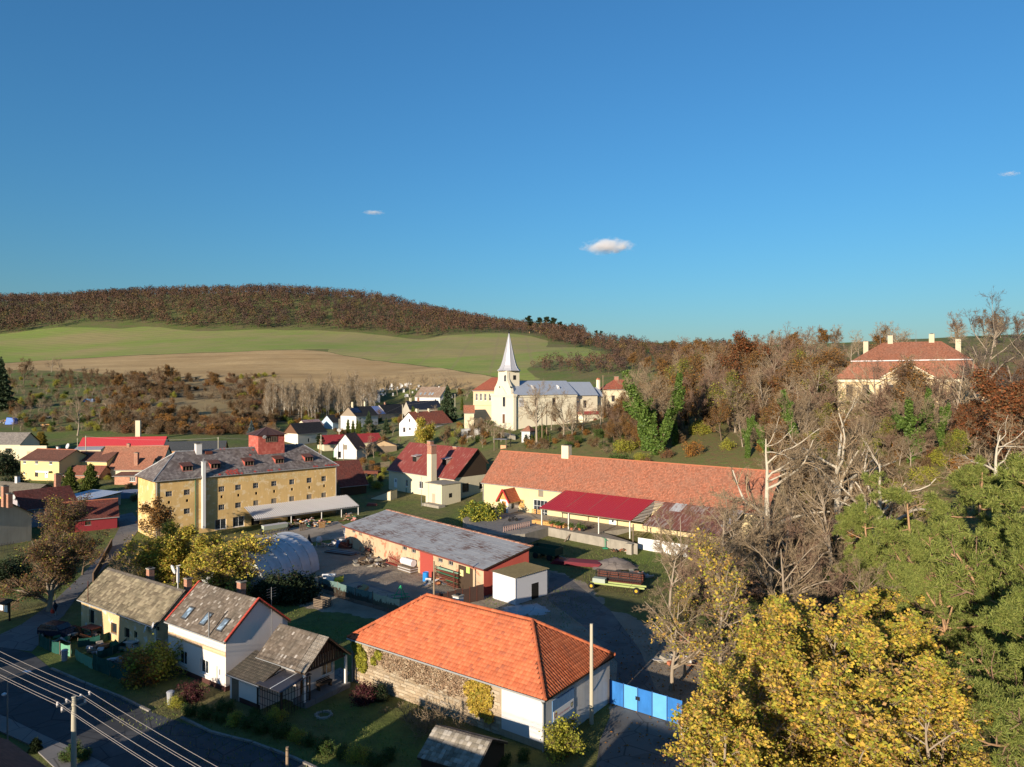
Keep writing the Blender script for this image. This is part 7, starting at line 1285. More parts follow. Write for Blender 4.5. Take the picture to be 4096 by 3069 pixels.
fill(70,0,720,1800,2010,['bush104','bush102','bush105','bush100'],.3,.6,'garden bushes in the village',lambda px,py:60<px<260 and py<1930 or 380<px<700 and py<1890,VB.get,'bush','bush')
fill(30,1420,1640,1840,1960,['bush102','bush105','bush103','bush100'],.5,.8,'garden bushes in the village',lambda px,py:px>1540 and py>1890,VB.get,'bush','bush')
VT={'farA0':'small bare tree between the village houses','farA1':'small bare tree between the village houses','farR0':'small dark tree between the village houses','farO0':'small copper tree between the village houses'}
fill(85,1090,1950,1590,1850,list(VT),.35,.62,'trees between the village houses',lambda px,py:1120<px<1330 and py>1700 or (1560<px<1980 and py>1780) or (1320<px<1440 and 1780<py<1840),VT.get)
for i,(px,py,tp) in enumerate(((60,1960,1890),(15,1880,1800),(20,1900,1815))): tree('bush108',px,py,tp,['dark bush below the yellow house','dark tall bush left of the yellow house','dark bush at the left edge near the yellow house'][i],'shrub',cat='bush')
flush('tree','background_trees'); flush('bush','undergrowth')
# creepers on the fire station wall
def creeper(name,pts,n,size,m,label,r,thick=.22):
    rg=np.random.default_rng(len(label)); c=[]
    for px,py,rad in pts:
        u,z=FS.onF(*zh(px,py)); k=int(n*rad*rad/sum(q[2]**2 for q in pts)); a=rg.uniform(0,6.28,k); q=rad/1.923*58/F*np.sqrt(rg.uniform(0,1,k)); c.append(np.c_[u+q*np.cos(a),-.1-thick*rg.uniform(0,1,k),z+q*np.sin(a)])
    c=np.concatenate(c); c[:,2]=np.clip(c[:,2],.1,3.75); V,Fq=leaves(rg,c,len(c),size,.02,.6,.4); o=link(name,npmesh(name,V,Fq,[m])); o.location=FS.e.location; o.rotation_euler=FS.e.rotation_euler; tag(o,label,'creeper'); return o
creeper('creeper',[(160,540,55),(190,620,70),(200,690,60),(330,610,40),(290,660,35)],2600,.2,L_YG,'yellow-green creeper at the left end of the fire station wall',1)
creeper('creeper',[(1110,830,90),(1120,920,110),(1100,1000,80),(1040,880,70),(1170,1080,50),(1060,990,60)],4200,.2,L_YEL,'bright yellow creeper on the fire station wall beside the white render',1)
creeper('creeper',[(400,640,110),(520,680,120),(640,720,120),(760,770,120),(880,820,110),(960,840,90),(300,600,90)],7500,.12,leafm('dead_creeper',G4((.3,.2,.125,1),(.4,.28,.18,1),(.24,.15,.09,1),(.42,.31,.21,1)),.1),'brown withered creeper covering the middle of the fire station wall',1,.1)
# ================================================================ street furniture and yard things
def cable(name,pts,r,m,label,cat='cable',sag=.6,group=None,n=14):
    mb=MB()
    for a,b in zip(pts[:-1],pts[1:]):
        a,b=Vector(a),Vector(b); q=[a.lerp(b,i/n)-Vector((0,0,sag*4*(i/n)*(1-i/n))) for i in range(n+1)]; mb.tube(q,r,4)
    return tag(mb.obj(name,m),label,cat,group)
PCON=plaster('pole_concrete',(.42,.38,.29,1),.4); WIRE=plain('wire_grey',(.26,.23,.21,1),.6); PWOOD=wood('pole_wood',(.24,.17,.11,1))
rd=Vector((.82,-.57,0)); pp=Vector((-26.6,43.1,0))
pole=empty('power_pole',pp,R(-35),'concrete power pole with crossarms at the lower left','pole'); mb=MB(); mb.cyl((0,0,-.5),(0,0,8),.2,.13,10); mb.obj('shaft',PCON,pole)
mb=MB(); mb.bar((0,-.95,7.75),(0,.95,7.75),.1); mb.bar((0,-.7,7.35),(0,.7,7.35),.1); mb.obj('crossarm',STEEL,pole)
WY=[(-.9,7.9),(-.4,7.9),(.4,7.9),(.9,7.9),(-.65,7.5),(.65,7.5)]
for y,z in WY:
    mb=MB(); mb.lathe([(.05,-.12),(.08,-.05),(.05,0),(.08,.05),(.03,.12)],8,(0,y,z)); mb.obj('insulator',plain('porcelain',(.55,.5,.47,1),.3),pole)
nrm=Vector((.57,.82,0))
for i,(y,z) in enumerate(WY):
    c=pp+nrm*y+Vector((0,0,z+.1)); cable('power_line',[c-rd*42+Vector((0,0,.1)),c,c+rd*38],.014,WIRE,['outermost power line over the street, street side','second power line over the street','third power line over the street','outermost power line over the street, house side','lower power line on the street side','lower power line on the house side'][i],'cable',.55,'power lines over the street')
p=GP(30,2975); lamp=empty('street_lamp',p,0,'slim grey street lamp by the near pavement','lamp'); mb=MB(); mb.cyl((0,0,-.3),(0,0,5.0),.06,.045,8); mb.cyl((0,0,5.0),(1.0,.25,5.25),.035,.03,6); mb.obj('mast',STEEL,lamp); mb=MB(); mb.lathe([(.02,-.06),(.16,-.05),(.2,.02),(.12,.1),(.02,.12)],10); h=mb.obj('lamp_head',plain('lamp_white',(.65,.65,.68,1),.4),lamp,(1.25,.3,5.28)); h.scale=(1.7,.8,.8); mb=MB(); mb.lathe([(.02,-.12),(.16,-.05),(.17,.05),(.02,.14)],10,(-.25,0,3.7)); mb.obj('loudspeaker',plain('lamp_white',(.65,.65,.68,1)),lamp)
def woodpole(px,py,top,label,Y=None,m=PWOOD,r=.13,name='pole'):
    p=GP(px,py) if Y is None else Vector((*at(px,py,Y)[:2],0)); 
    if Y is not None:p.z=gz(p.x,p.y)
    h=CH-(top-CY)/F*p.y-p.z; mb=MB(); mb.cyl((0,0,-.4),(0,0,h),r,r*.7,8); mb.bar((-.25,0,h-.35),(.25,0,h-.35),.07) if p.y>100 else None; o=mb.obj(name,m,None,p); tag(o,label,'pole'); return p+Vector((0,0,h))
t1=woodpole(1149,3000,2988,'short weathered wooden pole at the bottom edge',41); t2=woodpole(2366,2895,2495,'concrete pole standing before the white end of the fire station',None,PCON,.17); t3=woodpole(1736,2450,2245,'brown wooden pole by the yard fence')
cable('overhead_cable',[t2-Vector((0,0,.1)),FS.wld(FS.L-4,FS.W,6.6)],.012,BLACKM,'thin black cable between concrete pole and fire station roof',sag=.4); cable('overhead_cable',[t2-Vector((0,0,.15)),FS.wld(FS.L+.1,6.5,2.)],.02,BLACKM,'thick black cable running down from the concrete pole',sag=.9); cable('overhead_cable',[t2,(14,75,7.5),(20,98,6)],.012,BLACKM,'thin cable from the concrete pole towards the long barn',sag=.4)
v=[woodpole(*a) for a in ((343,1790,1743,'white concrete pole before the red metal hall',205,PCON,.15),(310,1795,1752,'thin pole left of the white concrete pole',207,PCON,.1),(873,1800,1748,'concrete pole before the grey tiled bungalow',205,PCON,.15),(1284,1790,1738,'concrete pole with lamp by the red roofed bungalow',222,PCON,.15),(1357,1760,1675,'tall pole with satellite dish behind the red roof',262,PCON,.2),(1610,1690,1618,'grey pole before the dark roofed house',285,PCON,.18),(1374,1860,1775,'wooden pole before the small white house',212,PWOOD,.13),(1820,1620,1575,'grey pole behind the tall spruce',300,PCON,.15),(2412,1700,1500,'tall wooden pole between church and rectory',235,PWOOD,.15),(2168,1720,1625,'left one of two dark poles by the church wall',208,PWOOD,.13),(2187,1720,1618,'right one of two dark poles by the church wall',210,PWOOD,.13),(1686,2000,1905,'thin mast in front of the metal roofed house',150,STEEL,.05))]
for i,(a,b) in enumerate(((0,2),(2,3),(3,5),(5,7))): cable('village_line',[v[a]-Vector((0,0,.2)),v[b]-Vector((0,0,.2))],.03,WIRE,['overhead line across the red metal hall','overhead line across the grey tiled bungalow','overhead line across the red roofed bungalow','overhead line behind the half-hipped house'][i],sag=.8)
mb=MB(); mb.cyl((0,-.15,0),(0,-.1,.03),.75,.7,14); mb.cyl((0,-.1,0),(0,.3,-.1),.06,.06,6); tag(mb.obj('satellite_dish',WHITE,None,v[4]-Vector((0,.3,4.2))),'large white satellite dish on the tall village pole','dish')
# blue gate
g0=GP(2440,2815); g1=GP(2730,2905); d=(g1-g0); ang=math.atan2(d.y,d.x); BG=empty('blue_gate',g0,ang,'long bright blue sheet metal gate beside the fire station','gate'); Ln=d.length
for i in range(5):
    a,b=Ln*i/5,Ln*(i+1)/5; mb=MB(); mb.box(a+.03,b-.03,-.02,.02,.08,2.0); pn=mb.obj('gate_panel',[BLUEP,plain('blue_paint_light',(.10,.33,.68,1),.5,.15,0,1.2)][i%2],BG); mb=MB(); mb.box(a+.02,b-.02,.025,.06,.15,.22); mb.box(a+.02,b-.02,.025,.06,1.85,1.92); mb.obj('rail',BLUEP,pn)
    mb=MB(); mb.box(a-.04,a+.04,-.05,.05,-.2,2.08); mb.obj('post',plain('dark_blue',(.02,.06,.16,1)),BG)
mb=MB(); mb.box(Ln*.4-.2,Ln*.4+.2,-.05,-.03,1.0,1.3); mb.obj('lock_plate',DARK,BG)
# dark iron gate by the shed, picket fence with netting
a=GP(1700,2450); b=GP(1935,2400); d=b-a; IG=empty('iron_gate',a,math.atan2(d.y,d.x),'dark brown sheet gate and fence between fire station and yard shed','gate'); Ln=d.length
for i in range(8):
    mb=MB(); mb.box(Ln*i/8+.02,Ln*(i+1)/8-.02,-.02,.02,.05,1.9+.1*math.sin(i*2.1)); mb.obj('panel',plain('dark_brown_sheet',(.06,.035,.028,1),.7,.3),IG)
    mb=MB(); mb.box(Ln*i/8-.04,Ln*i/8+.04,-.04,.04,-.2,2.0); mb.obj('post',RUST,IG)
mb=MB(); mb.bar((-.5,.1,0),(-.5,.1,2.1),.09) ; mb.obj('leaning_post',PWOOD,IG)
def netfence(name,pts,h,mats,label,slats=True,gh=.75,posts=True,wob=.06):
    P=[GP(*p) for p in pts]; o=empty(name,P[0],0,label,'fence'); rg=random.Random(len(label)); base_=P[0]
    for i,(a,b) in enumerate(zip(P[:-1],P[1:])):
        a,b=a-base_,b-base_; d=b-a; L_=d.length; n=max(2,int(L_/.4)); nn=Vector((-d.y,d.x,0)).normalized(); mb=MB(); lo=(1-gh)*h if slats else 0; pr=None
        for k in range(n+1):
            q=a+d*(k/n); w0,w1=rg.uniform(-wob,wob),rg.uniform(-wob,wob); sg=-.10*math.sin(math.pi*k/n); cur=(q+nn*w0+Vector((0,0,lo+rg.uniform(-.05,.03))),q+nn*w1*2+Vector((0,0,lo+(h-lo)*.5)),q+nn*w1+Vector((0,0,h+sg+rg.uniform(-.03,.03))))
            if pr:
                for j in (0,1): mb.poly([pr[j],cur[j],cur[j+1],pr[j+1]])
            pr=cur
        mb.obj('netting',mats[i%len(mats)],o,smooth=True)
        if slats:
            mb=MB(); k=int(L_/.16)
            for j in range(k): q=a+d*((j+.5)/k)-nn*.08; mb.box(q.x-.03,q.x+.03,q.y-.02,q.y+.02,-.1,h*rg.uniform(.5,.75))
            mb.obj('pickets',WOODD,o)
        if posts:
            for q in ((a,) if i<len(P)-2 else (a,b)): mb=MB(); mb.cyl((q.x,q.y,-.3),(q.x,q.y,h+.1),.04,.04,6); mb.obj('post',WOODG,o)
    return o
NETD=plain('dark_green_net',(.012,.07,.055,1),.7,.35,0,3); NETL=plain('pale_green_net',(.12,.3,.2,1),.7,.25,0,3); NETG=plain('grey_green_tarp',(.10,.16,.15,1),.7,.3,0,2); NETC=plain('cream_tarp',(.42,.4,.28,1),.7,.25,0,2)
netfence('netting_fence',[(156,2583),(200,2605),(239,2619)],1.25,[NETD],'dark green netting along the lane in front of the derelict house',False)
netfence('netting_fence',[(239,2617),(282,2628)],1.15,[NETL],'pale green netting panel beside the small gate',False); netfence('netting_fence',[(304,2640),(373,2677)],1.05,[NETL],'pale green netting by the grass verge',False)
netfence('netting_fence',[(373,2677),(440,2705),(511,2730)],1.45,[NETD],'long dark green netting sagging towards the shrubs',False); netfence('netting_fence',[(312,2590),(400,2575),(470,2545)],.9,[NETD],'green netting strung across the junk yard',False); netfence('netting_fence',[(390,2640),(450,2620),(505,2590)],.9,[NETD],'second green netting strung across the junk yard',False)
netfence('picket_fence',[(1275,2365),(1350,2388),(1420,2412),(1490,2430)],1.9,[NETG],'picket fence hung with grey-green tarpaulin beside the yard'); netfence('picket_fence',[(1492,2431),(1550,2448),(1600,2462)],1.85,[NETC],'picket fence hung with cream tarpaulin next to the tiled roof')
mb=MB(); 
def rails(name,pts,h,label,m,step=.14,w=.07):
    P=[GP(*p) for p in pts]; o=empty(name,P[0],0,label,'fence')
    for a,b in zip(P[:-1],P[1:]):
        a,b=a-P[0],b-P[0]; d=b-a; k=max(3,int(d.length/step)); mb=MB()
        for j in range(k): q=a+d*(j/k); mb.box(q.x-w/2,q.x+w/2,q.y-.015,q.y+.015,q.z-.3,q.z+h*(1+.05*math.sin(j*3.1)))
        mb.bar(a+Vector((0,.04,h*.3)),b+Vector((0,.04,h*.3)),.05); mb.bar(a+Vector((0,.04,h*.8)),b+Vector((0,.04,h*.8)),.05); mb.obj('pickets',m,o)
    return o
rails('plank_fence',[(372,2330),(395,2290),(420,2240),(448,2185)],1.3,'old plank fence along the left side of the lane',wood('fence_brown',(.11,.07,.045,1)),.18,.16); rails('plank_fence',[(1405,1895),(1460,1885),(1520,1870),(1560,1865)],1.5,'pale picket fence behind the warehouse',WOODG); rails('plank_fence',[(0,2215),(60,2205)],1.6,'iron bar fence at the left edge',BLACKM,.2,.05); rails('plank_fence',[(1905,3080),(1975,3040),(2010,3020)],1.3,'dark plank fence beside the round green bush',WOODD,.16,.15)
mb=MB(); a=ZP(2014,2128,2.35); b=ZP(2117,2105,2.35); 
for i in range(13): t=i/12; q=a.lerp(b,t); mb.bar(q,q+Vector((0,0,.85)),.06); 
for i in range(12):
    p_,q_=a.lerp(b,i/12),a.lerp(b,(i+1)/12); mb.bar(p_,q_+Vector((0,0,.8)),.035); mb.bar(p_+Vector((0,0,.8)),q_,.035)
mb.bar(a+Vector((0,0,.85)),b+Vector((0,0,.85)),.07); tag(mb.obj('lattice_fence',plain('pinkish_lattice',(.42,.27,.22,1))),'low wooden lattice fence at the patio edge','fence')
# bins, barrels
def bin_(px,py,label,m=STEEL,z=None):
    p=GP(px,py) if z is None else ZP(px,py,z); o=empty('rubbish_bin',p,.4,label,'bin'); mb=MB(); mb.lathe([(.25,0),(.3,.95),(.28,.97)],12); mb.obj('body',m,o); mb=MB(); mb.lathe([(.33,.97),(.33,1.02),(.2,1.1)],12); mb.obj('lid',m,o); mb=MB(); mb.bar((-.36,0,.7),(-.28,0,.7),.05); mb.bar((.28,0,.7),(.36,0,.7),.05); mb.obj('handle',BLACKM,o)
bin_(258,2642,'grey metal dustbin by the pale green netting',plain('galvanised',(.28,.29,.31,1),.5)); bin_(682,2815,'grey metal dustbin by the street hedge',plain('galvanised',(.28,.29,.31,1),.5))
def barrel(px,py,m,label,h=.95,r=.32):
    p=GP(px,py); mb=MB(); mb.lathe([(r*.95,0),(r,.08*h),(r,.32*h),(r*1.04,.34*h),(r,.36*h),(r,.64*h),(r*1.04,.66*h),(r,.68*h),(r,.95*h),(r*.93,h),(r*.88,h*.96)],14); o=mb.obj('barrel',m,None,p,smooth=False); tag(o,label,'barrel')
BB=plain('blue_plastic',(.02,.2,.55,1),.4,.05); barrel(1703,2325,BB,'bright blue barrel beside the red shed door',1.25,.42); barrel(1354,2188,plain('faded_blue_plastic',(.08,.2,.38,1),.5),'faded blue barrel amid scrap in the yard',1.05,.38); barrel(1628,1968,plain('teal_plastic',(.02,.15,.13,1),.5),'teal barrel on the grass by the red barn'); barrel(1440,2362,plain('maroon_drum',(.13,.03,.03,1)),'small maroon drum behind the tarpaulin fence',.6,.34); barrel(1388,2125,BB,'blue barrel at the far corner of the yard shed',1.1,.4)
# person walking on the lane, with a red bag
def person(px,py):
    p=GP(px,py); o=empty('person',p,R(150),'elderly person in a dark coat and grey hat walking up the lane','person'); me=bpy.data.meshes.new('body')
    V=[(0,0,.92),(0,.0,1.15),(0,.03,1.38),(0,.06,1.5),(0,.1,1.62),(-.1,0,.86),(-.11,.12,.48),(-.11,.04,.06),(-.11,.18,.03),(.1,0,.86),(.11,-.1,.48),(.11,-.2,.07),(.11,-.07,.03),(-.2,.02,1.38),(-.27,.0,1.12),(-.25,.12,.88),(.2,.02,1.38),(.28,-.04,1.12),(.27,.0,.85)]
    E=[(0,1),(1,2),(2,3),(3,4),(0,5),(5,6),(6,7),(7,8),(0,9),(9,10),(10,11),(11,12),(2,13),(13,14),(14,15),(2,16),(16,17),(17,18)]; rad=[.19,.2,.19,.07,.1,.11,.075,.05,.045,.11,.075,.05,.045,.085,.065,.045,.085,.065,.045]
    me.from_pydata(V,E,[]); b=link('body',me,o); b.modifiers.new('skin','SKIN'); 
    for i,r in enumerate(rad): me.skin_vertices[0].data[i].radius=(r,r)
    me.skin_vertices[0].data[0].use_root=True; sb=b.modifiers.new('sub','SUBSURF'); sb.levels=1; sb.render_levels=2; me.materials.append(plain('dark_coat',(.012,.014,.022,1),.9))
    mb=MB(); mb.lathe([(.12,1.62),(.13,1.68),(.11,1.78),(.03,1.8)],10,(0,.1,0)); mb.obj('hat',plain('grey_hat',(.12,.12,.13,1)),o); mb=MB(); mb.lathe([(.09,0),(.1,.1),(.09,.5)],8,(-.11,.06,.04)); mb.lathe([(.09,0),(.1,.1),(.09,.5)],8,(.11,-.15,.04)); mb.obj('trousers',plain('pale_trousers',(.26,.24,.22,1)),o)
    return p
p=person(222,2462); mb=MB(); mb.box(-.2,.2,-.09,.09,.28,.68); mb.tube([(-.12,0,.68),(-.1,0,.86),(.1,0,.86),(.12,0,.68)],.018,5); tag(mb.obj('shopping_bag',plain('bright_red_bag',(.55,.04,.02,1),.6),None,p+Vector((-.30,-.1,.02)),R(150)),'bright red bag carried by the person on the lane','bag')
# parked estate car
def car(px,py,ang,m,label,k=1.):
    o=empty('parked_car',GP(px,py),ang,label,'car'); o.scale=(k,)*3; prof=[(-2.2,.35),(-2.22,.75),(-2.1,1.0),(-1.75,1.42),(.3,1.45),(.95,1.0),(1.95,.85),(2.2,.65),(2.2,.35)]; mb=MB(); n=len(prof); W_=.85
    def w(z): return W_ if z<1.01 else W_*.82
    Lf=[(x,-w(z),z) for x,z in prof]; Rt=[(x,w(z),z) for x,z in prof]; mb.poly(Lf); mb.poly(Rt[::-1])
    for i in range(n): a,b=i,(i+1)%n; mb.poly([Lf[b],Lf[a],Rt[a],Rt[b]])
    mb.obj('body',m,o)
    for s in (-1,1):
        mb=MB(); y=s*.775; q=[(-1.85,y,1.03),(-1.65,y*.93,1.36),(.25,y*.93,1.38),(.75,y,1.03)]; mb.poly([(x,yy+s*.055,z) for x,yy,z in (q if s<0 else q[::-1])]); mb.obj('side_window',GLASS,o)
        for x in (-1.35,1.35):
            mb=MB(); mb.cyl((x,s*.72,.32),(x,s*.9,.32),.32,.32,14); wl=mb.obj('wheel',TYRE,o); mb=MB(); mb.cyl((x,s*.88,.32),(x,s*.915,.32),.18,.18,10); mb.obj('rim',STEEL,wl)
    mb=MB(); mb.poly([(.36,-.66,1.42),(.36,.66,1.42),(.93,.72,1.04),(.93,-.72,1.04)][::-1]); ws=mb.obj('windscreen',GLASS,o); ws.location=(.03,0,.02)
    mb=MB(); mb.poly([(-1.8,-.66,1.36),(-1.8,.66,1.36),(-2.1,.72,1.02),(-2.1,-.72,1.02)]); ws=mb.obj('rear_window',GLASS,o); ws.location=(-.03,0,.01)
    for s in (-1,1):
        mb=MB(); mb.box(2.19,2.23,s*.6-.16,s*.6+.16,.62,.76); mb.obj('headlight',FRW,o); mb=MB(); mb.box(-2.25,-2.2,s*.68-.1,s*.68+.1,.75,1.0); mb.obj('tail_light',REDP,o)
car(238,2548,R(-20),plain('dark_blue_car_paint',(.012,.016,.03,1),.25,.05),'dark blue estate car parked by the derelict house'); car(882,1722,R(10),plain('silver_car_paint',(.4,.4,.42,1),.3,.05),'silver car parked below the rough slope')
# junk around the derelict house
rj=random.Random(8)
def heap(name,px,py,w_,d_,h_,n,mats,label,cat='junk',sz=(.2,.7),z=None,rz=0.):
    p=GP(px,py) if z is None else ZP(px,py,z); o=empty(name,p,rz,label,cat)
    for i in range(n):
        a,b=rj.uniform(-1,1),rj.uniform(-1,1); t=max(0,1-.7*(a*a+b*b)); mb=MB(); s=rj.uniform(*sz); u=Vector((rj.uniform(-1,1),rj.uniform(-1,1),rj.uniform(-.35,.35))).normalized(); v_=u.cross(Vector((0,0,1))).normalized(); w2=u.cross(v_)
        mb.ob((a*w_,b*d_,h_*t*rj.uniform(.3,1)),u*s,v_*s*rj.uniform(.15,.6),w2*s*rj.uniform(.05,.35)); mb.obj('piece',rj.choice(mats),o)
    return o
GW=plain('dirty_white',(.45,.43,.42,1)); JM=[WOODG,WOODD,RUST,GW,STEEL,GREENP,plain('dull_orange',(.3,.12,.05,1)),CONC]
heap('junk_pile',300,2555,2.6,1.4,.8,34,JM,'heap of mixed junk beside the rusty table in front of the derelict house'); heap('junk_pile',420,2600,2.2,1.,.6,26,JM,'second heap of junk between the green nettings'); heap('junk_pile',470,2655,1.4,.8,.5,14,[GW,GW,BLACKM,STEEL],'pile of pale sacks behind the long green netting')
p=GP(365,2545); o=empty('scrap_table',p,R(-30),'rusty sheet topped bench amid the junk','table'); mb=MB(); mb.ob((0,0,1.0),(1.1,0,.05),(0,.6,0),(0,0,.03)); mb.obj('top',plain('rust_red_sheet',(.2,.06,.04,1)),o)
for x in (-1,1):
    for y in (-.5,.5): mb=MB(); mb.box(x-.04,x+.04,y-.04,y+.04,0,.98); mb.obj('leg',WOODD,o)
mb=MB(); mb.ob((0,0,.9),(1.0,0,.15),(0,.6,.0),(0,0,.04)); mb.box(-.8,.8,-.4,.4,0,.75); tag(mb.obj('hutch',plain('pale_sheet',(.4,.38,.36,1)),None,GP(535,2600),R(-35)),'low hutch with pale corrugated lid by the old house wall','hutch')
# warehouse canopy junk
CM=[WOODG,WOODN,RUST,STEEL,GW,plain('dull_pink',(.42,.2,.17,1)),GREENP]
for (a,b,w_,h_,n,lb) in ((1480,1075,1.4,1.3,20,'jumble of tools and crates under the canopy, left end'),(1620,1065,2.2,1.5,34,'heap of timber and scrap under the middle of the canopy'),(1830,1050,1.6,1.2,26,'heap of pinkish boards and drums under the canopy'),(2080,1000,1.5,1.6,24,'stack of boards leaning at the canopy right end'),(1730,1040,1.2,1.3,18,'scrap frames below the canopy beside the drum')):
    q=GP(*zb(a,b)); heap('canopy_junk',*zb(a,b),w_,.9,h_,n,CM,lb,'junk',(.2,.6))
for (a,b,lb) in ((1655,1100,'upright pallet leaning below the canopy'),(1835,1075,'pale pallet leaning by the canopy post')):
    o=empty('pallet',GP(*zb(a,b)),WH.rot,lb,'pallet')
    for i in range(6): mb=MB(); mb.ob((0,.0,.12+i*.19),(.6,0,0),(0,.02,0),(0,0,.06)); mb.obj('board',WOODN if 'pale' in lb else WOODG,o)
    for x in (-.5,0,.5): mb=MB(); mb.box(x-.05,x+.05,.03,.12,0,1.2); mb.obj('bearer',WOODG,o)
p=GP(*zb(1395,1120)); sd=empty('seed_drill',p,WH.rot,'grey-green seed drill machine parked before the warehouse','machine'); mb=MB(); mb.hexa([(-2.2,-.35,.75),(2.2,-.35,.75),(2.2,.35,.75),(-2.2,.35,.75),(-2.2,-.6,1.5),(2.2,-.6,1.5),(2.2,.6,1.5),(-2.2,.6,1.5)]); mb.obj('hopper',plain('pale_machine_green',(.3,.34,.28,1)),sd); mb=MB(); mb.box(-2.25,2.25,-.62,.62,1.5,1.56); mb.obj('lid',GW,sd)
for x in (-2.4,2.4): mb=MB(); mb.cyl((x-.12,0,.5),(x+.12,0,.5),.5,.5,14); mb.obj('wheel',TYRE,sd)
for i in range(16): mb=MB(); x=-2.1+i*.28; mb.bar((x,-.2,.75),(x,-.6,.1),.04); mb.obj('coulter',STEEL,sd)
# scrap in the yard before the shed
zy=zz(1200,2100,2.542)
heap('scrap_pile',*zy(600,210),3.0,1.6,.9,44,[RUST,RUST,RUST,WOODD,STEEL],'tangle of rusty scrap against the far end of the yard shed','scrap',(.4,1.2)); heap('scrap_pile',*zy(480,190),2.2,1.0,.8,30,[STEEL,GW,WOODG,RUST],'jumble of pale beams and scrap at the far shed corner','scrap',(.4,1.1)); heap('scrap_pile',*zy(770,300),1.6,1.0,1.3,30,[WOODG,WOODD,RUST,STEEL],'tall stack of grey pallets against the shed wall','scrap',(.4,.9)); heap('scrap_pile',*zg(1230,845),1.6,.8,.9,24,[RUST,GW,STEEL,plain('dull_orange',(.3,.12,.05,1))],'tangle of pipes and sheets before the timber rack','scrap',(.3,.9)); heap('scrap_pile',*zg(690,700),1.2,.7,.4,16,[CONC,GW,WOODG],'low heap of broken stone beside the curved gates','rubble',(.2,.5)); heap('pallet_heap',*zy(690,390),2.0,1.2,.8,24,[WOODG,CONC,WOODD],'heap of old pallets and concrete blocks in the yard','junk',(.3,.7))
o=empty('pipe_stack',GP(*zy(420,285)),R(-25),'stack of long pale and rusty pipes lying in the yard','pipes')
for i in range(12): mb=MB(); mb.cyl((-2.6+.2*(i%3),-.9+i*.16,.12+.1*(i%2)),(2.4+.25*(i%4),-.9+i*.16,.12+.1*(i%2)),.07,.07,8); mb.obj('pipe',STEEL if i%3 else RUST,o)
o=empty('lattice_girder',GP(*zy(560,160)),R(-42),'white lattice girder lying on scrap beside the shed','girder'); mb=MB(); a=(-2.8,0,.7); 
for y in (-.25,.25):
    for z in (.9,1.3): mb.bar((-3,y,z),(3,y,z),.06)
mb.obj('chord',GW,o); mb=MB()
for i in range(12): mb.bar((-3+i*.5,-.25,.9 if i%2 else 1.3),(-2.5+i*.5,-.25,1.3 if i%2 else .9),.04)
mb.box(-2.6,-2.4,-.3,.3,0,.87); mb.box(2.2,2.4,-.3,.3,0,.87); mb.obj('brace',GW,o)
o=empty('curved_gates',GP(*zy(930,405)),R(-48),'rusty red curved iron gate frames leaning on the shed','gate')
for k in range(3):
    mb=MB()
    for i in range(9): mb.bar((-1.5+.35*i+.1*k,.2*k,.0),(-1.5+.35*i+.1*k,.75+.2*k,1.9-.6*math.sin(math.pi*i/8)),.05)
    mb.bar((-1.6,.2*k,.1),(1.5,.2*k,.1),.07); mb.bar((-1.5,.35+.2*k,.9),(1.4,.35+.2*k,.6),.06); mb.obj('frame',plain('red_oxide',(.22,.04,.03,1)),o)
o=empty('water_tank',GP(*zy(1100,470)),R(-45),'white cylindrical tank on stacked crates by the shed','tank'); mb=MB(); mb.cyl((-1.3,0,1.35),(1.3,0,1.35),.5,.5,16); mb.obj('vessel',plain('tank_white',(.62,.62,.62,1),.5),o)
for i in range(5): mb=MB(); mb.box(-1.5,1.5,-.75,.75,.02+i*.17,.13+i*.17); mb.obj('crate_board',[WOODG,GW][i%2],o)
o=empty('timber_rack',GP(*zy(1420,560)) if 0 else GP(*zg(1320,860)),R(-48),'rack of rusty girders and timbers before the shed right end','rack')
for i in range(13): mb=MB(); z=.15+.16*i; mb.bar((-2.6+.1*(i%3),-.5+.05*(i%5),z),(2.5-.15*(i%4),-.4+.09*(i%4),z+.03),.13,.1); mb.obj('beam',[RUST,RUST,WOODD,GREENP,RUST][i%5] if i<11 else plain('pale_green_beam',(.18,.3,.22,1)),o)
for x in (-2,2): mb=MB(); mb.bar((x,-.75,0),(x,-.75,2.4),.1); mb.bar((x,.4,0),(x,.4,2.4),.1); mb.obj('upright',RUST,o)
mb=MB(); mb.ob((0,0,.85),(1.1,0,0),(0,.12,.8),(0,.03,0)); tag(mb.obj('red_sheet',plain('flat_red_sheet',(.33,.035,.03,1)),None,GP(*zg(1530,850)),R(-48)),'bright red sheet leaning behind the dark gate','sheet')
o=empty('concrete_mixer',GP(*zg(170,525)),.3,'old concrete mixer standing in the yard','mixer'); mb=MB(); mb.lathe([(.2,0),(.5,.3),(.5,.6),(.3,.95),(.28,.95)],14,(0,0,.7)); mb.obj('drum',GW,o); mb=MB()
for x in (-.5,.5): mb.bar((x,-.4,0),(0+x*.6,0,.9),.07); mb.bar((x,.4,0),(x*.6,0,.9),.07)
mb.bar((-.5,0,.75),(.5,0,.75),.08); mb.obj('stand',STEEL,o)
heap('block_pile',*zg(230,520),1.2,.6,.6,10,[CONC,STEEL],'low pile of concrete blocks by the mixer','blocks',(.3,.5)); mb=MB(); mb.lathe([(.5,0),(.35,.5),(.12,1.2),(.05,1.5)],8); tag(mb.obj('covered_machine',BLACKM,None,GP(*zg(80,490))),'object under a black cover left of the mixer','cover')
o=empty('green_harrow',GP(*zg(890,985)),.3,'green tubular frame of a small farm implement behind the fence','implement'); mb=MB()
for a,b in (((-.9,0,.1),(0,0,1.7)),((0,0,1.7),(.7,.3,.1)),((-1.2,.2,.5),(1.,.3,.5)),((-.9,-.5,.3),(1.1,-.4,.3)),((0,0,1.7),(.1,-.6,.2))): mb.bar(a,b,.09)
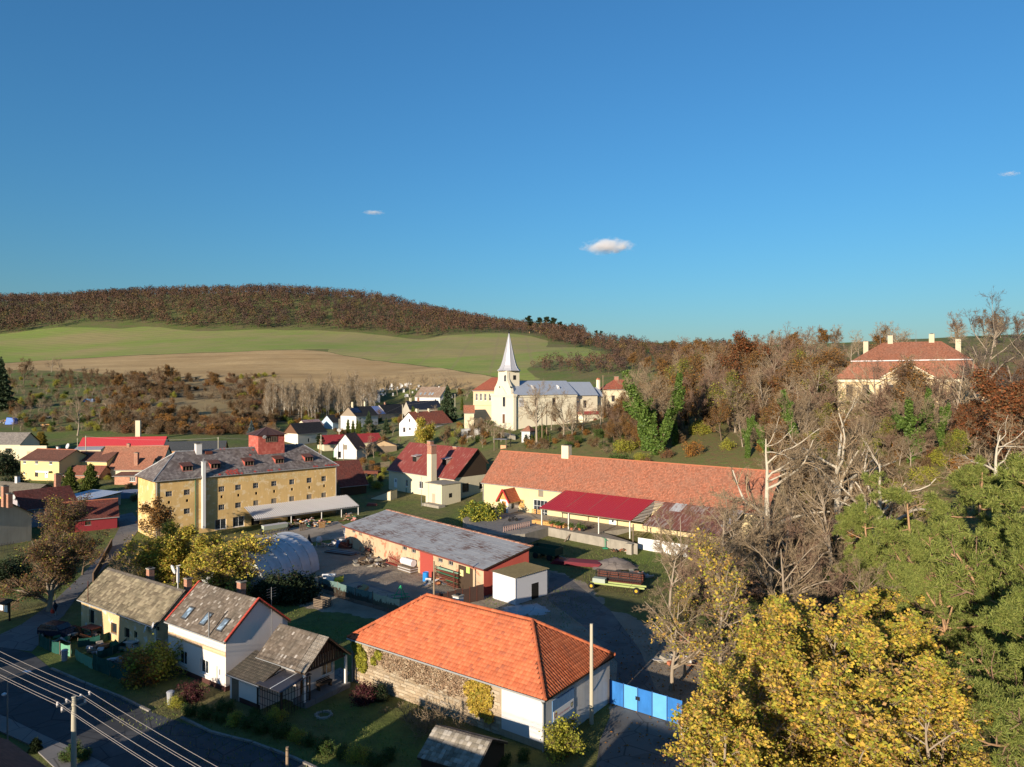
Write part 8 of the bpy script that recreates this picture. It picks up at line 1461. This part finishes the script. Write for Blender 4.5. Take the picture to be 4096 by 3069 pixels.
mb.obj('frame',plain('bright_green_paint',(.03,.3,.13,1)),o); mb=MB(); 
for i in range(7): mb.bar((-1+.3*i,-.45,.3),(-1+.3*i,-.55,0),.05)
mb.obj('tine',GREENP,o)
for k,(a,b,m_,lb) in enumerate(((345,835,plain('yellow_plastic',(.5,.36,.02,1)),'crumpled yellow cover behind the tarpaulin fence'),(560,915,plain('tan_sheet',(.3,.22,.1,1)),'tan board lying on the yard slabs'))):
    mb=MB(); mb.ob((0,0,.3),(.6,.1,.15),(-.1,.4,.1),(0,0,.2)); tag(mb.obj('loose_cover',m_,None,GP(*zg(a,b)),k),lb,'cover')
mb=MB(); mb.cyl((-.9,0,.9),(.9,.2,.9),.18,.18,10); mb.box(-.7,.7,-.2,.3,0,.72); tag(mb.obj('white_roll',plain('tank_white',(.62,.62,.62,1)),None,GP(*zg(255,835))),'white roll lying on a crate by the fence','roll')
# slabs of the yard path
sp_=bpy.data.objects['slab_path']; ca=GP(1400,2345); cb=GP(1580,2400); dv=(cb-ca).normalized(); pv=Vector((-dv.y,dv.x,0)); mb=MB(); mb.ob((0,0,0),(.46,0,0),(0,1.4,0),(0,0,.05)); sm=mb.mesh('slab',CONCS)
for i in range(15): q=ca.lerp(cb,i/14.); o=link('slab',sm,sp_,(q.x,q.y,.05+.015*rj.random()),(rj.uniform(-.01,.01),rj.uniform(-.01,.01),math.atan2(dv.y,dv.x)+rj.uniform(-.02,.02)))
o=empty('compost_crate',GP(1290,2425),R(-30),'grey slatted compost crate in the shady garden','crate')
for k in range(5):
    z=.1+k*.2
    for (a,b) in (((-.9,-.6),(.9,-.6)),((.9,-.6),(.9,.6)),((.9,.6),(-.9,.6)),((-.9,.6),(-.9,-.6))): mb=MB(); mb.bar((*a,z),(*b,z),.03,.13); mb.obj('slat',WOODG,o)
# terrace things
o=empty('timber_stack',LB.wld(21.5,vo+1.2,-.07),LB.rot,'stack of fresh orange timber beams under the red canopy','timber')
for r_ in range(3):
    for c_ in range(5): mb=MB(); mb.box(-3.4+.1*(c_%2),3.4-.12*(r_%2),-.6+c_*.24,-.4+c_*.24,.03+r_*.2,.2+r_*.2); mb.obj('beam',WOODN,o)
for i,(a,b) in enumerate(((565,655),(605,665),(625,668),(712,682),(772,683),(790,690))):
    q=ZP(*zk(a,b),2.36); o=empty('potted_plant',q,i,['potted shrub at the terrace corner','potted shrub second from the terrace corner','potted shrub third from the terrace corner','small potted plant in the middle of the terrace','potted plant by the terrace post','dark potted plant right of the terrace post'][i],'plant'); mb=MB(); mb.lathe([(.2,0),(.3,.42),(.33,.45),(.3,.47)],10); mb.obj('pot',TERRA if i<5 else BLACKM,o); rg=np.random.default_rng(i); a_=rg.normal(0,.28,(150,3)); a_[:,2]=abs(a_[:,2])*1.1+.5; V,Fq=leaves(rg,a_,220,.18,.05); link('foliage',npmesh('foliage',V,Fq,[L_GR]),o)
mb=MB(); 
for i in range(3): mb.box(-.5,.5,-.03,.03,.1+i*.3,.3+i*.3)
for i,(uu,lb) in enumerate(((13.,'tall orange pallet leaning on the barn wall'),(14.3,'short orange pallet leaning on the barn wall'))): tag(MB().obj('x',WOODN) and mb.obj('pallet',WOODN,None,LB.wld(uu,-.5,-.05),LB.rot),lb,'pallet')
for o in [o for o in bpy.data.objects if o.name.startswith('x') and o.type=='MESH' and len(o.data.vertices)==0]: bpy.data.objects.remove(o)
o=empty('motorcycle',ZP(*zj(1665,1065),2.36),R(20),'small dark motorcycle parked on the patio','motorcycle')
for x in (-.65,.65): mb=MB(); mb.cyl((x,-.06,.3),(x,.06,.3),.3,.3,14); mb.obj('wheel',TYRE,o)
mb=MB(); mb.bar((-.65,0,.3),(-.1,0,.55),.08); mb.bar((.65,0,.3),(.45,0,.95),.06); mb.bar((.45,0,.9),(-.1,0,.6),.14); mb.ob((0,0,.45),(.25,0,0),(0,.14,0),(0,0,.18)); mb.obj('frame',BLACKM,o); mb=MB(); mb.ob((-.35,0,.78),(.35,0,.03),(0,.12,0),(0,0,.06)); mb.obj('seat',BLACKM,o); mb=MB(); mb.bar((.42,-.32,1.02),(.42,.32,1.02),.04); mb.obj('handlebar',STEEL,o)
# lower yard: header trailer, green trailer, gravel heap, sheet stack
zl=zz(1950,2050,2.328)
def mound(name,px,py,r,h,m,label,cat,ax=1.4):
    p=GP(px,py); rg=np.random.default_rng(int(px)); n=22; k=9; V=[(0,0,h)]; 
    for j in range(1,k+1):
        for i in range(n): t=2*math.pi*i/n; rr_=r*j/k*(1+.12*rg.normal()*(j/k)); V.append((rr_*math.cos(t)*ax,rr_*math.sin(t),h*(1-(j/k)**1.3)+.06*rg.normal()*(j<k)-(.1 if j==k else 0)))
    Fq=[(0,1+i,1+(i+1)%n) for i in range(n)]+[(1+(j-1)*n+i,1+j*n+i,1+j*n+(i+1)%n,1+(j-1)*n+(i+1)%n) for j in range(1,k) for i in range(n)]; me=bpy.data.meshes.new(name); me.from_pydata(V,[],Fq); me.materials.append(m); me.polygons.foreach_set('use_smooth',[True]*len(me.polygons)); return tag(link(name,me,None,p),label,cat)
mound('gravel_heap',*zl(1190,500),2.6,1.3,asphalt('heap_gravel',(.13,.11,.10,1),(.22,.19,.17,1),6),'brown-grey gravel heap on the grass below the terrace','heap'); mound('white_gravel',*zl(360,905),2.2,.3,asphalt('white_chippings',(.34,.34,.35,1),(.5,.5,.5,1),8),'patch of white chippings in front of the clad shed','gravel')
RS2=plain('dark_red_sheets',(.16,.018,.03,1),.45,.1); o=empty('sheet_stack',GP(*zl(820,480)),R(-20),'stack of dark red roofing sheets lying on the grass','sheets')
for i in range(6): mb=MB(); mb.ob((.1*i,0,.08+.09*i),(3.6,0,.03*(i%2)),(0,1.2,0),(0,0,.03)); mb.obj('sheet',RS2,o)
o=empty('green_trailer',GP(*zl(545,425)),R(-38),'dark green tipping trailer in the shade behind the shed','trailer'); mb=MB(); mb.box(-2.4,2.4,-1.1,-1.02,.9,1.9); mb.box(-2.4,2.4,1.02,1.1,.9,1.9); mb.box(-2.4,-2.32,-1.02,1.02,.9,1.9); mb.box(2.32,2.4,-1.02,1.02,.9,1.9); mb.box(-2.4,2.4,-1.1,1.1,.82,.9); mb.obj('tub',plain('dark_green_trailer',(.012,.05,.03,1),.6),o)
for x in (-1.3,1.3):
    for y in (-1.,1.): mb=MB(); mb.cyl((x,y-.12,.45),(x,y+.12,.45),.45,.45,14); mb.obj('wheel',TYRE,o)
mb=MB(); mb.bar((2.4,0,.7),(3.6,0,.5),.1); mb.obj('drawbar',STEEL,o)
hp=GP(*zl(1190,720)); o=empty('header_trailer',hp,R(-24),'combine harvester header with black reel carried on a pale green trailer','implement'); mb=MB(); mb.bar((-3.2,-.5,.75),(4.,-.5,.75),.16,.22); mb.bar((-3.2,.5,.75),(4.,.5,.75),.16,.22); mb.obj('chassis',plain('pale_green_yellow',(.28,.33,.12,1)),o); mb=MB(); mb.box(-2.9,-1.2,-.7,.2,.85,1.4); mb.obj('tool_box',plain('pale_machine_green',(.3,.34,.28,1)),o)
for x in (-3.,3.):
    for y in (-.8,.8): mb=MB(); mb.cyl((x,y-.13,.42),(x,y+.13,.42),.42,.42,14); wl=mb.obj('wheel',TYRE,o); mb=MB(); mb.cyl((x,y-.15,.42),(x,y+.15,.42),.2,.2,10); mb.obj('rim',plain('yellow_rim',(.45,.28,.02,1)),wl)
mb=MB()
for k in range(6):
    t=k*math.pi/3; c_=(0,1.0+.55*math.cos(t),1.7+.55*math.sin(t)); mb.bar((-2.9,c_[1],c_[2]),(3.2,c_[1],c_[2]),.06)
    for j in range(5): x=-2.9+j*1.52; mb.bar((x,1.0,1.7),(x,c_[1],c_[2]),.05)
    for j in range(20): x=-2.8+j*.31; mb.bar((x,c_[1],c_[2]),(x,c_[1]-.05,c_[2]-.28),.025)
mb.obj('reel',BLACKM,o); mb=MB(); mb.box(-3.,3.3,.4,1.9,.9,1.0); mb.hexa([(-3,1.9,1.0),(3.3,1.9,1.0),(3.3,2.1,1.0),(-3,2.1,1.0),(-3,2.0,1.9),(3.3,2.0,1.9),(3.3,2.1,1.9),(-3,2.1,1.9)]); mb.obj('auger_pan',RUST,o)
heap('rubble_pile',*zl(1380,600),2.0,1.2,.8,26,[CONC,plain('tan_rubble',(.42,.3,.2,1)),GW,BRICK],'pile of pinkish rubble and planks behind the harvester header','rubble',(.25,.7)); heap('firewood',*zl(1240,370),1.4,.5,.6,16,[WOODD,BARK,TERRA],'small heap of firewood below the terrace wall','firewood',(.2,.45)); heap('brick_stack',2760,2560,2.2,1.0,.9,30,[TERRA,BRICK,plain('pink_tile',(.5,.24,.17,1))],'stacks of old roof tiles under the half bare maple','tiles',(.3,.6)); heap('brick_stack',2700,2650,1.8,.8,.6,18,[GW,CONC,TERRA],'pale stone blocks left under the half bare maple','blocks',(.3,.6))
mb=MB(); mb.bar((0,0,0),(0,0,1.6),.12); mb.bar((0,0,1.45),(.5,0,1.2),.08); mb.bar((0,0,1.6),(-.5,0,1.75),.05); mb.box(-.4,.4,-.4,.4,0,.15); tag(mb.obj('hand_pump',plain('pump_green',(.02,.2,.1,1)),None,GP(*zl(1095,335))),'green hand pump at the terrace wall','pump')
mb=MB(); mb.box(-.45,.45,-.45,.45,-.5,1.5); mb.box(-.55,.55,-.55,.55,1.5,1.65); tag(mb.obj('gate_pillar',CONC,None,GP(*zl(1330,385)),R(-38)),'stone gate pillar at the end of the terrace wall','pillar')
mb=MB(); mb.bar((0,0,0.05),(2.4,1.3,2.3),.25,.06); tag(mb.obj('plank',WOODG,None,GP(*zl(715,275)),R(10)),'long plank leaning against the terrace wall','plank')
o=empty('notice_board',GP(2765,3000),R(-20),'red framed white notice board half hidden by the yellow maple','sign'); mb=MB(); mb.box(-.75,.75,-.03,.03,.7,2.1); mb.obj('board',plain('sign_white',(.7,.7,.7,1)),o); mb=MB(); mb.box(-.82,.82,-.05,-.031,2.1,2.2); mb.box(-.82,-.75,-.05,.03,.6,2.1); mb.box(.75,.82,-.05,.03,.6,2.1); mb.obj('frame',REDP,o)
for x in (-.7,.7): mb=MB(); mb.box(x-.05,x+.05,.03,.12,-.2,2.1); mb.obj('post',REDP,o)
# small shed at the bottom edge
w0=Vector((-6.2,48.5,0)); OS=Bld('garden_shed','small shed with mossy grey tile roof at the bottom edge','shed',w0.x,w0.y,-27,4.2,4.2,1.5,2.75,0,.2,wall=WOODD,roof=UL,lift=0,step=9,drop=.3,gutter=False); lay(OS,sl(OS),flat_tile(.3,.34,.035),.3,.34,islands('mossy_shed_tile',[(0,(.16,.14,.11,1)),(.6,(.26,.23,.19,1)),(1,(.36,.33,.29,1))],.95,.5,(.07,.065,.05,1),1.5),'roof_tile',jit=.03)
o=empty('fire_pit',GP(1295,2862),0,'ring of stones round a fire place on the lawn','fire pit')
for i in range(14): mb=MB(); t=i*2*math.pi/14; rk=rj.uniform(.5,1); mb.ob((.62*math.cos(t)*rj.uniform(.85,1.1),.62*math.sin(t),.06),(.13*rk,.05,0),(-.04,.11,0),(0,0,.09*rk)); mb.obj('stone',CONC,o)
# left side things
o=empty('notice_shelter',GP(15,2480),R(-20),'dark wooden notice board with small roof at the left edge','sign'); mb=MB(); mb.box(-.9,.9,-.05,.05,.9,1.9); mb.obj('board',WOODD,o); mb=MB(); mb.box(-.6,-.05,-.08,-.055,1.1,1.7); mb.box(.1,.7,-.08,-.055,1.0,1.75); mb.obj('paper',FRW,o); mb=MB(); mb.ob((0,-.2,2.2),(1.3,0,0),(0,.5,.15),(0,0,.05)); mb.ob((0,.4,2.2),(1.3,0,0),(0,.4,-.15),(0,0,.05)); mb.obj('roof',WOODD,o)
for x in (-.95,.95): mb=MB(); mb.box(x-.07,x+.07,-.07,.07,-.2,2.1); mb.obj('post',WOODD,o)
o=empty('road_sign',GP(222,2400),0,'small white street sign on a post by the lane','sign'); mb=MB(); mb.cyl((0,0,0),(0,0,2.6),.03,.03,6); mb.obj('post',STEEL,o); mb=MB(); mb.box(-.35,.35,-.03,-.01,2.1,2.6); mb.obj('plate',FRW,o)
p=GP(515,1985); o=empty('garden_pool',p,0,'round above-ground blue garden pool','pool'); mb=MB(); mb.lathe([(2.7,-.2),(2.7,1.15),(2.6,1.2),(2.5,1.15)],28); mb.obj('wall',plain('pool_grey_blue',(.16,.2,.27,1),.5),o); mb=MB(); mb.lathe([(2.48,.9),(2.48,1.0)],28); mb.obj('cover',plain('pool_cover',(.08,.2,.4,1),.4),o)
for i in range(14): mb=MB(); t=i*2*math.pi/14; mb.cyl((2.75*math.cos(t),2.75*math.sin(t),-.2),(2.75*math.cos(t),2.75*math.sin(t),1.15),.05,.05,6); mb.obj('strut',STEEL,o)
o=heap('wood_stack',45,1692,5.5,1.6,2.2,40,[WOODG,GW,WOODN,BARK],'long firewood stack in the garden at the left edge','firewood',(.5,1.1)); mb=MB(); mb.hexa([(-1.9,-1.6,0),(1.7,-1.6,0),(1.7,1.2,0),(-1.9,1.2,0),(-1.5,-1.1,2.9),(1.4,-1.1,2.6),(1.4,1.,2.6),(-1.5,1.,2.9)]); tag(mb.obj('tarpaulin',plain('bright_blue_tarp',(.02,.12,.5,1),.5,.3,0,2),None,GP(48,1697)),'bright blue tarpaulin over the firewood stack','tarpaulin')
heap('junk_pile',197,1672,2.,1.,1.0,14,[GW,STEEL,WOODG],'pale scrap heap on the garden slope','junk',(.4,.9)); heap('junk_pile',195,1702,3.5,.8,.6,16,[WOODN,plain('tan_rubble',(.42,.3,.2,1))],'pale boards lying on the garden slope','boards',(.5,1.0)); mb=MB(); mb.box(-2.6,2.6,-1.2,1.2,0,1.6); tag(mb.obj('blue_container',plain('dull_blue',(.08,.17,.33,1)),None,GP(358,1607)),'dull blue shed box on the garden slope','shed')
mb=MB(); rg=np.random.default_rng(4); pr=[]
for j in range(13):
    pr.append([(-3.2+i*.5,-1.6+j*.27,max(-.2,1.9*math.exp(-((i-6.4)/4.6)**4-((j-6)/4.6)**4)+.22*rg.normal())) for i in range(14)])
for j in range(12):
    for i in range(13): mb.poly([pr[j][i],pr[j][i+1],pr[j+1][i+1],pr[j+1][i]])
tag(mb.obj('black_tarpaulin',plain('black_film',(.012,.012,.014,1),.3),None,GP(1868,1745),.2),'heap covered with glossy black film below the church','tarpaulin')
o=empty('cold_frame',GP(*zj(240,815)),R(-25),'sloping cellar roof with slats beside the metal roofed house','cold frame'); mb=MB(); mb.hexa([(-2.6,-1.3,-.4),(2.6,-1.3,-.4),(2.6,1.3,-.4),(-2.6,1.3,-.4),(-2.6,-1.3,.1),(2.6,-1.3,2.),(2.6,1.3,2.),(-2.6,1.3,.1)]); mb.obj('wall',CREAM,o)
for i in range(9): mb=MB(); mb.ob((0,-1.2+i*.3,1.15),(2.75,0,1.0),(0,.1,0),(0,0,.05)); mb.obj('slat',[WOODG,STEEL,GREENP][i%3],o)
mb=MB(); mb.hexa([(-1.,-.8,0),(1.2,-.8,0),(1.2,.8,0),(-1.,.8,0),(-.8,-.5,.5),(1.,-.5,.4),(1.,.5,.4),(-.8,.5,.5)]); tag(mb.obj('wheelbarrow_tub',plain('dull_red',(.22,.05,.03,1)),None,GP(*zj(100,890))),'dull red tub lying on the lawn','tub')
o=empty('farm_cart',GP(1490,1905),R(-20),'rusty farm cart under the trees behind the warehouse','cart'); mb=MB(); mb.box(-2.2,2.2,-.9,.9,.7,1.5); mb.obj('box',RUST,o)
for x in (-1.4,1.4): mb=MB(); mb.cyl((x,-1.,.45),(x,1.,.45),.45,.45,12); mb.obj('wheel',TYRE,o)
# graveyard
hs=MB(); hs.box(-.35,.35,-.09,.09,-.3,.85); hs.box(-.45,.45,-.2,.2,-.3,.12); HS=hs.mesh('headstone',plain('headstone_stone',(.45,.44,.43,1),.6,.3)); rg=random.Random(3)
for i in range(46): q=GP(rg.uniform(1480,1690),rg.uniform(1538,1590)); o=link('headstone',HS,None,q,(0,0,rg.uniform(-.3,.3)),(rg.uniform(1,1.8),1,rg.uniform(1,2.2))); tag(o,'pale headstone among the trees of the hillside graveyard','headstone','graveyard headstones')
w0=GP(1455,1612); Bld('graveyard_chapel','small white building with flat roof behind the bare grove','building',w0.x,w0.y,20,9,6,5.5,6.0,w0.z,.3,rp=1.,wall=WHITE,roof=plain('slate_grey_sheet',(.12,.125,.14,1)),step=9,lift=0,wins=[('f',(2,1.5,3.2,3.5),'b2'),('f',(5.5,1.5,6.7,3.5),'b2')])
# a fallen-leaf scatter below the maples and on the drive
rg=np.random.default_rng(5); n=9000; px=rg.uniform(4,34,n); py=rg.uniform(44,78,n); k=(rg.uniform(0,1,n)<np.clip((px-2)/22,.05,1)); px,py=px[k],py[k]; zz_=ground(px,py)+.05; V,Fq=leaves(rg,np.c_[px,py,zz_],len(px),.16,.0,.12); V[:,2]=np.maximum(V[:,2],.02); tag(link('fallen_leaves',npmesh('fallen_leaves',V,Fq,[L_OR])),kind='stuff')
# grass tufts on lawns seen close by
rg=np.random.default_rng(9); n=60000; gxp=rg.uniform(-45,40,n); gyp=rg.uniform(46,128,n); inside=np.zeros(n,bool)
for poly in ([(-40,70),(-24,58),(-14,60),(-5,50),(4,44),(-10,42),(-34,58)],[(-28,86),(-16,80),(-12,70),(-22,72),(-30,80)],[(4,118),(18,110),(26,98),(34,86),(30,74),(22,74),(18,86),(8,98)],[(-44,160),(-12,128),(-8,126),(-20,140),(-24,150)],[(-60,88),(-48,82),(-45,86),(-56,96),(-66,104)],[(-2,96),(8,94),(10,84),(4,76),(-4,84)]): inside|=sdf(poly,gxp,gyp)>0
gxp,gyp=gxp[inside],gyp[inside]; m_=len(gxp); z0=ground(gxp,gyp); a=rg.uniform(0,6.28,m_); hgt=rg.uniform(.08,.24,m_); wv_=.035; c=np.c_[gxp,gyp,z0]; dx=np.c_[np.cos(a)*wv_,np.sin(a)*wv_,np.zeros(m_)]; tp=c+np.c_[rg.normal(0,.06,m_),rg.normal(0,.06,m_),hgt]; V=np.stack([c-dx,c+dx,tp],1).reshape(-1,3)
tag(link('grass_tufts',npmesh('grass_tufts',V,np.arange(len(V)).reshape(-1,3),[leafm('grass_blade',G4((.08,.14,.02,1),(.13,.19,.03,1),(.18,.2,.05,1),(.22,.18,.08,1)),.3)])),kind='stuff')
# clouds
def cloud(px,py,Y,wx,hz_,dens,label,seed):
    x,y,z=at(px,py,Y); me=bpy.data.meshes.new('cloud'); bm=bmesh.new(); bmesh.ops.create_icosphere(bm,subdivisions=3,radius=1); bm.to_mesh(me); bm.free(); o=link('cloud',me,None,(x,y,z),None,(wx,wx*.6,hz_)); m=bpy.data.materials.new('cloud_volume'); m.use_nodes=True; t=m.node_tree; t.nodes.remove(t.nodes['Principled BSDF']); vol=t.nodes.new('ShaderNodeVolumePrincipled'); vol.inputs['Color'].default_value=(1,.97,.95,1); vol.inputs['Anisotropy'].default_value=.0
    tc=t.nodes.new('ShaderNodeTexCoord'); ln=t.nodes.new('ShaderNodeVectorMath'); ln.operation='LENGTH'; t.links.new(tc.outputs['Object'],ln.inputs[0]); mp=t.nodes.new('ShaderNodeMapping'); mp.inputs['Location'].default_value=(seed,seed*.3,0); mp.inputs['Scale'].default_value=(1.6,1.,.75); t.links.new(tc.outputs['Object'],mp.inputs[0]); ns=t.nodes.new('ShaderNodeTexNoise'); ns.inputs['Scale'].default_value=2.2; ns.inputs['Detail'].default_value=5; t.links.new(mp.outputs[0],ns.inputs['Vector'])
    mr=t.nodes.new('ShaderNodeMath'); mr.operation='SUBTRACT'; t.links.new(ns.outputs['Fac'],mr.inputs[0]); mm=t.nodes.new('ShaderNodeMath'); mm.operation='MULTIPLY'; t.links.new(ln.outputs['Value'],mm.inputs[0]); mm.inputs[1].default_value=.62; t.links.new(mm.outputs[0],mr.inputs[1]); cl=t.nodes.new('ShaderNodeMath'); cl.operation='MULTIPLY'; cl.use_clamp=False; mx=t.nodes.new('ShaderNodeMath'); mx.operation='MAXIMUM'; t.links.new(mr.outputs[0],mx.inputs[0]); mx.inputs[1].default_value=0; t.links.new(mx.outputs[0],cl.inputs[0]); cl.inputs[1].default_value=dens; t.links.new(cl.outputs[0],vol.inputs['Density']); t.links.new(vol.outputs[0],t.nodes['Material Output'].inputs['Volume']); me.materials.append(m); tag(o,label,'cloud')
cloud(2430,985,4000,170,52,.07,'small white cloud in the middle right of the sky',3.); cloud(1495,850,4000,80,13,.05,'faint wisp of cloud left of the small white cloud',7.); cloud(4040,695,4000,75,14,.035,'faint wisp of cloud at the right edge of the sky',11.)
sc.cycles.volume_step_rate=2; sc.cycles.volume_bounces=6
